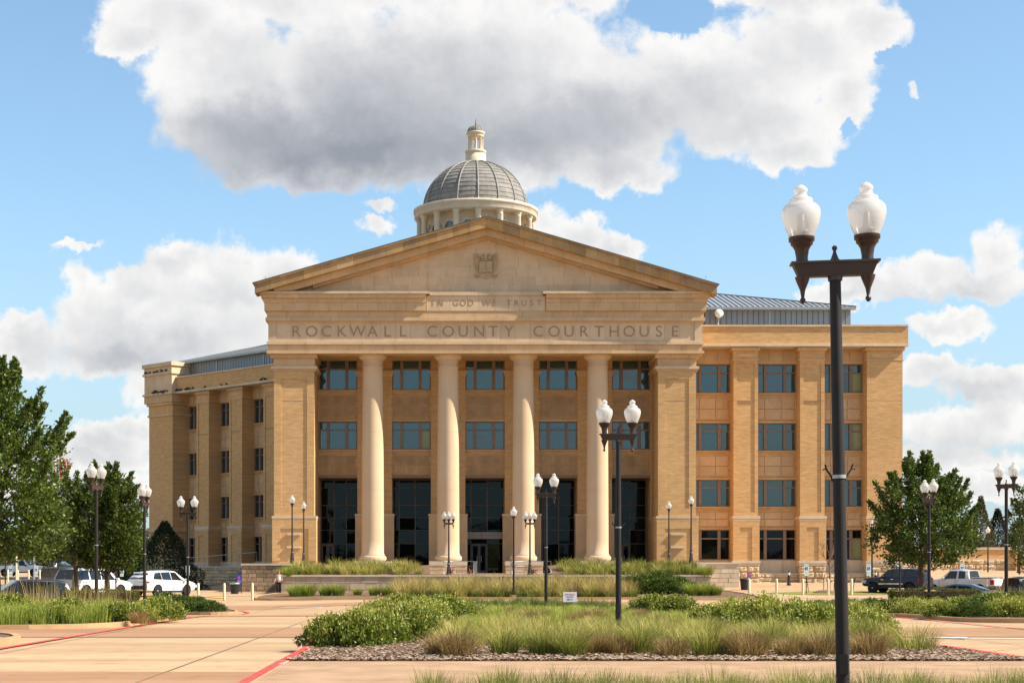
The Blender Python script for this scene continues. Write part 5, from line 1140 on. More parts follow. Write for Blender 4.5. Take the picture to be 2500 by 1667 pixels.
def vehicle(name, label, cat, paint, st, wb, r, loc, rz, sidewin, backwin, frontwin, scale=1, bed=None, rack=False, tail=None, chrome=False, arch=None, spoiler=False, wsmat=None):
    """st: stations rear->front (x, z_sill, z_belt, z_roof, half width at belt, half width at roof)"""
    t = thing(name, label, cat, loc, rz); t.scale = (scale,)*3; pm = PAINT[paint]
    k = MB(); rings = []; n = 0
    def ring(s):
        x, zs, zb, zr, w, wr = s; zm = zs+(zb-zs)*.55
        h = [(0, zs), (w*.82, zs), (w*.95, zs+.07), (w, zm), (w*.975, zb), (w*.975-(w*.975-wr)*.5, (zb+zr-.05)/2), (wr, zr-.06), (wr*.9, zr-.01), (0, zr+.025)]
        return [(x, y, z) for y, z in h]+[(x, -y, z) for y, z in h[-2:0:-1]]
    vs = []; [vs.extend(ring(s)) for s in st]; m = 16; ns = len(st)
    fs = [(j*m+i, j*m+(i+1) % m, (j+1)*m+(i+1) % m, (j+1)*m+i) for j in range(ns-1) for i in range(m)]
    fs += [tuple(range(m))[::-1], tuple(range((ns-1)*m, ns*m))]
    k.add(vs, fs, True); me = k.mesh('body', pm)
    bm = bmesh.new(); bm.from_mesh(me); bmesh.ops.recalc_face_normals(bm, faces=bm.faces); bm.to_mesh(me); bm.free()
    try: me.set_sharp_from_angle(angle=R(38))
    except Exception: pass
    body = obj('body', me, t)
    W = max(s[4] for s in st); ra = (arch or r+.07)
    cut = MB()
    for x in wb:
        for s in (-1, 1):
            ax = Matrix.Translation((x, s*(W+.0), r+.01)) @ Matrix.Rotation(R(90), 4, 'X'); cut.lathe([(ra, -.3), (ra, .3)], 24, smooth=False, axis=ax)
    cm = cut.mesh('cut', TRIM); bm = bmesh.new(); bm.from_mesh(cm); bmesh.ops.recalc_face_normals(bm, faces=bm.faces); bm.to_mesh(cm); bm.free()
    co = bpy.data.objects.new('cut', cm); COL.objects.link(co); body.parent = None; body.matrix_parent_inverse.identity()
    me.materials.append(TRIM)
    md = body.modifiers.new('b', 'BOOLEAN'); md.object = co; md.operation = 'DIFFERENCE'; md.solver = 'EXACT'
    try: md.material_mode = 'TRANSFER'
    except Exception: pass
    bpy.context.view_layer.update(); nm = bpy.data.meshes.new_from_object(body.evaluated_get(bpy.context.evaluated_depsgraph_get()))
    body.modifiers.clear(); body.data = nm; nm.name = 'body'; bpy.data.objects.remove(co); body.parent = t
    def L(o): o.parent = t; o.matrix_parent_inverse.identity(); return o
    def part(nm_, kb, m_, par=None): o = obj(nm_, kb.mesh(nm_, m_)); o.parent = par or t; return o
    def at(x):
        for a, b in zip(st, st[1:]):
            if a[0] <= x <= b[0]: f = (x-a[0])/(b[0]-a[0]); return [p+(q-p)*f for p, q in zip(a, b)]
        return st[0] if x < st[0][0] else st[-1]
    def side(x, tt, s, off=.012):
        q = at(x); zb, zr, w, wr = q[2], q[3], q[4], q[5]; y0, y1 = w*.975, wr; return (x, s*(y0+(y1-y0)*tt+off), zb+(zr-.06-zb)*tt)
    for (xa0, xb0, xa1, xb1) in sidewin:     # belt x range, roof x range
        for s in (-1, 1):
            kk = MB(); vs = []
            for i in range(5):
                f = i/4; vs += [side(xa0+(xb0-xa0)*f, .07, s), side((xa0+(xb0-xa0)*f+xa1+(xb1-xa1)*f)/2, .5, s), side(xa1+(xb1-xa1)*f, .93, s)]
            kk.add(vs, [q for i in range(4) for q in ((3*i, 3*i+3, 3*i+4, 3*i+1), (3*i+1, 3*i+4, 3*i+5, 3*i+2))]); part('side_window', kk, CARG)
    def endwin(x0_, x1_, sgn, nm_, m_):
        a = at(x0_); b = at(x1_); vs = []
        for q, ins_ in ((a, .10), (b, .12)):
            zt = q[3]; vs += [(q[0], -(q[5]-ins_), zt), (q[0], -(q[5]-ins_)*.5, zt+.02), (q[0], (q[5]-ins_)*.5, zt+.02), (q[0], q[5]-ins_, zt)]
        d = Vector((b[3]-a[3], 0, -(b[0]-a[0]))).normalized(); 
        if d.z < 0: d = -d
        vs = [(v[0]+d.x*.02, v[1], v[2]+d.z*.02) for v in vs]
        kk = MB(); kk.add(vs, [(0, 1, 5, 4), (1, 2, 6, 5), (2, 3, 7, 6)]); part(nm_, kk, m_)
    if backwin: endwin(backwin[0], backwin[1], -1, 'rear_window', CARG)
    if frontwin: endwin(frontwin[0], frontwin[1], 1, 'windscreen', wsmat or CARGB)
    for x in wb:
        for s in (-1, 1): wheel(t, x, s*(W-.13), r, s)
    xr, xf = st[0][0], st[-1][0]; wr_ = st[1][4]
    zb = st[1][2]
    for s in (-1, 1):
        kk = MB(); z0, z1 = (tail or (zb-.32, zb-.05)); xt = xr-.02
        kk.box(xt, xr+.28, s*wr_-(.03 if s > 0 else .0)-.0, s*wr_+(.03 if s < 0 else 0.0)+.0, z0, z1) if False else kk.box(xr-.015, xr+.26, min(s*(wr_-.12), s*(wr_+.012)), max(s*(wr_-.12), s*(wr_+.012)), z0, z1); part('tail_light', kk, TAIL)
        kk = MB(); q = st[-2]; kk.box(q[0]-.22, xf+.01, min(s*(q[4]-.3), s*(q[4]+.005)), max(s*(q[4]-.3), s*(q[4]+.005)), q[2]-.26, q[2]-.08); part('headlight', kk, HEADL)
        kk = MB(); xm = frontwin[0]+(-.35 if frontwin[0] > frontwin[1] else -.0) if False else max(frontwin)-.25; q = at(xm); kk.ball((xm, s*(q[4]+.12), q[2]+.08), .11, 10, 6, .8); part('mirror', kk, pm if not chrome else TRIM)
        for xd in ((wb[0]+wb[1])/2-.1, wb[1]-.75): 
            q = at(xd); kk = MB(); kk.box(xd-.1, xd+.1, min(s*(q[4]*.985), s*(q[4]*.985+.035)), max(s*(q[4]*.985), s*(q[4]*.985+.035)), q[2]-.14, q[2]-.10); part('door_handle', kk, pm if not chrome else CHROME)
        for xd in ((wb[0]+wb[1])/2+.05, wb[1]-.5): q = at(xd); kk = MB(); kk.box(xd-.008, xd+.008, min(s*q[4]*.98, s*(q[4]+.004)), max(s*q[4]*.98, s*(q[4]+.004)), q[1]+.1, q[2]); part('door_seam', kk, TRIM)
        if chrome: kk = MB(); q = at(0); kk.box(wb[0]+r+.1, wb[1]-r-.1, min(s*q[4], s*(q[4]+.02)), max(s*q[4], s*(q[4]+.02)), .62, .68); part('side_strip', kk, CHROME)
        kk = MB(); q = at(0); kk.box(wb[0]+r+.05, wb[1]-r-.05, min(s*(W*.84), s*(W*.97)), max(s*(W*.84), s*(W*.97)), q[1]-.06, q[1]+.05); part('sill', kk, TRIM)
    kk = MB(); kk.box(xr-.06, xr+.2, -wr_*.93, wr_*.93, st[0][1]-.02, st[0][1]+.22); part('rear_bumper', kk, TRIM if paint in ('white', 'pearl') else (CHROME if bed else pm))
    kk = MB(); kk.box(xr-.03, xr, -.16, .16, st[0][2]-.42, st[0][2]-.27); part('number_plate', kk, PLATE)
    kk = MB(); kk.box(xf-.05, xf+.03, -.5, .5, .5, .72); part('grille', kk, TRIM)
    if rack:
        for s in (-1, 1): kk = MB(); q = at(0); kk.tube([(-1.5, s*(q[5]-.12), q[3]+.05), (-1.3, s*(q[5]-.12), q[3]+.1), (.5, s*(q[5]-.12), q[3]+.1), (.7, s*(q[5]-.12), q[3]+.04)], .02, 5); part('roof_rail', kk, TRIM)
        for xx in (-.9, .1): kk = MB(); q = at(xx); kk.tube([(xx, -(q[5]-.12), q[3]+.1), (xx, q[5]-.12, q[3]+.1)], .018, 5); part('roof_rail', kk, TRIM)
    if bed:
        x0_, x1_ = bed; q = at((x0_+x1_)/2); kk = MB(); kk.box(x0_+.06, x1_-.03, -q[4]+.14, q[4]-.14, q[2]-.02, q[3]+.035); part('bed_liner', kk, TRIM)
        for s in (-1, 1): kk = MB(); kk.tube([(x0_+.1, s*(q[4]-.06), q[3]+.07), (x1_-.1, s*(q[4]-.06), q[3]+.07)], .025, 5); part('bed_rail', kk, TRIM if rack is not None else CHROME)
    if spoiler: kk = MB(); q = at(spoiler); kk.taper((spoiler-.22, spoiler+.2, -q[5]+.08, q[5]-.08), (spoiler-.16, spoiler+.2, -q[5]+.1, q[5]-.1), q[3]-.02, q[3]+.04); part('spoiler', kk, pm)
    return t
def gl(px, y, dz=0): x = X(px, y); return (x, y, gz(x, y)+dz)
SUV = [(-2.62, .45, 1.08, 1.12, .93, .86), (-2.56, .42, 1.12, 1.18, .98, .88), (-2.42, .38, 1.14, 1.55, 1.0, .82), (-2.26, .36, 1.15, 1.86, 1.01, .78), (-1.5, .34, 1.15, 1.91, 1.02, .80), (0, .34, 1.14, 1.92, 1.02, .81), (.72, .34, 1.13, 1.86, 1.02, .79), (1.1, .34, 1.13, 1.55, 1.02, .82), (1.5, .34, 1.12, 1.20, 1.01, .88), (2.1, .36, 1.08, 1.15, .99, .86), (2.5, .38, 1.0, 1.05, .95, .82), (2.66, .45, .82, .86, .85, .7)]
vehicle('sport_utility_vehicle', 'large white boxy utility vehicle parked tail first behind the left hedge and oak trunk', 'suv', 'white', SUV, (-1.55, 1.55), .41, gl(226, 108.5, -.0), R(57), [(-2.25, -1.25, -2.15, -1.25), (-1.12, -.2, -1.17, -.2), (-.13, 1.15, -.13, .62)], (-2.55, -2.28), (1.42, .78), rack=False, tail=(.72, 1.2), wsmat=CARG)
CUV = [(-2.47, .5, .96, 1.0, .84, .76), (-2.42, .40, 1.04, 1.10, .93, .82), (-2.2, .36, 1.10, 1.36, .96, .76), (-1.85, .33, 1.12, 1.60, .96, .70), (-1.2, .32, 1.09, 1.69, .96, .72), (-.2, .32, 1.05, 1.73, .96, .74), (.5, .32, 1.03, 1.68, .96, .72), (1.0, .32, 1.02, 1.38, .96, .76), (1.45, .32, 1.0, 1.10, .95, .82), (2.0, .34, .94, 1.02, .93, .80), (2.35, .38, .84, .90, .86, .72), (2.47, .45, .7, .74, .75, .6)]
vehicle('crossover', 'white sloping-roof crossover with thin red tail lights parked before the left wing', 'suv', 'pearl', CUV, (-1.43, 1.42), .37, gl(396, 112.5), R(57), [(-1.85, -1.02, -1.55, -1.02), (-.97, -.1, -.97, -.15), (-.05, 1.1, -.08, .45)], (-2.38, -1.88), (1.4, .55), rack=True, tail=(.9, 1.02), wsmat=CARG, spoiler=-1.9)
VAN = [(-2.3, .4, .98, 1.0, .88, .82), (-2.2, .36, 1.02, 1.2, .95, .82), (-2.0, .33, 1.03, 1.62, .97, .74), (-1.5, .32, 1.03, 1.70, .97, .75), (-.2, .32, 1.01, 1.72, .97, .76), (.5, .32, .99, 1.66, .97, .74), (1.1, .32, .98, 1.30, .96, .78), (1.6, .32, .95, 1.02, .95, .84), (2.1, .36, .86, .9, .9, .78), (2.35, .42, .7, .73, .78, .6)]
vehicle('minivan', 'dark minivan with sky-lit roof at the far left edge behind the grasses', 'minivan', 'dark', VAN, (-1.4, 1.45), .33, gl(62, 88, -.02), R(208), [(-2.0, -.97, -1.9, -.97), (-.9, .14, -.9, .09), (.2, 1.35, .18, .6)], (-2.24, -2.03), (1.55, .6))
BLZ = [(-2.2, .5, 1.05, 1.08, .84, .78), (-2.12, .45, 1.08, 1.2, .87, .78), (-1.95, .42, 1.09, 1.60, .88, .70), (-1.4, .42, 1.09, 1.66, .88, .71), (0, .42, 1.07, 1.66, .88, .72), (.35, .42, 1.06, 1.6, .88, .70), (.85, .42, 1.05, 1.12, .88, .78), (1.6, .44, 1.02, 1.08, .87, .76), (2.05, .48, .95, 1.0, .84, .74), (2.2, .52, .8, .84, .76, .66)]
vehicle('sport_utility_vehicle', 'older dark blue boxy utility vehicle with chrome side strip behind the right hedge', 'suv', 'navy', BLZ, (-1.3, 1.4), .36, gl(2190, 114.5), R(139), [(-1.85, -1.05, -1.8, -1.05), (-.9, -.1, -.9, -.1), (.0, .72, .0, .35)], (-2.12, -1.96), (.85, .36), rack=True, chrome=True, tail=(.75, 1.05))
PU = [(-2.85, .55, 1.15, 1.2, .90, .84), (-2.75, .5, 1.2, 1.24, .95, .9), (-1.7, .48, 1.2, 1.24, .96, .91), (-1.02, .48, 1.2, 1.24, .96, .91), (-1.0, .48, 1.2, 1.26, .96, .84), (-.88, .48, 1.2, 1.80, .96, .74), (-.3, .48, 1.19, 1.88, .97, .76), (.5, .48, 1.18, 1.84, .97, .75), (1.15, .48, 1.17, 1.25, .96, .84), (1.9, .5, 1.14, 1.2, .95, .84), (2.6, .52, 1.05, 1.1, .92, .82), (2.78, .58, .85, .9, .84, .72)]
vehicle('pickup_truck', 'white extended-cab pickup with open bed parked behind the right hedge', 'pickup', 'silver', PU, (-1.8, 1.75), .39, gl(2348, 119.5, -.42), R(136), [(-.72, -.2, -.68, -.2), (-.05, 1.0, -.05, .52)], (-1.0, -.89), (1.13, .55), bed=(-2.75, -1.05), rack=None, tail=(.8, 1.14))
vehicle('pickup_truck', 'black pickup cut by the right picture edge behind the tall grasses', 'pickup', 'black', PU, (-1.8, 1.75), .39, gl(2500, 100, -.15), R(17), [(-.72, -.2, -.68, -.2), (-.05, 1.0, -.05, .52)], (-1.0, -.89), (1.13, .55), bed=(-2.75, -1.05), tail=(.8, 1.14))
SED = [(-2.35, .38, .9, .94, .82, .74), (-2.25, .34, .95, 1.02, .88, .78), (-1.75, .32, .96, 1.06, .90, .78), (-1.3, .3, .96, 1.22, .9, .7), (-.75, .3, .95, 1.42, .91, .64), (0, .3, .93, 1.46, .91, .64), (.45, .3, .92, 1.38, .91, .63), (1.2, .3, .9, .98, .9, .76), (1.9, .32, .82, .88, .87, .74), (2.3, .38, .66, .7, .76, .62)]
vehicle('sedan', 'blue grey sedan with shiny rear window, half hidden by the right hedge', 'sedan', 'slate', SED, (-1.35, 1.4), .32, gl(2338, 91, -.0), R(149), [(-1.2, -.25, -.85, -.2), (-.12, .95, -.1, .42)], (-1.7, -.78), (1.15, .5))
vehicle('pickup_truck', 'white pickup parked side-on under the big oak at far left', 'pickup', 'white', PU, (-1.8, 1.75), .41, (X(56, 172), 172, Z(1407, 172)), R(-14), [(-.72, -.2, -.68, -.2), (-.05, 1.0, -.05, .52)], (-1.0, -.89), (1.13, .55), bed=(-2.75, -1.05), rack=None, scale=.92, wsmat=CARG)
vehicle('pickup_truck', 'dark pickup whose cab shows above the low grey wall at far left', 'pickup', 'blue', PU, (-1.8, 1.75), .39, (X(146, 182), 182, .9), R(-32), [(-.72, -.2, -.68, -.2), (-.05, 1.0, -.05, .52)], (-1.0, -.89), (1.13, .55), bed=(-2.75, -1.05), rack=None)

# ------------------------------------------------------------------ person
SKIN = mat('skin', (.50, .27, .18), .6, .3); HAIR = mat('dark_hair', (.03, .017, .012), .5, .4); TOPM = mat('white_top', (.74, .72, .70), .8, .2, bump=.15, bs=60); TRM = mat('black_trousers', (.012, .012, .014), .8, .2, bump=.2, bs=40)
def skin_mesh(name, verts, edges, m, root=0, sub=2):
    me = bpy.data.meshes.new(name); me.from_pydata([v[:3] for v in verts], edges, []); me.materials.append(m); o = bpy.data.objects.new(name, me); COL.objects.link(o)
    md = o.modifiers.new('s', 'SKIN'); md.use_smooth_shade = True
    for i, v in enumerate(verts):
        d = me.skin_vertices[0].data[i]; r = v[3]; d.radius = r if isinstance(r, tuple) else (r, r); d.use_root = i == root
    ms_ = o.modifiers.new('u', 'SUBSURF'); ms_.levels = sub; ms_.render_levels = sub
    bpy.context.view_layer.update(); nm = bpy.data.meshes.new_from_object(o.evaluated_get(bpy.context.evaluated_depsgraph_get())); bpy.data.objects.remove(o); nm.name = name
    if not nm.materials: nm.materials.append(m)
    return nm
py_ = 117.0; pxx = X(681, py_); pe = thing('person', 'woman in a white top and long black trousers walking beside the planter wall', 'person', (pxx, py_, gz(pxx, py_)), R(14))
# facing -y (camera), walking; x to her left is +x
V_ = [(0, 0, .92, (.125, .10)), (0, 0, 1.05, (.105, .085)), (0, -.01, 1.2, (.12, .09)), (0, 0, 1.33, (.10, .075)), (0, 0, 1.40, (.045, .045)), (0, -.01, 1.46, (.045, .05)), (0, -.02, 1.55, (.072, .085)), (0, -.01, 1.63, (.055, .065)),
      (-.15, .0, 1.345, .045), (-.22, .01, 1.12, .036), (-.30, -.06, .93, .028), (-.33, -.09, .86, .026), (.15, 0, 1.345, .045), (.22, .04, 1.12, .036), (.17, -.10, .98, .028), (.11, -.15, .96, .024),
      (-.085, 0, .86, .085), (-.10, -.10, .48, .055), (-.10, -.02, .10, .038), (-.10, -.12, .04, .036), (.085, 0, .86, .085), (.09, -.02, .48, .055), (.09, .10, .11, .038), (.09, .03, .04, .036)]
E_ = [(0, 1), (1, 2), (2, 3), (3, 4), (4, 5), (5, 6), (6, 7), (3, 8), (8, 9), (9, 10), (10, 11), (3, 12), (12, 13), (13, 14), (14, 15), (0, 16), (16, 17), (17, 18), (18, 19), (0, 20), (20, 21), (21, 22), (22, 23)]
o = obj('body', skin_mesh('body', V_, E_, SKIN)); o.parent = pe
T_ = [(0, 0, .96, (.135, .11)), (0, -.005, 1.08, (.118, .10)), (0, -.015, 1.2, (.137, .105)), (0, -.005, 1.28, (.125, .092))]
o = obj('top', skin_mesh('top', T_, [(0, 1), (1, 2), (2, 3)], TOPM)); o.parent = pe
for s in (-1, 1):
    kk = MB(); kk.tube([(s*.075, -.075, 1.3), (s*.08, -.03, 1.375), (s*.075, .06, 1.31)], .014, 6); o = obj('strap', kk.mesh('strap', TOPM)); o.parent = pe
P_ = [(0, 0, .95, (.14, .115)), (-.085, 0, .84, (.10, .10)), (-.10, -.09, .48, (.088, .085)), (-.105, -.03, .12, (.10, .095)), (.085, 0, .84, (.10, .10)), (.09, -.02, .48, (.088, .085)), (.095, .09, .12, (.10, .095))]
o = obj('trousers', skin_mesh('trousers', P_, [(0, 1), (1, 2), (2, 3), (0, 4), (4, 5), (5, 6)], TRM)); o.parent = pe
H_ = [(0, -.005, 1.665, (.082, .085)), (0, .045, 1.61, (.105, .08)), (0, .06, 1.50, (.10, .055)), (0, .08, 1.38, (.075, .04))]
o = obj('hair', skin_mesh('hair', H_, [(0, 1), (1, 2), (2, 3)], HAIR)); o.parent = pe
for s in (-1, 1):
    kk = MB(); kk.ball((s*.028, -.098, 1.565), .011, 8, 5); o = obj('eye', kk.mesh('eye', BLACK)); o.parent = pe
kk = MB(); kk.tube([(0, -.095, 1.57), (0, -.122, 1.535), (0, -.10, 1.525)], [.008, .013, .008], 6); o = obj('nose', kk.mesh('nose', SKIN)); o.parent = pe
kk = MB(); kk.tube([(-.022, -.10, 1.503), (0, -.105, 1.50), (.022, -.10, 1.503)], .006, 5); o = obj('mouth', kk.mesh('mouth', mat('lips', (.4, .1, .09), .5, .3))); o.parent = pe
for (hx, hy, hz, dx_, dy_, dz_) in ((-.33, -.09, .86, -.35, -.35, -.87), (.11, -.15, .96, -.8, -.4, -.2)):
    d = Vector((dx_, dy_, dz_)).normalized(); u = d.orthogonal().normalized(); kk = MB()
    for i in range(4): a = Vector((hx, hy, hz))+u*(.012*(i-1.5)); kk.tube([a, a+d*.045, a+d*(.08-.008*abs(i-1.3))+d.cross(u)*.015], [.009, .008, .006], 5)
    a = Vector((hx, hy, hz)); kk.tube([a+u*-.018, a+u*-.04+d*.02, a+u*-.045+d*.045], [.01, .009, .007], 5); o = obj('hand', kk.mesh('hand', SKIN)); o.parent = pe
t = thing('folded_paper', 'white folded paper held at the waist by the walking woman', 'paper', (pxx+.08, py_-.19, gz(pxx, py_)+.94)); k = MB(); F = Fr(0, 0, R(0)); k.add([(-.12, 0, -.07), (.06, 0, .05), (.09, .01, .0), (-.09, .01, -.12), (-.12, .012, -.07), (.06, .012, .05), (.09, .022, 0), (-.09, .022, -.12)], [(0, 1, 2, 3), (7, 6, 5, 4), (0, 4, 5, 1), (1, 5, 6, 2), (2, 6, 7, 3), (3, 7, 4, 0)]); k.build('sheet', WHITEP, t)

# ------------------------------------------------------------------ plants
LEAF = leaf_mat('oak_leaf', [(0, (.03, .052, .009)), (.5, (.085, .13, .02)), (1, (.25, .28, .05))], .4, .32)
LEAFD = leaf_mat('cedar_leaf', [(0, (.012, .022, .010)), (1, (.04, .06, .022))], .6, .2)
LEAFJ = leaf_mat('juniper_leaf', [(0, (.05, .055, .02)), (1, (.14, .13, .05))], .6, .2)
SHRUBL = leaf_mat('salvia_leaf', [(0, (.045, .08, .010)), (.4, (.13, .18, .022)), (.75, (.33, .36, .045)), (1, (.52, .44, .12))], .45, .3)
HEDGEL = leaf_mat('hedge_leaf', [(0, (.05, .06, .008)), (.7, (.12, .125, .015)), (1, (.20, .17, .025))], .5, .25)
GRASSM = leaf_mat('grass_blade', [(0, (.08, .11, .025)), (.3, (.25, .27, .05)), (.55, (.44, .39, .085)), (.8, (.56, .44, .16)), (.9, (.36, .25, .10)), (1, (.25, .155, .06))], .6, .35)
GRASSG = leaf_mat('bright_grass_blade', [(0, (.08, .13, .018)), (.5, (.24, .31, .035)), (1, (.48, .47, .09))], .6, .35)
def tube_np(pts, rad, V, Q, n=6):
    k = MB(); k.tube(pts, rad, n); o = len(V); V += k.v; Q += [tuple(i+o for i in f) for f in k.f]
def leaves(C, D, L, W, seed=0, up=.3):
    """C centres Nx3, D preferred directions, returns quads (diamond leaves)"""
    r = np.random.default_rng(seed); n = len(C); d = D+r.normal(0, .6, (n, 3)); d /= np.linalg.norm(d, axis=1)[:, None]+1e-9
    s = r.normal(0, 1, (n, 3)); s -= (s*d).sum(1)[:, None]*d; s /= np.linalg.norm(s, axis=1)[:, None]+1e-9
    l = (L*r.uniform(.7, 1.3, n))[:, None]; w = (W*r.uniform(.7, 1.3, n))[:, None]; nn = np.cross(d, s)*w*.25
    V = np.stack([C, C+d*l*.45+s*w-nn, C+d*l, C+d*l*.45-s*w-nn], 1).reshape(-1, 3)
    return V, np.arange(4*n).reshape(n, 4), r
def tree(name, label, x, y, z0, trunk_h, prof, R_, n_cl, per, seed, trunk_r=.16, leaf=(.16, .05), m=LEAF, shoots=14, top=None, squash=1.0, lean=(0, 0), cr=.42, holes=.0):
    """prof: list of (height, radius factor) along the crown"""
    r = np.random.default_rng(seed); rr = random.Random(seed)
    t = thing(name, label, 'tree', (x, y, z0)); H0, H1 = prof[0][0], prof[-1][0]
    hs = np.array([p[0] for p in prof]); rs = np.array([p[1] for p in prof])
    C = []; 
    lob = r.uniform(.72, 1.22, 9); 
    while len(C) < n_cl:
        h = r.uniform(H0, H1); a = r.uniform(0, 2*np.pi); rad = np.interp(h, hs, rs)*R_
        j = (a/(2*np.pi)*9+h*.55) % 9; i0 = int(j); lf = lob[i0]*(1-(j-i0))+lob[(i0+1) % 9]*(j-i0)
        q = r.uniform(0, 1)**.42; rad2 = rad*q*lf
        if r.uniform() > (rad/R_+.12): continue
        C.append((rad2*math.cos(a)+lean[0]*(h/H1), rad2*math.sin(a)*squash+lean[1], h, a, q))
    C = np.array(C)
    # outgoing pointed shoots on the outline
    S = []
    for i in range(shoots):
        h = H0+(H1-H0)*r.uniform(.25, 1)**.8; a = r.uniform(0, 2*np.pi); rad = np.interp(h, hs, rs)*R_*.9; L_ = r.uniform(.5, 1.2)*R_*.32
        for k_ in range(7):
            f = k_/6; S.append((rad*math.cos(a)*(1+.25*f)+lean[0], rad*math.sin(a)*(1+.25*f)*squash, h+L_*f, a, 1.2-.0*f, f))
    top = top or H1
    for k_ in range(10): f = k_/9; S.append((.1*math.sin(k_), .1*math.cos(k_), H1*.93+(top-H1*.93)*f, 0, 1.2, f))
    P = []; Dr = []; 
    for c in C:
        n = int(per*r.uniform(.6, 1.4)); s = cr*r.uniform(.6, 1.3); p = r.normal(0, s*.5, (n, 3)); p[:, 2] *= .8; P.append(p+c[:3]); Dr.append(np.tile([math.cos(c[3])*.8, math.sin(c[3])*.8, .45], (n, 1)))
    for c in S:
        n = int(per*.55); s = cr*.55*(1-.6*c[5]); p = r.normal(0, s*.5, (n, 3)); P.append(p+np.array(c[:3])); Dr.append(np.tile([math.cos(c[3])*.4, math.sin(c[3])*.4, .9], (n, 1)))
    P = np.concatenate(P); Dr = np.concatenate(Dr); V, Q, r2 = leaves(P, Dr, leaf[0], leaf[1], seed)
    tint = np.repeat(np.clip(r2.normal(.45, .22, len(P)), 0, 1), 4)
    me = np_mesh('crown', V, Q, m, tint); o = bpy.data.objects.new('crown', me); o.parent = t; COL.objects.link(o)
    V2 = []; Q2 = []; hz_ = H0+(H1-H0)*.75
    pts = [(0, 0, -.3), (.02, .01, trunk_h*.5), (-.03, .02, trunk_h), (lean[0]*.3, 0, (trunk_h+hz_)/2), (lean[0]*.7, .05, hz_)]; tube_np(pts, [trunk_r*1.25, trunk_r, trunk_r*.9, trunk_r*.55, trunk_r*.2], V2, Q2, 10)
    for i in range(26):
        c = C[r.integers(len(C))]; f = rr.uniform(.1, .8); b = Vector((lean[0]*.3*f, 0, trunk_h+(hz_-trunk_h)*f*.9)); e_ = Vector(c[:3])
        if e_.z < b.z: b.z = max(trunk_h*.9, e_.z-.6)
        mid = b.lerp(e_, .5)+Vector((0, 0, -.15)); tube_np([b, mid, e_], [trunk_r*.4*(1-f*.5), trunk_r*.22, .012], V2, Q2, 5)
    me = bpy.data.meshes.new('trunk'); me.from_pydata(V2, [], Q2); me.materials.append(BARK); o = bpy.data.objects.new('trunk', me); o.parent = t; COL.objects.link(o)
    return t
tree('oak_tree', 'tallest spiky-topped oak at the left picture edge', X(-10, 74), 74, gz(-20, 74)+.1, 2.2, [(2.35, .45), (3.0, .85), (4.4, 1.0), (5.8, 1.0), (7.2, .86), (8.6, .60), (9.9, .30), (10.6, .1)], 3.5, 560, 62, 11, .2, (.18, .055), shoots=34, top=11.3, cr=.42)
tree('oak_tree', 'smaller round oak with its trunk before the large white vehicle', X(262, 82), 82, gz(-16, 82)+.1, 1.9, [(2.15, .5), (2.7, .9), (3.6, 1.0), (4.8, .98), (5.7, .75), (6.4, .4), (6.7, .15)], 1.95, 330, 62, 12, .13, (.16, .05), shoots=30, top=7.2, cr=.36)
tree('oak_tree', 'round-crowned oak beside the right end of the courthouse', X(2250, 88), 88, gz(25, 88)+.1, 2.2, [(2.45, .5), (2.9, .85), (3.6, 1.0), (4.8, .98), (5.8, .80), (6.6, .52), (7.2, .26), (7.5, .1)], 2.6, 400, 58, 13, .15, (.16, .05), shoots=34, top=8.2, cr=.38)
tree('oak_tree', 'shadowed oak between the big oak and the left wing, farther back', X(185, 104), 104, .1, 2.2, [(2.2, .6), (3.2, .95), (4.6, 1.0), (6.0, .6), (7.0, .25)], 2.9, 330, 50, 14, .15, (.17, .05), shoots=16, top=7.1, cr=.5)
tree('oak_tree', 'small leafy tree cut by the right picture edge before the site wall', X(2512, 112), 112, .3, 2.0, [(1.4, .3), (2.5, .7), (4, 1.0), (5.5, .8), (7, .3)], 1.5, 150, 36, 15, .07, (.15, .05), shoots=14, top=7.4, cr=.4)
def cone_tree(name, label, x, y, z0, H, R_, seed, m, n=6500, pw=.8, leaf=(.22, .05), tw=.06):
    r = np.random.default_rng(seed); h = r.uniform(0, 1, n)**1.3; a = r.uniform(0, 2*np.pi, n); lob = 1+.18*np.sin(a*5+h*9)+.12*np.sin(a*3-h*17)
    rad = R_*(1-h**pw)*lob*r.uniform(.35, 1, n)**.4+.1; P = np.stack([rad*np.cos(a), rad*np.sin(a), h*H*(1+.02*np.sin(a*3))], 1)
    D = np.stack([np.cos(a)*.7, np.sin(a)*.7, np.full(n, .6)], 1); V, Q, r2 = leaves(P, D, leaf[0], leaf[1], seed); t = thing(name, label, 'tree', (x, y, z0))
    me = np_mesh('crown', V, Q, m, np.repeat(np.clip(r2.normal(.5, .2, n), 0, 1), 4)); o = bpy.data.objects.new('crown', me); o.parent = t; COL.objects.link(o)
    k = MB(); k.lathe([(tw*2, -.3), (tw, H*.6)], 8); o = obj('trunk', k.mesh('trunk', BARK)); o.parent = t; return t
cone_tree('cedar_tree', 'dark cedar in the shade between the small oak and the left wing', X(402, 132), 132, .2, 5.3, 2.9, 21, LEAFD, 10000, pw=1.35)
cone_tree('cedar_tree', 'low dark cedar behind the white crossover', X(330, 128), 128, .2, 3.6, 1.9, 22, LEAFD, 7000)
cone_tree('cedar_tree', 'broad dark evergreen in the shade left of the dark cedar', X(265, 135), 135, .2, 4.4, 3.0, 27, LEAFD, 8000, pw=1.4)
cone_tree('juniper_tree', 'brownish juniper behind the far right site wall', X(2395, 178), 178, 1.4, 8.0, 2.5, 23, LEAFJ, 9000, pw=.9)
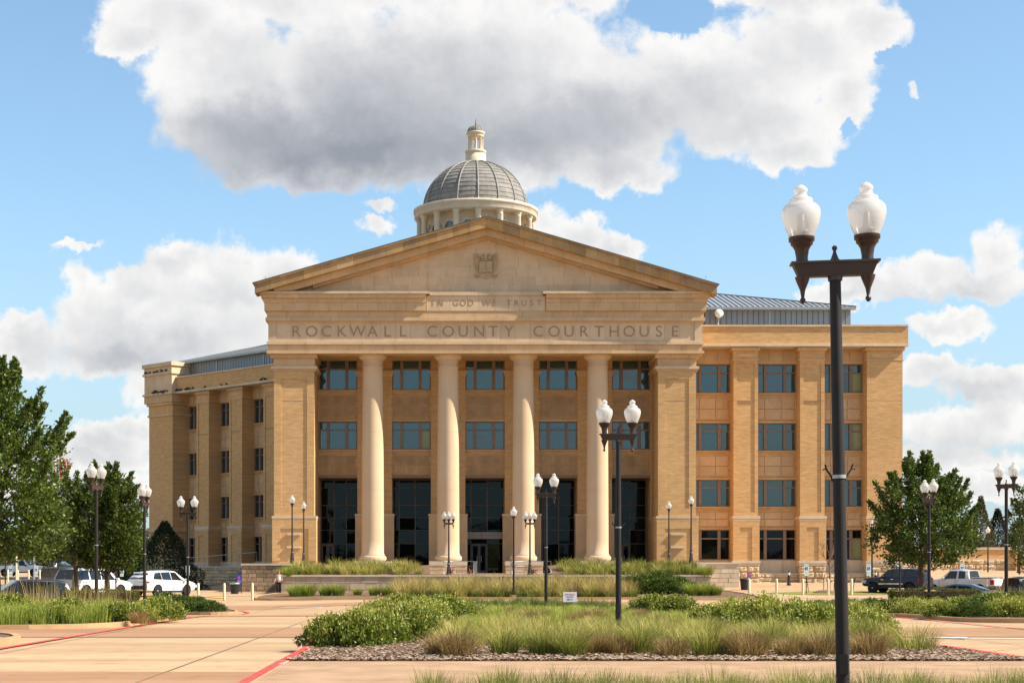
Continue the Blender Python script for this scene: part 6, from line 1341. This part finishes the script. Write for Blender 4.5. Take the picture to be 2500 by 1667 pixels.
cone_tree('juniper_tree', 'greener juniper behind the far right site wall, next to the lamp', X(2436, 182), 182, 1.4, 6.9, 2.3, 24, LEAFD, 8000, pw=1.2)
cone_tree('juniper_tree', 'dark evergreen behind the round tree at right', X(2358, 176), 176, 1.4, 5.4, 2.4, 25, LEAFD, 7000, pw=1.5)
cone_tree('juniper_tree', 'dark evergreen at the right edge behind the site wall', X(2492, 186), 186, 1.4, 6.0, 3.0, 26, LEAFD, 8000, pw=1.5)
for i, (px, y, H, R_) in enumerate(((-60, 215, 7, 6), (60, 225, 6.0, 7), (190, 222, 5.6, 6), (300, 228, 7, 6), (2560, 220, 8, 6), (2330, 235, 6, 7), (165, 205, 4.0, 2.5))):
    cone_tree('distant_tree', ['far dark tree off the left edge', 'far tree line crown behind the white pickup', 'far tree behind the dark pickup', 'far tree behind the small oak', 'far tree beyond the right edge', 'far tree low behind the site wall', 'small round tree beside the far tan building'][i], X(px, y), y, 1.5, H, R_, 30+i, LEAFD if i % 2 else LEAFJ, 6000, pw=2.2, leaf=(.5, .12))
# bare young tree with stakes
y = 115.5; x = X(2025, y); z0 = gz(x, y); t = thing('bare_tree', 'leafless young tree held by stakes before the rough stone base', 'tree', (x, y, z0)); V2 = []; Q2 = []; r_ = random.Random(5)
tube_np([(0, 0, -.1), (.02, 0, 1.6), (-.02, 0, 2.2)], [.07, .055, .045], V2, Q2, 7)
def twig(p, d, L, rad, lev):
    e_ = p+d*L; tube_np([p, p+d*L*.5+Vector((r_.uniform(-.03, .03), 0, .02)), e_], [rad, rad*.8, rad*.5], V2, Q2, 4)
    if lev < 3:
        for _ in range(3 if lev else 3): twig(p+d*L*r_.uniform(.55, 1), (d+Vector((r_.uniform(-.6, .6), r_.uniform(-.6, .6), r_.uniform(-.1, .5)))).normalized(), L*r_.uniform(.5, .75), rad*.5, lev+1)
for i in range(7): a = i*1.1; twig(Vector((0, 0, 1.5+i*.12)), Vector((math.cos(a)*.55, math.sin(a)*.55, .85)).normalized(), r_.uniform(.9, 1.4), .03, 1)
me = bpy.data.meshes.new('trunk'); me.from_pydata(V2, [], Q2); me.materials.append(mat('bare_bark', (.22, .13, .09), .9, .1)); o = bpy.data.objects.new('trunk', me); o.parent = t; COL.objects.link(o)
for i, (px, px2, lb) in enumerate(((2011, 2011, 'upright stake just left of the bare tree'), (2037, 2036, 'upright stake just right of the bare tree'), (1969, 1975, 'leaning stake left of the bare tree near the parking sign'), (2087, 2081, 'leaning stake right of the bare tree'))):
    zt = Z(1410 if i < 2 else 1410, y); s = thing('tree_stake', lb, 'stake', (X(px2, y), y, z0)); k = MB(); k.tube([(0, 0, -.1), (X(px, y)-X(px2, y), 0, zt-z0)], .025, 5); o = obj('stake', k.mesh('stake', BLACK)); o.parent = s
k = MB(); k.lathe([(.95, -.05), (.8, .06), (.45, .16), (.1, .2)], 16, (X(2014, 114.5), 114.5)); 
for i, v in enumerate(k.v): k.v[i] = (v[0], v[1], v[2]+gz(v[0], v[1])+(.03*math.sin(i*2.3) if i < 60 else 0))
o = k.build('mulch_mound', MULCH, kind='structure')

# ---- grasses
def blades(B, Hh, lean, az, w, tint, seed=0):
    """B Nx3 base, Hh heights, lean 0..1, az direction"""
    n = len(B); r = np.random.default_rng(seed); d = np.stack([np.cos(az), np.sin(az), np.zeros(n)], 1); s = np.stack([-np.sin(az), np.cos(az), np.zeros(n)], 1)
    tw = r.uniform(-1, 1, n)[:, None]; s = s*(1-np.abs(tw)*.4)+d*tw*.6
    out = []
    for tt, ww in ((0, 1), (.35, .9), (.7, .65), (1, .12)):
        c = B+d*(lean*Hh*tt**1.9)[:, None]; c[:, 2] += Hh*(tt-.38*lean*tt**2.6); out += [c-s*(w*ww)[:, None], c+s*(w*ww)[:, None]]
    V = np.stack(out, 1).reshape(-1, 3); b = np.arange(n)[:, None]*8
    Q = np.concatenate([b+np.array([[0, 1, 3, 2]]), b+np.array([[2, 3, 5, 4]]), b+np.array([[4, 5, 7, 6]])], 1).reshape(-1, 4)
    T = np.stack([tint+.22*(1-f) if False else tint+f for f in (-.0, -.0, .0, .0, .06, .06, .16, .16)], 1).reshape(-1)
    return V, Q, np.clip(T, 0, 1)
def tufts(name, label, pts, per, h, spread, w, m, seed, tint=(.35, .15), lean=(.25, .9), parent=None, own=False, seeds=0):
    """pts rows x,y,z,scale,tint offset"""
    r = np.random.default_rng(seed); Bs = []; Hs = []; Ls = []; As = []; Ts = []; Ws = []
    for (x, y, z, s, to) in pts:
        n = int(per*r.uniform(.8, 1.2)); a = r.uniform(0, 2*np.pi, n); q = r.uniform(0, 1, n)**.6*spread*s
        Bs.append(np.stack([x+q*np.cos(a), y+q*np.sin(a), np.full(n, z)], 1)); Hs.append(h*s*r.uniform(.45, 1.15, n)); Ls.append(r.uniform(lean[0], lean[1], n)*(.35+.65*q/(spread*s+1e-6)))
        As.append(a+r.normal(0, .5, n)); Ts.append(np.clip(r.normal(tint[0]+to, tint[1], n), 0, 1)); Ws.append(w*s*r.uniform(.6, 1.3, n))
    V, Q, T = blades(np.concatenate(Bs), np.concatenate(Hs), np.concatenate(Ls), np.concatenate(As), np.concatenate(Ws), np.concatenate(Ts), seed)
    me = np_mesh(name, V, Q, m, T)
    if own: return me
    o = obj(name, me, None, label, None, kind='stuff'); o['category'] = 'grass'; return o
def scatter(poly, step, seed, jit=.45, z=.1, zf=None, sc=(.75, 1.25), to=(0, .08), skip=None):
    r = random.Random(seed); xs = [p[0] for p in poly]; ys = [p[1] for p in poly]; out = []; y = min(ys)
    while y < max(ys):
        x = min(xs)
        while x < max(xs):
            a, b = x+r.uniform(-jit, jit)*step, y+r.uniform(-jit, jit)*step
            if inside(poly, a, b) and not (skip and skip(a, b)): out.append((a, b, (zf(a, b) if zf else gz(a, b)+z), r.uniform(*sc), r.gauss(*to)))
            x += step
        y += step
    return out
big = scatter([(-.6, 34.4), (9.9, 34.0), (10.0, 37), (9.8, 41.5), (.9, 42), (-.3, 37)], .78, 41, to=(.02, .17), sc=(.55, 1.25))
tufts('fountain_grass', 'dense blue green and straw fountain grass filling the front of the island', big, 190, .60, .30, .0055, GRASSM, 42, tint=(.42, .17), lean=(.3, 1.0))
mid = scatter([(.8, 42), (10, 42), (10.0, 66), (8, 75), (4, 81.5), (-.5, 79), (-2, 68), (-.8, 58)], .95, 43, to=(.0, .12))
tufts('meadow_grass', 'yellow green meadow grass in the middle of the island', mid, 130, .30, .45, .008, GRASSG, 44, tint=(.6, .22), lean=(.2, .9))
mid2 = scatter([(1, 42.5), (10, 42.5), (9.8, 62), (6, 66), (1.5, 62)], 1.5, 45, to=(.25, .1), sc=(.6, 1.1))
tufts('straw_grass', 'straw coloured grass tufts mixed into the meadow grass', mid2, 110, .36, .35, .008, GRASSM, 46, tint=(.6, .15))
dk = scatter([(-1.5, 77), (8.4, 72), (7, 79), (3, 82.5), (0, 81)], .8, 47, to=(-.15, .06))
tufts('dark_grass', 'darker green grass along the back edge of the island', dk, 120, .5, .3, .011, GRASSM, 48, tint=(.12, .12))
pl1 = scatter([(-3.0, 106), (12.2, 106), (12.6, 116.8), (-2.6, 116.8)], .95, 49, to=(.12, .12), sc=(.85, 1.3))
tufts('tall_tan_grass', 'tall tan feathery grass in front of the retaining wall', pl1, 150, 1.12, .36, .013, GRASSM, 50, tint=(.55, .18), lean=(.2, .95))
pl0 = scatter([(-2.6, 105.6), (12.5, 105.6), (12.5, 107.2), (-2.6, 107.2)], .8, 51, to=(-.1, .1))
tufts('dark_grass', 'short dark green grass at the foot of the tall tan grass', pl0, 110, .6, .3, .013, GRASSM, 52, tint=(.15, .15))
soil = lambda x, y: 1.35+(y-118.45)*.126
for nm_, a_, b_, sd_, tn in (('left', -11.3, -1.6, 53, (.36, .17)), ('right', 8.2, 18.3, 54, (.24, .14))):
    pp = scatter([(a_, 118.9), (b_, 118.9), (b_-.3, 123.6), (a_+.8, 123.6)], .8, sd_, zf=soil, sc=(.7, 1.35), to=(.02, .12))
    tufts('planter_grass', 'mixed green and tan ornamental grass in the '+nm_+' half of the raised planter', pp, 140, .72, .4, .014, GRASSM, sd_+5, tint=tn, lean=(.3, 1.0))
near = scatter([(-.7, 19.5), (10.4, 19.5), (10.4, 23.4), (-.2, 23.4)], .55, 61, to=(-.05, .08), z=.08, sc=(.7, 1.15))
near = [p for p in near if not (p[0] < 1 and p[1] < 21.0)]
tufts('near_grass', 'soft blue green grass tips along the bottom edge', near, 210, .42, .26, .0035, GRASSM, 62, tint=(.22, .15), lean=(.15, .85))
lf = scatter([(-29, 50.6), (-13, 50.4), (-11.2, 51.6), (-10.6, 54), (-10.4, 60), (-12, 63), (-29, 64)], .8, 63, to=(0, .12), sc=(.8, 1.2))
tufts('meadow_grass', 'tall weedy grass and wildflowers on the left island', lf, 120, .62, .35, .009, GRASSG, 64, tint=(.5, .25), lean=(.1, .6))
lf2 = scatter([(-26, 60), (-11.5, 60), (-12.5, 64.5), (-26, 65.5)], .8, 65, to=(0, .1))
tufts('seed_stalks', 'pale brown seed stalks at the back of the left island', lf2, 26, 1.25, .4, .006, GRASSM, 66, tint=(.7, .15), lean=(.05, .35))
rt_ = scatter([(21.5, 73), (33, 73), (33, 80), (26, 80)], 1.1, 67, to=(.1, .1))
tufts('tall_tan_grass', 'hazy tan grass behind the right hedges', [p for p in rt_ if p[0] > 24.5], 120, 1.15, .4, .01, GRASSM, 68, tint=(.4, .15))
gv_ = scatter([(14.5, 76.5), (22, 76.5), (22, 84), (17.3, 84), (17.2, 77)], .8, 69, to=(0, .1)); 
tufts('dark_grass', 'dark green grass on the tip of the right island', gv_, 110, .62, .3, .011, GRASSM, 70, tint=(.1, .12))
# single clumps: brown, green and arching
CB = [tufts('clump', '', [(0, 0, 0, 1, 0)], 520, .52, .3, .007, GRASSM, 80+i, tint=(.93, .07), lean=(.3, 1.1), own=True) for i in range(3)]
CG = [tufts('clump', '', [(0, 0, 0, 1, 0)], 520, .75, .3, .007, GRASSM, 84+i, tint=(.26, .14), lean=(.35, 1.15), own=True) for i in range(3)]
CY = [tufts('clump', '', [(0, 0, 0, 1, 0)], 480, .85, .35, .012, GRASSG, 88+i, tint=(.45, .2), lean=(.4, 1.2), own=True) for i in range(2)]
def clump(me, px, y, s, lb, cat='grass clump', z=None, name='grass_clump', sy=None):
    x = X(px, y); o = obj(name, me, None, lb, cat); o.location = (x, y, gz(x, y)+.1 if z is None else z); o.scale = (s, s, sy or s); o.rotation_euler = (0, 0, random.random()*6); return o
br_ = [(1078, 32.7, 1.0, 'leftmost of the front row brown grass clumps, beside the leafy bush'), (1116, 32.3, 1.15, 'second brown clump of the front row, next to the leftmost'), (1437, 33.1, 1.05, 'brown clump left of the middle island lamp foot'), (1508, 33.0, 1.0, 'brown clump right below the middle island lamp'), (1640, 32.2, .95, 'orange brown clump right of the lamp near the path'), (1825, 32.3, 1.25, 'large dark brown clump in the front row, right of centre'), (1930, 32.4, .9, 'straw brown clump left of the nearest pole'), (2010, 32.5, 1.15, 'brown clump just left of the nearest dark pole'), (2120, 32.8, 1.1, 'rightmost brown clump beside the nearest pole'),
       (1290, 56, .8, 'small brown clump in the bright green patch, left one'), (1325, 57, .75, 'small brown clump in the bright green patch, right one'), (1420, 54, .9, 'brown clump left of the middle lamp pole, mid island'), (1452, 55, .95, 'dark brown clump behind the middle lamp pole, mid island'), (1566, 58, .85, 'small tan clump in front of the back right bush'), (1240, 64, .7, 'faint tan clump far back left in the island')]
for i, (px, y, s, lb) in enumerate(br_): clump(CB[i % 3], px, y, s, lb)
gr_ = [(1330, 32.9, 1.0, 'large green fountain clump left of centre in the front row'), (1230, 33.2, .9, 'green fountain clump near the left brown pair'), (1395, 32.5, .9, 'bright green spiky clump in the front row'), (1560, 33.2, 1.0, 'dark green clump right of the middle lamp foot'), (1730, 32.5, 1.05, 'wide arching green clump alone in the front row'), (1880, 34.8, 1.0, 'green clump behind the dark brown front clump'), (2095, 36.5, 1.05, 'blue green clump behind the nearest pole')]
for i, (px, y, s, lb) in enumerate(gr_): clump(CG[i % 3], px, y, s, lb)
yg = [(722, 108.5, 1.15, 'arching green clump at the planter corner beside the woman'), (752, 109, 1.15, 'second arching green clump from the planter corner'), (795, 110, 1.05, 'arching green clump below the retaining wall, third from the left'), (826, 110, 1.1, 'arching green clump below the retaining wall, fourth from the left'), (873, 111, .7, 'small round green clump alone below the retaining wall'), (915, 110.5, .9, 'green clump left of the tall tan grass'), (945, 110.5, .95, 'green clump touching the tall tan grass'), (1690, 109.5, 1.15, 'arching green clump at the right planter corner, left one'), (1722, 109.5, 1.2, 'arching green clump at the right planter corner, middle one'), (1748, 109.5, .95, 'arching green clump at the right planter corner, right one')]
for i, (px, y, s, lb) in enumerate(yg): clump(CY[i % 2], px, y, s, lb)
clump(CY[0], 706, 118.2, 1.0, 'trailing grass clump hanging over the left end of the retaining wall', z=1.35); clump(CY[1], 1722, 118.3, 1.2, 'trailing grass clump hanging over the right end of the retaining wall', z=1.3)
# leafy bushes
def bush_mesh(name, rx, ry, h, n, seed, m=SHRUBL, leaf=(.085, .02), tint=(.45, .2), stalks=0, flat=1.0):
    r = np.random.default_rng(seed); a = r.uniform(0, 2*np.pi, n); ph = r.uniform(0, 1, n); q = r.uniform(0, 1, n)**.3
    lob = 1+.16*np.sin(a*4+ph*5)+.10*np.sin(a*7-ph*11); rad = np.cos(ph*np.pi/2)**.55
    P = np.stack([rx*rad*np.cos(a)*q*lob, ry*rad*np.sin(a)*q*lob, h*(ph**.8)*(.55+.45*q)*(1+.12*np.sin(a*5))], 1)
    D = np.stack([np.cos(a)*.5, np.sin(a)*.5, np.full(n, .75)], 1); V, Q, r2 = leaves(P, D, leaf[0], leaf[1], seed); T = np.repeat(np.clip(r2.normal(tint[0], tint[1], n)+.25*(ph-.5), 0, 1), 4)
    if stalks:
        k_ = np.random.default_rng(seed+900); SP = []
        for _ in range(stalks):
            a_ = k_.uniform(0, 6.28); q_ = k_.uniform(0, .95); hh = h*(1-.45*q_**2); x_, y_ = rx*q_*math.cos(a_), ry*q_*math.sin(a_); tp = k_.uniform(.1, .32)
            for j in range(9): f = j/8; SP.append((x_*(1+.1*f)+k_.normal(0, .012), y_*(1+.1*f)+k_.normal(0, .012), hh*.8+tp*f+k_.normal(0, .01)))
        V3, Q3, r3 = leaves(np.array(SP), np.tile([0, 0, 1.0], (len(SP), 1)), leaf[0]*.8, leaf[1]*.8, seed+5); Q = np.concatenate([Q, Q3+len(V)]); V = np.concatenate([V, V3]); T = np.concatenate([T, np.repeat(np.clip(r3.normal(.75, .2, len(SP)), 0, 1), 4)])
    me = np_mesh(name, V, Q, m, T); return me
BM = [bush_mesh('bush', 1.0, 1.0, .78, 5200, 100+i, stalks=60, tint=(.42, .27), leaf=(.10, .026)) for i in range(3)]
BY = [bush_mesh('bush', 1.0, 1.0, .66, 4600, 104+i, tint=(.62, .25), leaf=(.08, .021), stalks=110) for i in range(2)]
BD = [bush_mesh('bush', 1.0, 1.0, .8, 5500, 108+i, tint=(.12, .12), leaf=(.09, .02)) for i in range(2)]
def bush(me, px, y, s, lb, h=1.0, cat='bush'):
    return clump(me, px, y, s, lb, cat, name='bush', sy=s*h)
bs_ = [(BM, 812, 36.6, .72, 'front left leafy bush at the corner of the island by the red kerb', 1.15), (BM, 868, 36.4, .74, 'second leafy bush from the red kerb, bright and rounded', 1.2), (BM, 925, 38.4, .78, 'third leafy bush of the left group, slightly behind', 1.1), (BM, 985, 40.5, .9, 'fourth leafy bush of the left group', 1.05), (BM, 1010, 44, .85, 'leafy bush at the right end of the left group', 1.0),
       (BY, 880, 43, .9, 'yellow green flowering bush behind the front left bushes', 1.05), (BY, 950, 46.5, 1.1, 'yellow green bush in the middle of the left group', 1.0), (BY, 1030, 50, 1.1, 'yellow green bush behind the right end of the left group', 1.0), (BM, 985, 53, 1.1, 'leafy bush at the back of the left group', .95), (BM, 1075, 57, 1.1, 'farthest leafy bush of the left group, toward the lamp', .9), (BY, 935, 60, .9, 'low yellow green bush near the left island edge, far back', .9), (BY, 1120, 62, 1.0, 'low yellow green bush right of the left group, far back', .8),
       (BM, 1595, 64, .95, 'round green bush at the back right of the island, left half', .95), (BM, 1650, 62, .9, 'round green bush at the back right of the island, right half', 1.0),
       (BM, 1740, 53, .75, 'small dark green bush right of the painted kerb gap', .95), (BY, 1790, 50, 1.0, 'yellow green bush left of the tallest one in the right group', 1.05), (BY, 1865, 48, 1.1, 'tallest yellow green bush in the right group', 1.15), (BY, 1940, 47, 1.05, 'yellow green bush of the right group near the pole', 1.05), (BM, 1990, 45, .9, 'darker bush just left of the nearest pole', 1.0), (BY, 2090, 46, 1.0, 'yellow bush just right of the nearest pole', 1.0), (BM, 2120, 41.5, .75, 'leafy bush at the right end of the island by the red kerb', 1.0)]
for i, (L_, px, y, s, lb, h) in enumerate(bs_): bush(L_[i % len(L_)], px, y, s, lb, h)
for i, (px, y, s, lb, h) in enumerate(((1560, 112, 1.6, 'dark mounded shrub right of the tall tan grass, left half', .95), (1610, 112.5, 1.7, 'dark mounded shrub right of the tall tan grass, tallest part', 1.05), (1650, 111.5, 1.5, 'dark mounded shrub right of the tall tan grass, right half', .9),
    (505, 84, 1.0, 'dark low shrub at the tip of the left far island', .7), (475, 86, 1.1, 'dark low shrub right of the front-facing left lamp', .8), (430, 84.5, 1.3, 'dark low shrub left of the front-facing left lamp', .75), (405, 86, 1.2, 'dark low shrub at the near end of the left far island', .9), (532, 85.5, .45, 'tiny dark shrub nearest the red kerb tip at left', 1.0),
    (2000, 80.5, 1.0, 'dark low shrub at the left tip of the right island', .7), (2060, 80, 1.1, 'dark low shrub behind the nearest pole', .75), (2130, 79, 1.1, 'dark low shrub before the dark blue vehicle', .75), (2180, 74, 1.2, 'dark low shrub left of the right hedge', .6))):
    bush(BD[i % 2], px, y, s, lb, h)
lb_ = ['leafy shrub at the right tip of the left grass island', 'bright leafy shrub on the left island, second from its tip', 'green shrub on the left island below the crossover', 'yellow green shrub on the left island below the first lamp', 'green shrub on the left island below the large white vehicle', 'green shrub on the left island near the minivan tail', 'yellow shrub at the left picture edge before the minivan', 'low green shrub near the left kerb curve', 'low bright shrub in the middle of the left kerb']
for i, (px, y, s) in enumerate(((385, 57, .95), (335, 55.5, .8), (290, 54.5, .8), (235, 56, .8), (165, 57, .9), (95, 57, .8), (20, 60, 1.0), (60, 53, .7), (150, 53, .7))): bush((BM if i % 2 == 0 else BY)[i % 2], px, y, s, lb_[i], .95)
lb_ = ['yellow green bush right below the round tree lamp', 'yellow green bush below the left end of the right hedge', 'bright bush under the right hedge, middle', 'bright bush below the sedan', 'dark bush right of the bright ones, toward the far right lamp', 'yellow bush below the far right lamp', 'yellow bush at the right picture edge', 'low bush near the right island kerb', 'low dark bush right of centre on the right island', 'green bush between the hedge and the far right lamp']
for i, (px, y, s) in enumerate(((2235, 66, .95), (2200, 68, .85), (2290, 64, .9), (2345, 63, .9), (2400, 62, 1.0), (2450, 61, 1.0), (2495, 60.5, 1.0), (2300, 60.5, .7), (2370, 60.0, .75), (2425, 66, 1.1))): bush([BY[0], BM[0], BY[1], BM[1], BD[0], BY[0], BY[1], BM[2], BD[1], BM[2]][i], px, y, s, lb_[i], .9)
o = clump(CB[1], 340, 53.2, .9, 'tan dry clump at the right end of the left island')
# clipped hedges
def hedge(label, x0, x1, y0, y1, z0, h, seed, n=7000):
    r = np.random.default_rng(seed); f = r.integers(0, 4, n); u = r.uniform(0, 1, n); v = r.uniform(0, 1, n)
    X_ = np.where(f == 2, x0, np.where(f == 3, x1, x0+(x1-x0)*u)); Y__ = np.where(f == 0, y0, y0+(y1-y0)*v); Zz = np.where(f == 1, h, h*np.where(f == 0, v, u))
    P = np.stack([X_, Y__, Zz], 1)+r.normal(0, .035, (n, 3)); P[:, 2] += z0+.05*np.sin(X_*2.3); D = np.stack([np.zeros(n), -.4*np.ones(n), .8*np.ones(n)], 1)
    V, Q, r2 = leaves(P, D, .06, .02, seed); t = thing('hedge', label, 'hedge', ((x0+x1)/2, y0, z0)); me = np_mesh('foliage', V, Q, HEDGEL, np.repeat(np.clip(r2.normal(.55, .2, n), 0, 1), 4)); o = obj('foliage', me); link2(o, t)
    k = MB(); k.box(x0+.06, x1-.06, y0+.06, y1-.06, z0-.2, z0+h-.08); o = obj('branches', k.mesh('branches', BARK)); link2(o, t)
def link2(o, t): o.parent = t; o.matrix_parent_inverse = WM(t).inverted()
hedge('clipped hedge before the large white vehicle at left', X(153, 77), X(328, 77), 77, 78.2, -.2, 1.02, 120)
hedge('clipped hedge before the dark blue vehicle and sedan at right', X(2188, 76.5), X(2392, 76.5), 76.5, 77.8, -.1, 1.0, 121)
hedge('clipped hedge at the right picture edge', X(2470, 74), X(2530, 74), 74, 75.2, -.1, .8, 122, 4000)
hedge('clipped hedge at the left picture edge before the minivan', X(-40, 70), X(70, 70), 70, 71.2, -.05, .75, 123, 4500)
# far tan building behind the big oak
t = thing('distant_building', 'low tan building with a dark roof edge seen under the big oak', 'building', (X(120, 232), 232, 1.5)); k = MB(); k.box(-16, 6, 0, 14, 0, 2.6); o = obj('wall', k.mesh('wall', BRICK)); o.parent = t
k = MB(); k.prism([(-16.5, 2.6), (6.5, 2.6), (4, 4.2), (-14, 4.2)], -.5, 14.5); o = obj('roof', k.mesh('roof', ROCKG)); o.parent = t
k = MB(); k.box(-15, 5, -.05, 0, 1.1, 1.5); o = obj('band', k.mesh('band', BLACK)); o.parent = t
# wooded horizon behind the viewer and far around (also what the windows mirror)
P = []; r = np.random.default_rng(200)
for i in range(240):
    a = r.uniform(0, 2*np.pi) if i < 90 else r.uniform(math.pi*1.05, math.pi*1.95); d = r.uniform(150, 190) if i >= 90 else r.uniform(330, 420); cx_, cy_ = d*math.cos(a), d*math.sin(a)+(0 if i >= 90 else 60)
    s = r.uniform(5, 9) if i >= 90 else r.uniform(5, 8); n = 110; p = r.normal(0, 1, (n, 3)); p /= np.linalg.norm(p, axis=1)[:, None]; p *= r.uniform(.7, 1, n)[:, None]*s; p[:, 2] = np.abs(p[:, 2])*.75; P.append(p+np.array([cx_, cy_, .5]))
P = np.concatenate(P); V, Q, r2 = leaves(P, np.tile([0, 0, .6], (len(P), 1)), 3.2, 1.1, 201); o = obj('distant_woodland', np_mesh('distant_woodland', V, Q, LEAFD, np.repeat(np.clip(r2.normal(.5, .2, len(P)), 0, 1), 4)), label='low dark line of far trees around the horizon', kind='stuff'); o['category'] = 'trees'
world.cycles.sampling_method = 'MANUAL'; world.cycles.sample_map_resolution = 256
